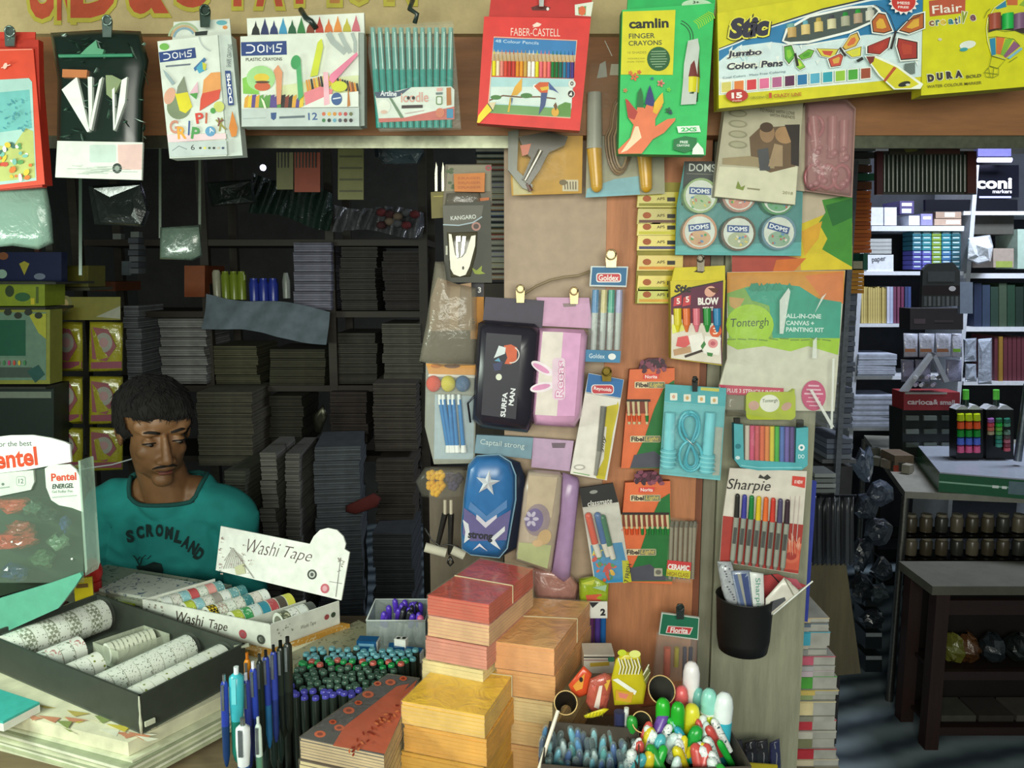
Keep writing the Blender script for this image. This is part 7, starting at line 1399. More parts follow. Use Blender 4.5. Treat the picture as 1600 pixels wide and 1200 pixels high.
bundle('pale edged bundle under the paisley notebooks', down(OB, .975, .033, -3), .942, .05, '6a5a50-p', 'd0c090-d', 8, 'paisley notebook bundles')
# pens
def pen_proto(name, parts, label, cat, group):
    root = thing(name, label, cat, (0, 0, -1), 0, group)
    for pn, fn in parts: b = B(); fn(b); b.build(pn, root)
    return root
def marker_parts(capc, body, r=.0060, h=.135):
    return [('barrel', lambda b: b.la([(r*.7, 0), (r*.9, .004), (r*.95, h*.62)], body, 10)), ('cap', lambda b: b.la([(r*1.05, h*.6), (r*1.05, h*.93), (r*.95, h*.97)], '26302a-g', 10)),
            ('cap_end', lambda b: b.la([(r*.98, h*.965), (r*.96, h*.988), (r*.8, h)], capc, 10))]
MK = {}
def marker(capc, cname, p, tilt=(0, 0)):
    lab = 'black barrelled marker with %s cap end in the block of markers' % cname
    if capc not in MK:
        MK[capc] = pen_proto('marker', marker_parts(capc, '262c28-g'), lab, 'marker', 'black markers with %s cap ends' % cname); r = MK[capc]; r.location = p; r.rotation_euler = (tilt[0], tilt[1], 0); return r
    return dup(MK[capc], p, (tilt[0], tilt[1], 0))
zt = .957
for j in range(12):
    y = 1.15+j*.0136
    for i in range(19):
        x = -.405+i*.0146+(.0072 if j % 2 else 0)+j*.0012
        c = ('4a48a8-g', 'violet blue') if j < 2 or (j == 2 and i < 5) else ('3f5a4c-g', 'grey green') if j < 7 else (('1f8a4a-g', 'bright green') if (i+j) % 3 else ('b85a50-g', 'dull red')) if j < 9 else ('5f9aa4-g', 'pale teal')
        if j >= 7 and i < 3: continue
        q_ = Vector((x, y, zt)) - CAM; fd = q_.y*cp_-q_.z*sp_; qx = 800+F*q_.x/fd; qy = 600-F*(q_.y*sp_+q_.z*cp_)/fd
        if qx > 474+(1152-qy)/.698 or qx > 652: continue
        marker(c[0], c[1], (x+R_.uniform(-.001, .001), y+R_.uniform(-.001, .001), zt-.135+R_.uniform(-.003, .004)), (R_.uniform(-.02, .02), R_.uniform(-.02, .02)))
b = B(); b.bx((0, 0, 0), (.26, .18, .012), '2a2e2a-g', 0); single(b, 'pen_holder', 'low black tray at the foot of the block of markers', 'pen holder', (-.275, 1.225, .827))
def clickpen(lab, px, py, Y, L_, body, grip, top, tilt=(0, 0), r=.0052, cat='pen', clipc='b8c0c0-m', wide=False):
    p = PY(px, py, Y); root = thing('ball_pen', lab, cat, (0, 0, 0))
    z = -L_
    b = B(); b.la([(r*.25, z-.004), (r*.5, z), (r*.9, z+.012), (r, z+L_*.45)], grip, 12); b.build('grip', root)
    b = B(); b.la([(r, z+L_*.45), (r*(1.25 if wide else 1), z+L_*.7), (r*(1.2 if wide else .92), -.010), (r*.6, -.006)], body, 12); b.build('barrel', root)
    b = B(); b.cy((0, 0, -.01), (0, 0, .004), r*.42, r*.42, top, 10); b.build('push_button', root)
    b = B(); b.bx((0, -r*1.35, -.026), (.0035 if not wide else .006, .0014, .036), clipc); b.bx((0, -r*.9, -.010), (.0035, r, .002), clipc); b.build('clip', root)
    root.location = p; root.rotation_euler = (tilt[0], tilt[1], 0); return root
clickpen('blue translucent pen with silver clip, leftmost standing pen', 350, 1058, 1.0, .125, '2a3fa0-g', '1c3a6a-g', 'b8c0c0-m', (0, .02))
clickpen('turquoise pen with white top, second standing pen from the left', 369, 1046, 1.005, .13, '3fb4c0-g', '1a7a68-g', 'dde8e8-g', (0, .03), .008, clipc='6fd0d8-g', wide=True)
clickpen('dark blue pen behind the turquoise pen', 384, 1056, 1.02, .13, '2e3a8a-g', '202a5a-g', 'c8ccd8-g', (0, -.01))
clickpen('orange topped thin pen behind the blue pens', 386, 1024, 1.06, .13, 'd88a1c-g', '9a6a2a-g', 'b86a1a-g')
clickpen('blue pen with white button in the middle of the standing pens', 395, 1038, 1.03, .14, '2c44a8-g', '1e2e6a-g', 'dfe4ee-g')
clickpen('black slim pen beside the blue pens', 405, 1026, 1.05, .14, '1e2a24-g', '18201c-g', '2a2e2a-g')
clickpen('blue pen with black button, left of the pair', 415, 1020, 1.06, .14, '2c4098-g', '2a6a9a-g', '16181a-g')
clickpen('blue pen with black button, right of the pair', 427, 1012, 1.07, .14, '34449c-g', '2a3a7a-g', '16181a-g', (0, .01))
clickpen('thick black pen, left of the two tall ones', 438, 1005, 1.075, .14, '20281f-g', '1a201a-g', '2e342e-m', r=.0062)
clickpen('thick black pen, tallest of the standing pens', 449, 999, 1.07, .14, '232a22-g', '1a201a-g', '1a1c1a-g', (0, .015), r=.0066)
clickpen('white and blue pen standing lowest in front', 379, 1126, .95, .11, 'e4ecec-g', '2f5a9c-g', 'a8b0ac-m', (0, .02), .0075, wide=True)
clickpen('pale green and white thin pen in front of the black markers', 403, 1125, .96, .09, 'd4e8dc-g', '5a8a70-g', 'c8d4cc-g', (0, .01), .0045)
for i, (x, y, Y) in enumerate(((410, 1074, 1.06), (423, 1066, 1.075), (434, 1058, 1.09))): clickpen('teal topped pen, %s of three beside the markers' % ('front', 'middle', 'rear')[i], x, y, Y, .13, '2a86a0-g', '22302c-g', '3a9ab0-g', r=.0062)
b = B(); b.bx((0, 0, 0), (.17, .14, .03), '1c2420-g'); single(b, 'pen_holder', 'black holder under the standing ball pens', 'pen holder', (-.36, .99, .868))
# eraser boxes and sharpener
for i, (x, y, Y, w, d, h, rz) in enumerate(((575, 1006, 1.38, .036, .022, .02, -.1), (620, 1016, 1.345, .028, .02, .02, .1), (645, 1024, 1.32, .03, .022, .02, -.2))):
    root = thing('eraser_box', ('blue eraser box beside the clear tub', 'blue eraser box under the white sharpener', 'blue eraser box nearest the cream bundles')[i], 'box', PY(x, y, Y), rz)
    b = B(); b.bx((0, 0, 0), (w, d, h), '1f5a8c-g'); b.bx((0, -d/2-.0003, .003), (w*.8, .0005, .005), '7fb8d8'); b.build('sleeve', root); b = B(); b.bx((w/2+.001, 0, 0), (.003, d*.85, h*.85), 'd8dcd8'); b.build('box_end', root)
root = thing('pencil_sharpener', 'small white twin hole sharpener standing on the blue boxes', 'sharpener', PY(627, 1003, 1.345)); b = B(); b.bx((0, 0, 0), (.022, .012, .014), 'dfe2da-g', -.3); b.build('body', root)
for s_ in (-.005, .005): b = B(); b.cy((s_, 0, .0065), (s_, 0, .0078), .0035, .0035, '1a1c1a', 10); b.build('pencil_hole', root)
b = B(); b.bx((0, 0, 0), (.15, .09, .075), '6a6450-d', .1); single(b, 'carton', 'plain cardboard carton under the small blue eraser boxes', 'box', (PY(610, 1010, 1.35).x, 1.35, .865))
# clear tub with purple pen caps
O = Vector((PY(625, 1000, 1.50).x, 1.50, .878)); root = thing('clear_tub', 'clear plastic tub half full of purple capped pens', 'tub', O)
w, d, h = .112, .10, .062
for c, s_ in (((0, -d/2, h/2), (w, .0015, h)), ((0, d/2, h/2), (w, .0015, h)), ((-w/2, 0, h/2), (.0015, d, h)), ((w/2, 0, h/2), (.0015, d, h)), ((0, 0, .001), (w, d, .002))):
    b = B(); b.bx(c, s_, 'b8c4c0-c38'); b.build('tub_side', root)
b = B(); b.tb([(-w/2, -d/2, h), (w/2, -d/2, h), (w/2, d/2, h), (-w/2, d/2, h), (-w/2, -d/2, h)], .0016, 'c8d0cc-g', 6); b.build('rim', root)
pr = None
for k in range(22):
    p = O + Vector((R_.uniform(-.035, .045), R_.uniform(-.035, .035), .058+R_.uniform(-.004, .006)))
    c, nm = (('5a3ac0-g', 'purple'), ('6a48d0-g', 'purple'), ('23242a-g', 'black'))[0 if k % 3 == 0 else 1 if k % 3 == 1 else 2]
    key = 'tub'+nm
    if key not in MK:
        MK[key] = pen_proto('felt_pen', [('cap', lambda b: b.la([(.0055, -.02), (.006, 0), (.005, .006), (.002, .009)], c, 10)), ('barrel', lambda b: b.la([(.005, -.055), (.0053, -.02)], 'c8c8c8-g', 8))], '%s capped felt pen standing in the clear tub' % nm, 'felt pen', '%s capped pens in the clear tub' % nm); MK[key].location = p
    else: dup(MK[key], p, (R_.uniform(-.25, .25), R_.uniform(-.25, .25), 0))
b = B(); b.sp((0, 0, 0), (.007, .007, .008), 'd86a9a-g'); b.cy((0, 0, -.05), (0, 0, 0), .005, .005, 'c8c8c8-g', 8); single(b, 'felt_pen', 'pink capped felt pen at the right end of the clear tub', 'felt pen', O+Vector((.046, -.038, .06)))
# magazines under washi box right side
b = B(); blk(b, PZ(560, 985, .88), [PZ(425, 1030, .893), PZ(560, 965, .893), PZ(600, 985, .893), PZ(505, 1040, .893)], .862, .888, '9a9678-xn6a6a50-60'); single(b, 'magazine', 'grey edged magazines right of the white display box', 'magazine', PZ(560, 985, .88))
b = B(); q = [WF+Vector((0, 0, 0)), WR, WR+Vector((.02, .02, 0)), WF+Vector((.02, -.02, 0))]; blk(b, WF, [WF+Vector((-.02, -.012, 0)), WR+Vector((.02, .0, 0)), WB, WL], .8853, .8965, 'c8923c-xnd8c8a0-90'); single(b, 'magazine', 'orange edged magazine directly under the white display box', 'magazine', WF)
# ---- right foreground
Y0 = 1.06
# decorated boxes holding pens
def openbox(lab, px, py, Y, w, d, h, col, rz=0):
    p = PY(px, py, Y); root = thing('pen_box', lab, 'box', (p.x, p.y, p.z-h), rz)
    for c, s_ in (((0, -d/2, h/2), (w, .0015, h)), ((0, d/2, h/2), (w, .0015, h)), ((-w/2, 0, h/2), (.0015, d, h)), ((w/2, 0, h/2), (.0015, d, h)), ((0, 0, .001), (w, d, .002))):
        b = B(); b.bx(c, s_, col); b.build('box_side', root)
    return root
openbox('open cardboard box of capped pens left of the bottom right corner display', 925, 1165, 1.0, .125, .10, .10, '4a4238-d', -.15)
openbox('open cardboard box holding the big finger markers', 1070, 1165, 1.02, .15, .10, .10, '4a4238-d', .05)
b = B(); b.cy(PY(838, 1215, .98)-PY(850, 1170, .98), PY(872, 1110, 1.02)-PY(850, 1170, .98), .0028, .0028, 'e4dcc8-g', 8); single(b, 'white_stick', 'white stick leaning beside the box of clear capped pens', 'stick', PY(850, 1170, .98))
def fing(lab, px, py, Y, L_, r, body, tipc, tilt=0, mid=None):
    root = thing('finger_marker', lab, 'marker', PY(px, py, Y)); root.rotation_euler = (0, tilt, 0)
    b = B(); b.la([(r, -L_), (r*1.02, -L_*.5), (r, -L_*.34)], body, 16); b.build('barrel', root)
    b = B(); b.la([(r*.98, -L_*.34), (r*.98, -L_*.16), (r*.8, -L_*.06), (r*.45, -L_*.01), (.0008, 0)], tipc, 16); b.build('cap', root)
    if mid: b = B(); b.sp((0, -r*.75, -L_*.5), (r*.7, r*.5, L_*.16), mid, 14, 10); b.build('window', root)
    return root
fing('tall white finger marker in the back row', 1081, 1034, 1.1, .11, .0125, 'eeeae4-g', 'f0ecec-g')
fing('tall turquoise finger marker with white tip at the right end', 1133, 1082, 1.05, .12, .0135, '3fb8cc-g', 'e4f0ee-g', .06)
fing('white finger marker with pale teal cap and yellow window', 1109, 1076, 1.06, .10, .0115, 'e8ecdf-g', '8fd4c4-g', .03, 'c8d81e-g')
fing('white finger marker with teal cap, left of the yellow windowed one', 1092, 1075, 1.09, .10, .0100, 'e8ecea-g', '7fccc0-g', .0)
fing('green ended marker standing left of the pink and orange ones', 1036, 1091, 1.05, .08, .0105, '2a9a34-g', '2cb02c-g', -.02)
fing('green ended marker standing below the orange one', 1060, 1097, 1.04, .08, .0100, '2a9a34-g', '26a82a-g', .02)
fing('pink marker in the back row, left of the white one', 1048, 1068, 1.10, .09, .0105, 'd86a7a-g', 'dd5a70-g', -.02)
fing('orange and pink marker between the pink and the white ones', 1065, 1072, 1.085, .09, .0105, 'e08a4a-g', 'e86a6a-g', .0)
fing('yellow marker low in front of the white one', 1082, 1100, 1.05, .08, .0115, 'd8d41e-g', 'e4e03a-g', .05)
fing('green marker with a yellow window leaning in front', 1092, 1135, 1.02, .07, .0095, '1a9a3a-g', '22a03c-g', .35, 'd8cc1e-g')
# crowd of clear capped pens at the bottom
for k in range(60):
    x = 850+(k % 14)*13+R_.uniform(-4, 4); y = 1138+(k//14)*16+R_.uniform(-5, 5); Y = 1.05-(k//14)*.018
    root = thing('gel_pen', 'clear capped gel pen standing upright in the left cardboard box', 'pen', PY(x, y, Y), 0, 'clear capped gel pens'); root.rotation_euler = (R_.uniform(-.15, .15), R_.uniform(-.25, .25), 0)
    c = ['3f8ac8-g', '23282c-g', '2a5aaa-g', '8fc8d0-g', '3a9a9a-g', '20243c-g', '5fb0c8-g', '30386a-g', 'c8dcdc-g'][k*5 % 9]
    b = B(); b.la([(.0035, -.06), (.0045, -.012)], c, 9); b.build('barrel', root)
    b = B(); b.la([(.0055, -.03), (.0055, -.008), (.0042, -.002), (.0015, 0)], 'c8e4e4-c28', 9); b.la([(.0042, -.03), (.0042, -.010), (.002, -.004)], c, 9); b.build('cap', root)
for k in range(46):
    x = 985+R_.uniform(0, 150); y = 1112+R_.uniform(0, 85); 
    if x > 1125 and y < 1160: continue
    Y = 1.05-(y-1110)*.0009; r = R_.uniform(.005, .0085)
    b = B(); c = R_.choice(['dfe8e4-xn3a6a8a-170', 'd8e4e0-xn2a7a84-150', 'e0e4e4-xn50508a-160', '4fb0b8-g', 'c8dcd8-g', 'e4e8e4-xn1e4a5a-140', '7ac4c0-g', 'c8504a-g', '2f9a3a-g', 'd8c832-g'] if k % 5 else ['c8504a-g', '6a4aa0-g', '22a83a-g', 'd8cc2a-g', '2a9ab0-g'])
    b.la([(r*.9, -.05), (r, -.01), (r*.8, -.003), (r*.3, 0)], c, 12); o = single(b, 'novelty_pen', 'small patterned pen top in the crowd below the finger markers', 'pen', PY(x, y, Y), 0, 'crowded novelty pen tops'); o.rotation_euler = (R_.uniform(-.4, .3), R_.uniform(-.5, .5), 0)
b = B(); b.cy((0, 0, -.09), (0, 0, 0), .0075, .008, '34385c-g', 14); single(b, 'marker', 'dark blue marker standing behind the clear capped gel pens', 'marker', PY(968, 1112, 1.06))
b = B(); b.cy((0, 0, -.09), (0, 0, 0), .0035, .0035, 'dfe4e0-g', 10); single(b, 'thin_stick', 'thin white stick standing beside the dark blue marker', 'stick', PY(979, 1106, 1.06))
# curled paper tubes
def cone(lab, px, py, Y, r, L_, tilt, c, ci):
    root = thing('paper_cone', lab, 'paper cone', PY(px, py, Y)); root.rotation_euler = tilt
    b = B(); b.la([(r*.5, -L_), (r, 0)], c, 22, caps=False); b.la([(r*.48, -L_), (r*.97, -.0004)], ci, 22, caps=False); b.build('cone_wall', root)
    b = B(); b.tb([(r*math.cos(i*math.pi/12), r*math.sin(i*math.pi/12), 0) for i in range(25)], .0009, 'd8b878', 5); b.build('rim', root)
cone('orange edged dark paper cone left of the green ended markers', 1034, 1078, 1.07, .020, .08, (.85, .32, 0), '8a4a2a', '4a4a44')
cone('brown paper cone at the left of the crumpled sweet wrappers', 884, 1098, 1.05, .016, .07, (.9, -.1, 0), '7a5a3a', '3a3228')
cone('small dark paper cone in the middle of the pen boxes', 1003, 1128, 1.04, .014, .06, (.85, .2, 0), 'b86a4a', '3c3c30')
# sweet wrappers / colourful sachets
def sachet(name, lab, pts, Y, c, prints, cat='packet', th=.006):
    cx = sum(p[0] for p in pts)/len(pts); cy = sum(p[1] for p in pts)/len(pts); it = It(name, lab, cat, cx, cy, Y); b = it.b(); b.pillow(pts, -.002, th, c, .8); b.build('packet_body', it.root)
    b = it.b(); b.off = th+.0008; prints(b); b.build('print', it.root); return it
sachet('paper_packet', 'red and orange folded packet with a black spot, left of the yellow packets', [(888, 1070), (912, 1040), (925, 1052), (918, 1085), (905, 1090), (893, 1082)], 1.08, 'd4502c-g', lambda b: (b.pg([(895, 1072), (914, 1052), (910, 1076), (900, 1080)], 'e09a3a'), b.el(908, 1062, 3, 4, '2a1c18')))
sachet('paper_packet', 'pink and orange crumpled packet with a white fold', [(922, 1062), (945, 1050), (958, 1060), (948, 1112), (925, 1112), (916, 1095)], 1.07, 'b85a4a-p', lambda b: (b.pg([(928, 1105), (938, 1065), (942, 1068), (936, 1108)], 'ead8cc'), b.pg([(942, 1064), (954, 1062), (948, 1080)], 'd8a83a'), b.pg([(925, 1075), (932, 1070), (928, 1090)], 'd86a5a')))
sachet('paper_packet', 'yellow zebra striped packet with a pink label', [(955, 1060), (962, 1030), (975, 1018), (1000, 1020), (1002, 1040), (1010, 1072), (1005, 1100), (960, 1102)], 1.065, 'c2b41e-g', lambda b: ([b.ln([(966+i*5, 1028+(i % 2)*3), (970+i*5, 1042), (967+i*5, 1054)], 1.8, 'e4e0cc') for i in range(7)], [b.ln([(968+i*5, 1030), (972+i*5, 1043), (969+i*5, 1053)], .9, '2e2a22') for i in range(7)], b.el(992, 1022, 9, 6, 'd8dc7a'), b.el(972, 1020, 7, 5, 'b8c42a'), b.pg([(957, 1062), (965, 1060), (995, 1080), (992, 1086)], 'e8e8dc'), b.pg([(962, 1078), (990, 1082), (986, 1098), (962, 1094)], 'cf9a2a'), b.pg([(966, 1082), (982, 1085), (978, 1092), (968, 1090)], 'd87a6a')))
sachet('paper_packet', 'olive white edged packet leaning right of the zebra packet', [(1000, 1060), (1013, 1036), (1017, 1050), (1008, 1078), (1000, 1090)], 1.07, '6a6a3a-g', lambda b: (b.ln([(1001, 1062), (1014, 1038)], 1.5, 'e8e4c8'), b.ln([(1004, 1068), (1016, 1050)], 1, 'c8c49a')))
sachet('paper_packet', 'bright yellow crimped packet edge above the gel pens', [(912, 1118), (925, 1112), (945, 1106), (952, 1108), (940, 1118), (925, 1122), (914, 1122)], 1.04, 'd4c81e-g', lambda b: [b.ln([(918+i*5, 1113), (916+i*5, 1120)], .7, '7a7a1e') for i in range(6)])
# white and black edged box rim
it = It('box', 'flat white box with black edge lines under the purple and blue felt pens', 'box', 940, 1035, 1.19); b = it.b(); b.rsl(912, 1023, 960, 1052, -.04, .0, 'd8d0c0'); b.off = .0003; b.rc(912, 1026, 960, 1028, '2a2426'); b.rc(912, 1031, 955, 1032, '8a3a4a'); b.rr(950, 1027, 960, 1034, 2, '3a8a6a'); b.pg([(922, 1036), (952, 1034), (952, 1040), (922, 1042)], 'c8a83a'); it.one(b)
it = It('felt_pen_pack', 'purple and blue felt pens with a white numbered band, right of the peach bundles', 'pen pack', 930, 985, 1.30)
for x, c in ((924, '5a2a5a'), (934, '4a3480'), (943, '1f5a98')): b = it.b(); b.rod(x, 952, x-1, 1022, .003, .0050, .0050, c+'-g', 10); b.build('felt_pen', it.root)
b = it.b(); b.rsl(919, 940, 949, 966, .008, .0095, 'dcdcd4'); b.off = .0097; b.pg([(920, 941), (936, 941), (926, 950)], '24242a'); b.tx('2', 938, 951, 8, 11, '24242a', 0, .06); b.build('numbered_band', it.root)
it = It('plastic_bag', 'crumpled lime and orange packet behind the peach bundles, below the black-carded markers', 'packet', 930, 922, 1.325); b = it.b(); b.pillow([(904, 905), (930, 898), (952, 912), (950, 945), (925, 950), (905, 940)], -.005, .012, '9ab02a-p', .8); b.off = .014; b.pg([(915, 930), (940, 928), (938, 944), (918, 942)], 'd05a3c'); b.pg([(908, 912), (930, 905), (926, 914)], 'c8d04a'); b.pg([(925, 918), (948, 914), (946, 924)], '9cc0a0'); it.one(b)
it = It('plastic_bag', 'crumpled pinkish clear bag behind the red notebook bundle', 'bag', 860, 915, 1.34); b = it.b(); b.pillow([(825, 885), (890, 895), (905, 915), (900, 940), (840, 938)], -.005, .014, 'a87a70-p', .8); it.one(b)
# green carded packet
it = It('marker_pack', 'clear packet with a green name card, orange, yellow and dark pens inside', 'pen pack', 1062, 1000, 1.29)
QN = lambda: it.b().crop(840, 860, 3.53)
b = QN(); b.sl([(685, 345), (892, 372), (885, 495), (668, 465)], .0, .005, 'cdd8cf'); b.off = .0053; b.pg([(690, 350), (888, 376), (881, 488), (674, 460)], '146a4c'); b.pg([(718, 415), (858, 425), (840, 465), (706, 455)], 'e4d0cc'); b.pg([(722, 419), (852, 429), (836, 461), (712, 452)], 'c23a3c'); b.tx('Florita', 732, 424, 98, 30, 'f4e8e4', 3, .03, .1); b.build('header_card', it.root)
for x, w, c, y1 in ((716, 24, 'd8664a', 690), (768, 17, 'b4a42a', 640), (812, 14, '4a4258', 700), (845, 14, '34304a', 620)): b = QN(); b.rod(x, 535, x-4, y1, .004, w*.00026, w*.00026, c+'-g', 10); b.build('pen', it.root)
b = QN(); b.sl([(665, 468), (885, 495), (870, 720), (640, 720)], .0, .0125, 'd8dcd4-c20'); b.build('clear_sleeve', it.root)
clip(1063, 968, 1.28, 'black clip holding the green carded pen packet', 24, 13, '2a3230-g')
# cup contents
it = It('blade_packet', 'tall clear and white packets standing in the black cup, leftmost', 'packet', 1150, 915, 1.30)
for k, (nm, lab, pts, c, extra) in enumerate((('sticker_packet', 'grey speckled narrow packet, leftmost in the black cup', [(1121, 878), (1143, 877), (1162, 945), (1158, 965), (1140, 955), (1128, 920)], 'a8acb0-p', 0), ('pen_packet', 'packet with grey and navy pens in the middle of the black cup', [(1142, 893), (1174, 890), (1178, 962), (1158, 965)], '8a94a8-p', 1), ('letter_packet', 'white packet with sideways green letters in the black cup', [(1171, 893), (1193, 896), (1195, 965), (1178, 963)], 'd8dcd8-g', 2), ('sponge_packet', 'white tilted packet with a black marker, sticking out right of the cup', [(1196, 935), (1225, 902), (1252, 925), (1205, 962), (1196, 965)], 'd4d0c4-g', 3))):
    if k == 0: bpy.data.objects.remove(it.root)
    it = It(nm, lab, 'packet', pts[0][0], pts[0][1], 1.296-.007*k); b = it.b(); b.pillow(pts, -.003, .003, c, .9); b.build('packet_body', it.root); b = it.b(); b.off = .0036
    if extra == 0:
        for i in range(18): b.el(1133+i*1.2+R_.uniform(-6, 6), 885+i*4, 1.6, 1.2, '5a5c64')
    if extra == 1: b.pg([(1146, 898), (1152, 897), (1166, 955), (1160, 955)], '5a6a90'); b.pg([(1158, 897), (1168, 896), (1176, 955), (1168, 955)], '3a4878'); b.pg([(1152, 897), (1158, 897), (1168, 955), (1166, 955)], '9a9a90')
    if extra == 2: b.tx('Sharpie', 1188, 903, 50, 10, '6a9a8a', 88, .01)
    if extra == 3: b.pg([(1197, 955), (1204, 940), (1226, 933), (1228, 938), (1206, 956), (1197, 964)], '4a4c50'); b.ln([(1226, 904), (1240, 930)], 2, '8a8a78'); b.pg([(1228, 904), (1236, 910), (1240, 920)], 'b8b4a0')
    b.build('print', it.root)
it = It('marker_card', 'dark red marker card sticking out behind the packets in the cup', 'card', 1205, 905, 1.312); b = it.b(); b.sl([(1185, 900), (1215, 897), (1260, 915), (1240, 925), (1210, 930), (1196, 960)], -.001, .001, 'b04040'); b.off = .0012; b.pg([(1225, 902), (1245, 905), (1254, 918), (1240, 920)], 'c05a6a'); b.ln([(1205, 897), (1222, 915)], 2, '241c1c'); it.one(b)
it = It('white_stick', 'thin white stick pointing up right out of the black cup', 'stick', 1240, 930, 1.27); b = it.b(); b.rod(1208, 960, 1270, 908, 0, .0014, .0014, 'd8dcd4-g', 8); it.one(b)
# dark sachets at the foot of the board
for i, (x, w, c) in enumerate(((1150, 22, '2c2c34'), (1172, 20, '24242c'), (1190, 20, '2a2a30'), (1210, 16, '303458'))):
    sachet('sachet', 'glossy %s sachet in the row below the black cup, %s' % (('charcoal', 'black', 'dark grey', 'navy')[i], ('first', 'second', 'third', 'last')[i]+' from the left'), [(x-w/2, 1158+i % 2*3), (x+w/2, 1153), (x+w/2+2, 1200), (x-w/2, 1205)], 1.30+.004*i, c+'-p', lambda b: b.ln([(x, 1162), (x+4, 1180), (x+3, 1198)], 1.5, '8a8c90'))
it = It('paper_strip', 'yellow strip lying in front of the dark sachets', 'strip', 1170, 1198, 1.27); b = it.b(); b.sl([(1138, 1186), (1160, 1192), (1215, 1196), (1215, 1206), (1138, 1204)], 0, .003, 'b8a824-g'); it.one(b)
# shelf of exercise books at the right side of the pillar
O = PY(1265, 1150, 1.6)
cols = ['c8b48a', '5a6a7a', 'a8a49a', '3fa0b8', 'b8b0a0', '8a8c88', 'c05a70', 'a8a8a8', 'b8a8b0', '4a9a3a', 'c8b060', '8a9a6a', 'd8c898', '8a8878', 'b83440', 'c0bcb0', '7a7a5a', 'b02c38', 'c8bca0', '6a6048']
y = 960
for i, c in enumerate(cols):
    h = (7, 6, 8, 22, 6, 10, 14, 8, 10, 20, 8, 9, 22, 9, 16, 12, 16, 16, 10, 12)[i]
    a = PY(1240, y+h, 1.44); e = PY(1240, y, 1.44); z0, z1 = a.z, e.z; xr = PY((1302 if i > 5 else 1290)+R_.uniform(-4, 4), y, 1.44).x
    b = B(); cy_ = 1.52+R_.uniform(-.004, .004); x0 = PY(1232, y, 1.44).x+R_.uniform(-.003, .003)
    b.bx(((x0+xr)/2, cy_, (z0+z1)/2), (xr-x0, .19, z1-z0-.0008), 'a4a49c-d'); xs = x0+(xr-x0)*.48; b.bx(((x0+xs)/2, cy_-.003, (z0+z1)/2), (xs-x0, .19, max(.002, (z1-z0)*.86)), c); b.bx(((x0+xr)/2, cy_-.001, z1-.0012), (xr-x0+.001, .19, .0014), c)
    single(b, 'exercise_book', '%s spined book, number down the stack right of the pillar foot' % ('cream', 'slate', 'grey', 'sky blue', 'beige', 'dull grey', 'pink', 'light grey', 'mauve grey', 'green', 'ochre', 'sage', 'straw', 'khaki', 'red', 'off white', 'olive', 'crimson', 'sand', 'brown')[i]
           if False else '%s spined book in the stack right of the pillar foot' % ('cream', 'slate', 'grey', 'sky blue', 'beige', 'dull grey', 'pink', 'light grey', 'mauve grey', 'green', 'ochre', 'sage', 'straw', 'khaki', 'red', 'off white', 'olive', 'crimson', 'sand', 'brown')[i], 'book', (0, 0, 0), 0, 'exercise books stacked at the pillar foot')
    y += h
it = It('cardboard_strip', 'long blue card strip hanging behind the right edge of the pillar', 'strip', 1265, 850, 1.42); b = it.b(); b.sl([(1259, 748), (1276, 752), (1262, 972), (1246, 968)], -.002, .004, '3a46a0-g'); b.off = .0042
for i in range(12): b.el(1264-i*.9, 765+i*17, 3, 2, '6a78c8')
it.one(b)
it = It('plastic_wrap', 'scraps of pale plastic film at the bottom right of the book stack', 'plastic scrap', 1275, 1160, 1.5); b = it.b(); b.pillow([(1255, 1115), (1268, 1130), (1282, 1155), (1275, 1165), (1265, 1190), (1255, 1180), (1250, 1150)], 0, .012, 'a8c0c8-p', .6); it.one(b)
# ------------------------------------------------ the shopkeeper
def grow(b, vox, smooth=8, name='tmp', fac=.5):
    """one closed skin around overlapping shapes"""
    o = b.build(name); md = o.modifiers.new('r', 'REMESH'); md.mode = 'VOXEL'; md.voxel_size = vox; md.use_smooth_shade = True
    s = o.modifiers.new('s', 'SMOOTH'); s.iterations = smooth; s.factor = fac
    me = bpy.data.meshes.new_from_object(o.evaluated_get(bpy.context.evaluated_depsgraph_get()))
    bpy.data.objects.remove(o); return me
def obj(name, me, parent=None, mats=()):
    me.materials.clear(); [me.materials.append(mat(m)) for m in mats]
    o = bpy.data.objects.new(name, me); COL.objects.link(o); o.parent = parent
    for p in me.polygons: p.use_smooth = True
    return o
def caps(b, p, q, r0, r1, m='9a6a48-k'):
    p, q = Vector(p), Vector(q); b.cy(p, q, r0, r1, m, 18); b.sp(p, r0, m, 18, 12); b.sp(q, r1, m, 18, 12)
HP = PY(243, 673, 1.90)
RH = Matrix.Rotation(math.radians(37), 3, 'Z') @ Matrix.Rotation(math.radians(13), 3, 'X')   # turned to the viewer's right, looking down
K = 1.06
def h(x, y, z): return RH @ (Vector((x, y, z))*K)
SK = '86603f-k'
def E_(b, c, r, m=SK, rot=None):
    R = RH @ rot if rot else RH; b.sp(h(*c), tuple(v*K for v in r), m, 20, 14, R)
b = B()
E_(b, (0, .012, .045), (.073, .090, .074)); E_(b, (0, -.022, -.028), (.058, .064, .078)); E_(b, (0, -.062, -.093), (.024, .020, .018))
for s in (-1, 1):
    E_(b, (s*.033, -.054, -.024), (.021, .019, .019)); E_(b, (s*.032, -.024, -.064), (.020, .034, .026))
    E_(b, (s*.030, -.0755, .026), (.021, .009, .0065)); E_(b, (s*.031, -.070, .006), (.0155, .0125, .0085)); E_(b, (s*.0135, -.093, -.036), (.0095, .011, .0075))
    E_(b, (s*.072, .010, -.004), (.007, .017, .029)); E_(b, (s*.077, .018, .004), (.006, .011, .020))
    E_(b, (s*.038, -.060, .040), (.024, .016, .020))
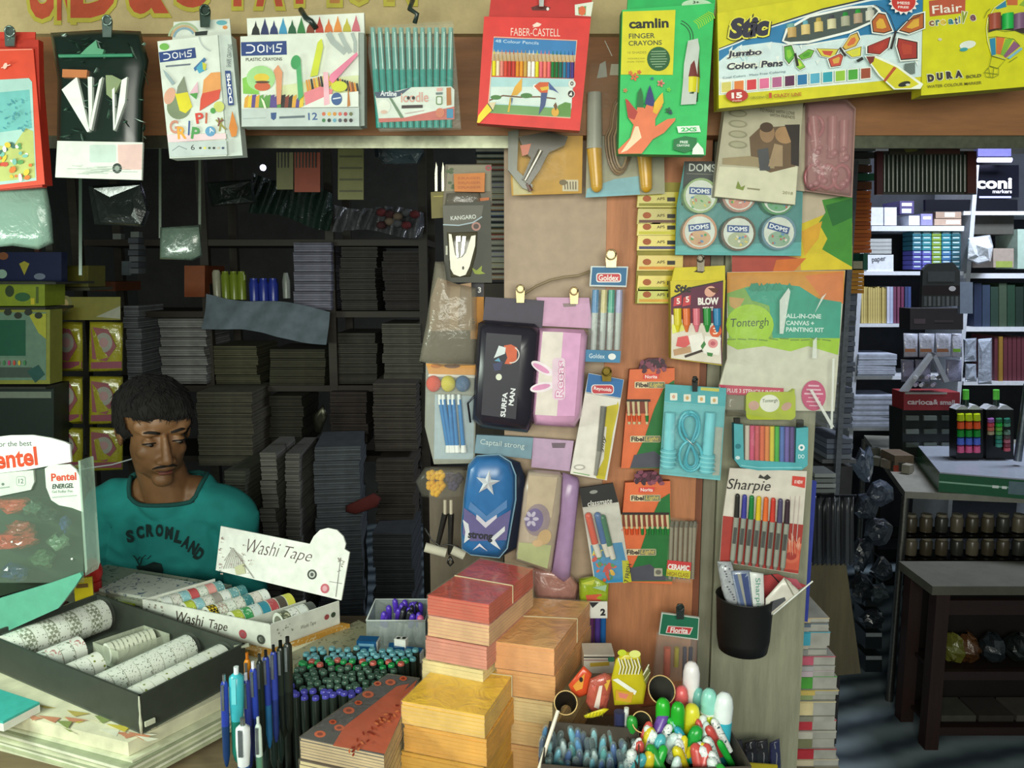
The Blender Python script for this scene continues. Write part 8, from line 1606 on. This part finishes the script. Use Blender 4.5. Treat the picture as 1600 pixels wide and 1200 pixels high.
E_(b, (0, -.066, .042), (.034, .016, .022))
for k in range(6): t = k/5; E_(b, (0, -.080-.024*t, .014-.044*t), (.0072+.005*t, .010, .010))
E_(b, (0, -.102, -.033), (.0125, .011, .0095)); E_(b, (0, -.081, -.0545), (.024, .012, .0048)); E_(b, (0, -.080, -.0665), (.019, .012, .0062)); E_(b, (0, -.070, -.058), (.030, .016, .016))
def W_(x, y, z): return Vector((x, y, z))
caps(b, h(0, .02, -.05), W_(.0, .055, -.175), .054, .060, SK)
# trunk and arms in world directions from the head
TR = [((-.135, .075, -.205), (.135, .06, -.215), .058, .058), ((-.06, .07, -.17), (.06, .07, -.175), .05, .05)]
EL = [((0, .075, -.31), (.160, .100, .15)), ((0, .09, -.45), (.150, .105, .16)), ((0, .11, -.60), (.155, .12, .12))]
AR = [((-.165, .07, -.215), (-.215, .03, -.40), .052, .043), ((-.215, .03, -.40), (-.115, -.03, -.56), .042, .031), ((.160, .06, -.225), (.195, .02, -.41), .052, .043), ((.195, .02, -.41), (.10, -.04, -.56), .042, .031)]
LGS = [((-.085, .12, -.66), (-.12, -.10, -.70), .075, .056), ((.085, .12, -.66), (.12, -.10, -.70), .075, .056), ((-.12, -.10, -.70), (-.13, -.06, -1.13), .054, .036), ((.12, -.10, -.70), (.13, -.06, -1.13), .054, .036)]
for p, q, r0, r1 in TR+AR+LGS: caps(b, p, q, r0*.92, r1*.92, SK)
for c, r in EL: b.sp(c, tuple(v*.93 for v in r), SK, 28, 18)
for s, wx in ((-1, -.105), (1, .09)):
    pc = Vector((wx, -.065, -.585)); b.sp(pc, (.036, .044, .016), SK, 14, 10)
    for k in range(4):
        x0 = pc.x+(k-1.5)*.017; L_ = (.062, .072, .068, .052)[k]; caps(b, (x0, pc.y-.03, pc.z), (x0, pc.y-.03-L_*.55, pc.z-.006), .0088, .0082, SK); caps(b, (x0, pc.y-.03-L_*.55, pc.z-.006), (x0, pc.y-.03-L_*.85, pc.z-.03), .0082, .007, SK)
    caps(b, (pc.x-s*.03, pc.y, pc.z), (pc.x-s*.052, pc.y-.035, pc.z-.008), .0105, .009, SK)
    caps(b, (s*.13, -.06, -1.15), (s*.13, -.18, -1.185), .035, .028, SK)
me = grow(b, .0038, 9)
person = obj('person', me, None, [SK]); person.location = HP
tag(person, 'man in a teal long-sleeved shirt seated behind the counter, head turned right and looking down', 'person')
# shirt
b = B(); SH = '1c8a86-f'
for p, q, r0, r1 in TR+AR[:4]: caps(b, p, q, r0*1.10, r1*1.12, SH)
for c, r in EL: b.sp(c, tuple(v*1.05 for v in r), SH, 28, 18)
caps(b, (0, .062, -.135), (0, .065, -.19), .064, .085, SH)
sm = grow(b, .006, 10, fac=.6)
import bmesh
bm = bmesh.new(); bm.from_mesh(sm)
# neckline: everything above a tilted plane round the neck goes
nv = []
for v in bm.verts:
    c = v.co
    dx, dy = c.x, c.y-.055
    if math.hypot(dx, dy) < .088 and c.z > -.152 - .028*(1 if dy < 0 else -.6)*min(1, abs(dy)/.05): nv.append(v)
bmesh.ops.delete(bm, geom=nv, context='VERTS')
from mathutils import noise as mn
for v in bm.verts:
    n = mn.noise(Vector((v.co.x*9, v.co.y*9, v.co.z*5)))+.5*mn.noise(Vector((v.co.x*26+v.co.z*18, v.co.y*20, v.co.z*22)))
    n += .7*(1-abs(mn.noise(Vector((v.co.x*13+v.co.z*9, v.co.y*10, v.co.z*16-v.co.x*7))))*3)*(.6 if v.co.z < -.22 else .2); v.co += v.normal*(.0105*n)
bm.to_mesh(sm); bm.free()
shirt = obj('shirt', sm, person, [SH]); 
md = shirt.modifiers.new('thickness', 'SOLIDIFY'); md.thickness = .0035; md.offset = -1
# collar rib along the rim of the neckline
from mathutils.bvhtree import BVHTree
dg = bpy.context.evaluated_depsgraph_get()
bvh = BVHTree.FromPolygons([v.co.copy() for v in sm.vertices], [tuple(p.vertices) for p in sm.polygons])
edge = {}
for p in sm.polygons:
    for e in p.edge_keys: edge[e] = edge.get(e, 0)+1
rim = set(i for e, n in edge.items() if n == 1 for i in e)
rp = sorted((sm.vertices[i].co.copy() for i in rim if abs(sm.vertices[i].co.x) < .12), key=lambda c: math.atan2(c.y-.055, c.x))
if len(rp) > 10:
    N_c = 40; ring = []
    for k in range(N_c+1):
        a = -math.pi+2*math.pi*k/N_c
        near = sorted(rp, key=lambda c: abs((math.atan2(c.y-.055, c.x)-a+math.pi) % (2*math.pi)-math.pi))[:8]
        ring.append(sum(near, Vector())/len(near))
    b = B(); b.tb(ring, .0055, '14524e-f', 8); b.build('collar', shirt)
# lettering laid on the cloth
def cloth_pt(px, py, off=.002):
    d = ray(px, py).normalized(); o = CAM - HP; hit = bvh.ray_cast(o, d)
    return (hit[0] - d*off) if hit[0] is not None else None
b = B(); word = 'SCROMLAND'; xs = [203, 219, 234, 249, 264, 279, 291, 302, 311]; ys = [838, 832, 829, 829, 833, 839, 847, 856, 866]; an = [-12, -8, -3, 0, 5, 14, 22, 30, 36]
for ch, x, y, a in zip(word, xs, ys, an):
    vs, fs = glyphs(ch, .06); c_, n_ = math.cos(math.radians(a)), math.sin(math.radians(a)); pts = []
    for u, v in vs:
        X, Y = (u-.5)*12, (.5-v)*20; pts.append(cloth_pt(x+X*c_-Y*n_, y+X*n_+Y*c_, .006))
    if all(p is not None for p in pts): b.add(pts, fs, '12302e-f')
b.build('chest_lettering', shirt); b = B()
def cpoly(pts, m):
    q = [cloth_pt(x, y, .006) for x, y in pts]
    if all(p is not None for p in q): b.add(q, [tuple(range(len(q)))], m)
cpoly([(226, 884), (240, 878), (252, 881), (255, 890), (254, 908), (250, 908), (249, 896), (238, 897), (237, 908), (233, 908), (232, 896), (222, 892), (214, 890), (213, 884)], '12302e-f')
for l in (((218, 884), (212, 872), (208, 868)), ((219, 883), (222, 872), (228, 867)), ((214, 876), (219, 870)), ((223, 873), (230, 874), (236, 868))):
    for p, q in zip(l, l[1:]): cpoly([(p[0]-1, p[1]), (p[0]+1, p[1]), (q[0]+1, q[1]), (q[0]-1, q[1])], '12302e-f')
b.build('deer_print', shirt)
# trousers so that the seated figure is whole
b = B(); TC_ = '23262c-f'
for p, q, r0, r1 in LGS: caps(b, p, q, r0*1.08, r1*1.15, TC_)
b.sp((0, .11, -.62), (.165, .135, .10), TC_, 24, 14)
obj('trousers', grow(b, .009, 6), person, [TC_])
# hair
b = B(); HC = '14110f-f'
def Hh(c, r): b.sp(h(*c), tuple(v*K for v in r), HC, 22, 16, RH)
Hh((0, .022, .048), (.084, .096, .074)); Hh((0, -.034, .078), (.068, .050, .034)); Hh((.02, -.058, .066), (.048, .026, .018)); Hh((0, .065, .015), (.070, .052, .066)); Hh((-.064, .022, .030), (.020, .048, .050)); Hh((.064, .022, .030), (.020, .048, .050)); Hh((-.01, -.05, .068), (.056, .030, .018))
hm = grow(b, .005, 3)
bm = bmesh.new(); bm.from_mesh(hm)
Ri = RH.transposed()
bm.normal_update(); kill = []
for v in bm.verts:
    l = (Ri @ v.co)/K
    n = mn.noise(Vector((l.x*60, l.y*22, l.z*22)))+.5*mn.noise(l*90); v.co += v.normal*(.0028*n)
    if l.y < -.03 and l.z < .052: kill.append(v)
bmesh.ops.delete(bm, geom=kill, context='VERTS'); bm.to_mesh(hm)
pts = [(v.co.copy(), v.normal.copy()) for v in bm.verts]; bm.free()
hair = obj('hair', hm, person, [HC])
b = B()
for k in range(900):
    p, n = R_.choice(pts); l = (Ri @ p)/K
    if l.z < -.02 and R_.random() < .6: continue
    dn = RH @ Vector((R_.uniform(-.5, .5), -.6 if l.z > .05 else .2, -.5)); t = (dn - n*dn.dot(n)); t = t.normalized()*R_.uniform(.014, .028)
    b.cy(p+n*.0003, p+t+n*R_.uniform(-.001, .0025), .0014, .0003, HC, 4, caps=False)
b.build('loose_strands', hair)
# face details
for s in (-1, 1):
    b = B(); b.tb([h(s*x, y, z) for x, y, z in ((.012, -.085, .029), (.022, -.0885, .033), (.034, -.084, .034), (.046, -.074, .029))], [.0025, .0036, .0034, .0014], '17110e-f', 7); b.build('eyebrow', person)
    b = B(); b.sp(h(s*.031, -.0755, .0035), (.0105*K, .0068*K, .0050*K), '7c7068-g', 14, 10, RH); b.sp(h(s*.031+.003, -.0815, .0015), (.0045*K, .0022*K, .0042*K), '1a120e-g', 12, 8, RH); b.build('eye', person)
    b = B(); b.tb([h(s*.031+x, y, z) for x, y, z in ((-.0145, -.0765, .004), (-.007, -.0835, .0072), (.003, -.0845, .0074), (.0145, -.0755, .0038))], .0017, '120d0b-f', 6); b.build('eyelid', person)
b = B()
for s in (-1, 1): b.tb([h(s*x, y, z) for x, y, z in ((.001, -.0935, -.0475), (.010, -.0925, -.0480), (.019, -.087, -.0510), (.026, -.079, -.0570))], [.0022, .0030, .0026, .0012], '1c1512-f', 7)
b.build('moustache', person)
b = B(); b.tb([h(x, y, z) for x, y, z in ((-.020, -.085, -.0605), (-.010, -.0912, -.0603), (0, -.0925, -.0612), (.010, -.0912, -.0603), (.020, -.085, -.0605))], [.0008, .0016, .0018, .0016, .0008], '4a2420-k', 6); b.build('mouth_line', person)
b = B(); b.sp(h(0, -.0862, -.0665), (.0165*K, .0065*K, .0048*K), '7c4438-k', 16, 10, RH); b.build('lower_lip', person)
root = thing('stool', 'plain wooden stool the man sits on', 'stool', (HP.x, HP.y+.13, 0)); sz = HP.z-.75
b = B(); b.bx((0, 0, sz-.015), (.32, .30, .03), '5a4630-w'); b.build('seat', root)
for x in (-.13, .13):
    for y in (-.12, .12): b = B(); b.bx((x, y, (sz-.03)/2), (.03, .03, sz-.03), '4a3826-w'); b.build('leg', root)
# ------------------------------------------------ light
def area(name, loc, tgt, sx, sy, watts, col, spread=180):
    l = bpy.data.lights.new(name, 'AREA'); l.shape = 'RECTANGLE'; l.size = sx; l.size_y = sy; l.energy = watts; l.color = col
    l.spread = math.radians(spread)
    o = bpy.data.objects.new(name, l); COL.objects.link(o); o.location = loc
    o.rotation_euler = (Vector(tgt) - Vector(loc)).to_track_quat('-Z', 'Y').to_euler(); return o
area('street_front_light', (-.05, -.7, 1.72), (.1, 1.4, 1.25), 1.4, .5, 37, (.99, 1.0, .88))  # broad unseen light on the shop front from the street side
area('counter_fill_light', (-1.2, .72, 1.5), (-.6, 1.35, .93), .5, .1, 9, (.86, 1.0, .86))  # unseen fill light added at the left to brighten the counter
area('inside_right_lamp', (2.3, 3.1, 2.8), (2.3, 3.9, 1.3), 1.0, .3, 56, (.82, .88, 1.0))
w = bpy.data.worlds.new('world'); SC.world = w; w.use_nodes = True
w.node_tree.nodes['Background'].inputs['Color'].default_value = (.9, 1, .95, 1); w.node_tree.nodes['Background'].inputs['Strength'].default_value = .2
SC.view_settings.view_transform = 'Standard'; SC.view_settings.look = 'None'; SC.view_settings.gamma = 1; SC.view_settings.exposure = 0
try: SC.view_settings.use_curve_mapping = False
except Exception: pass
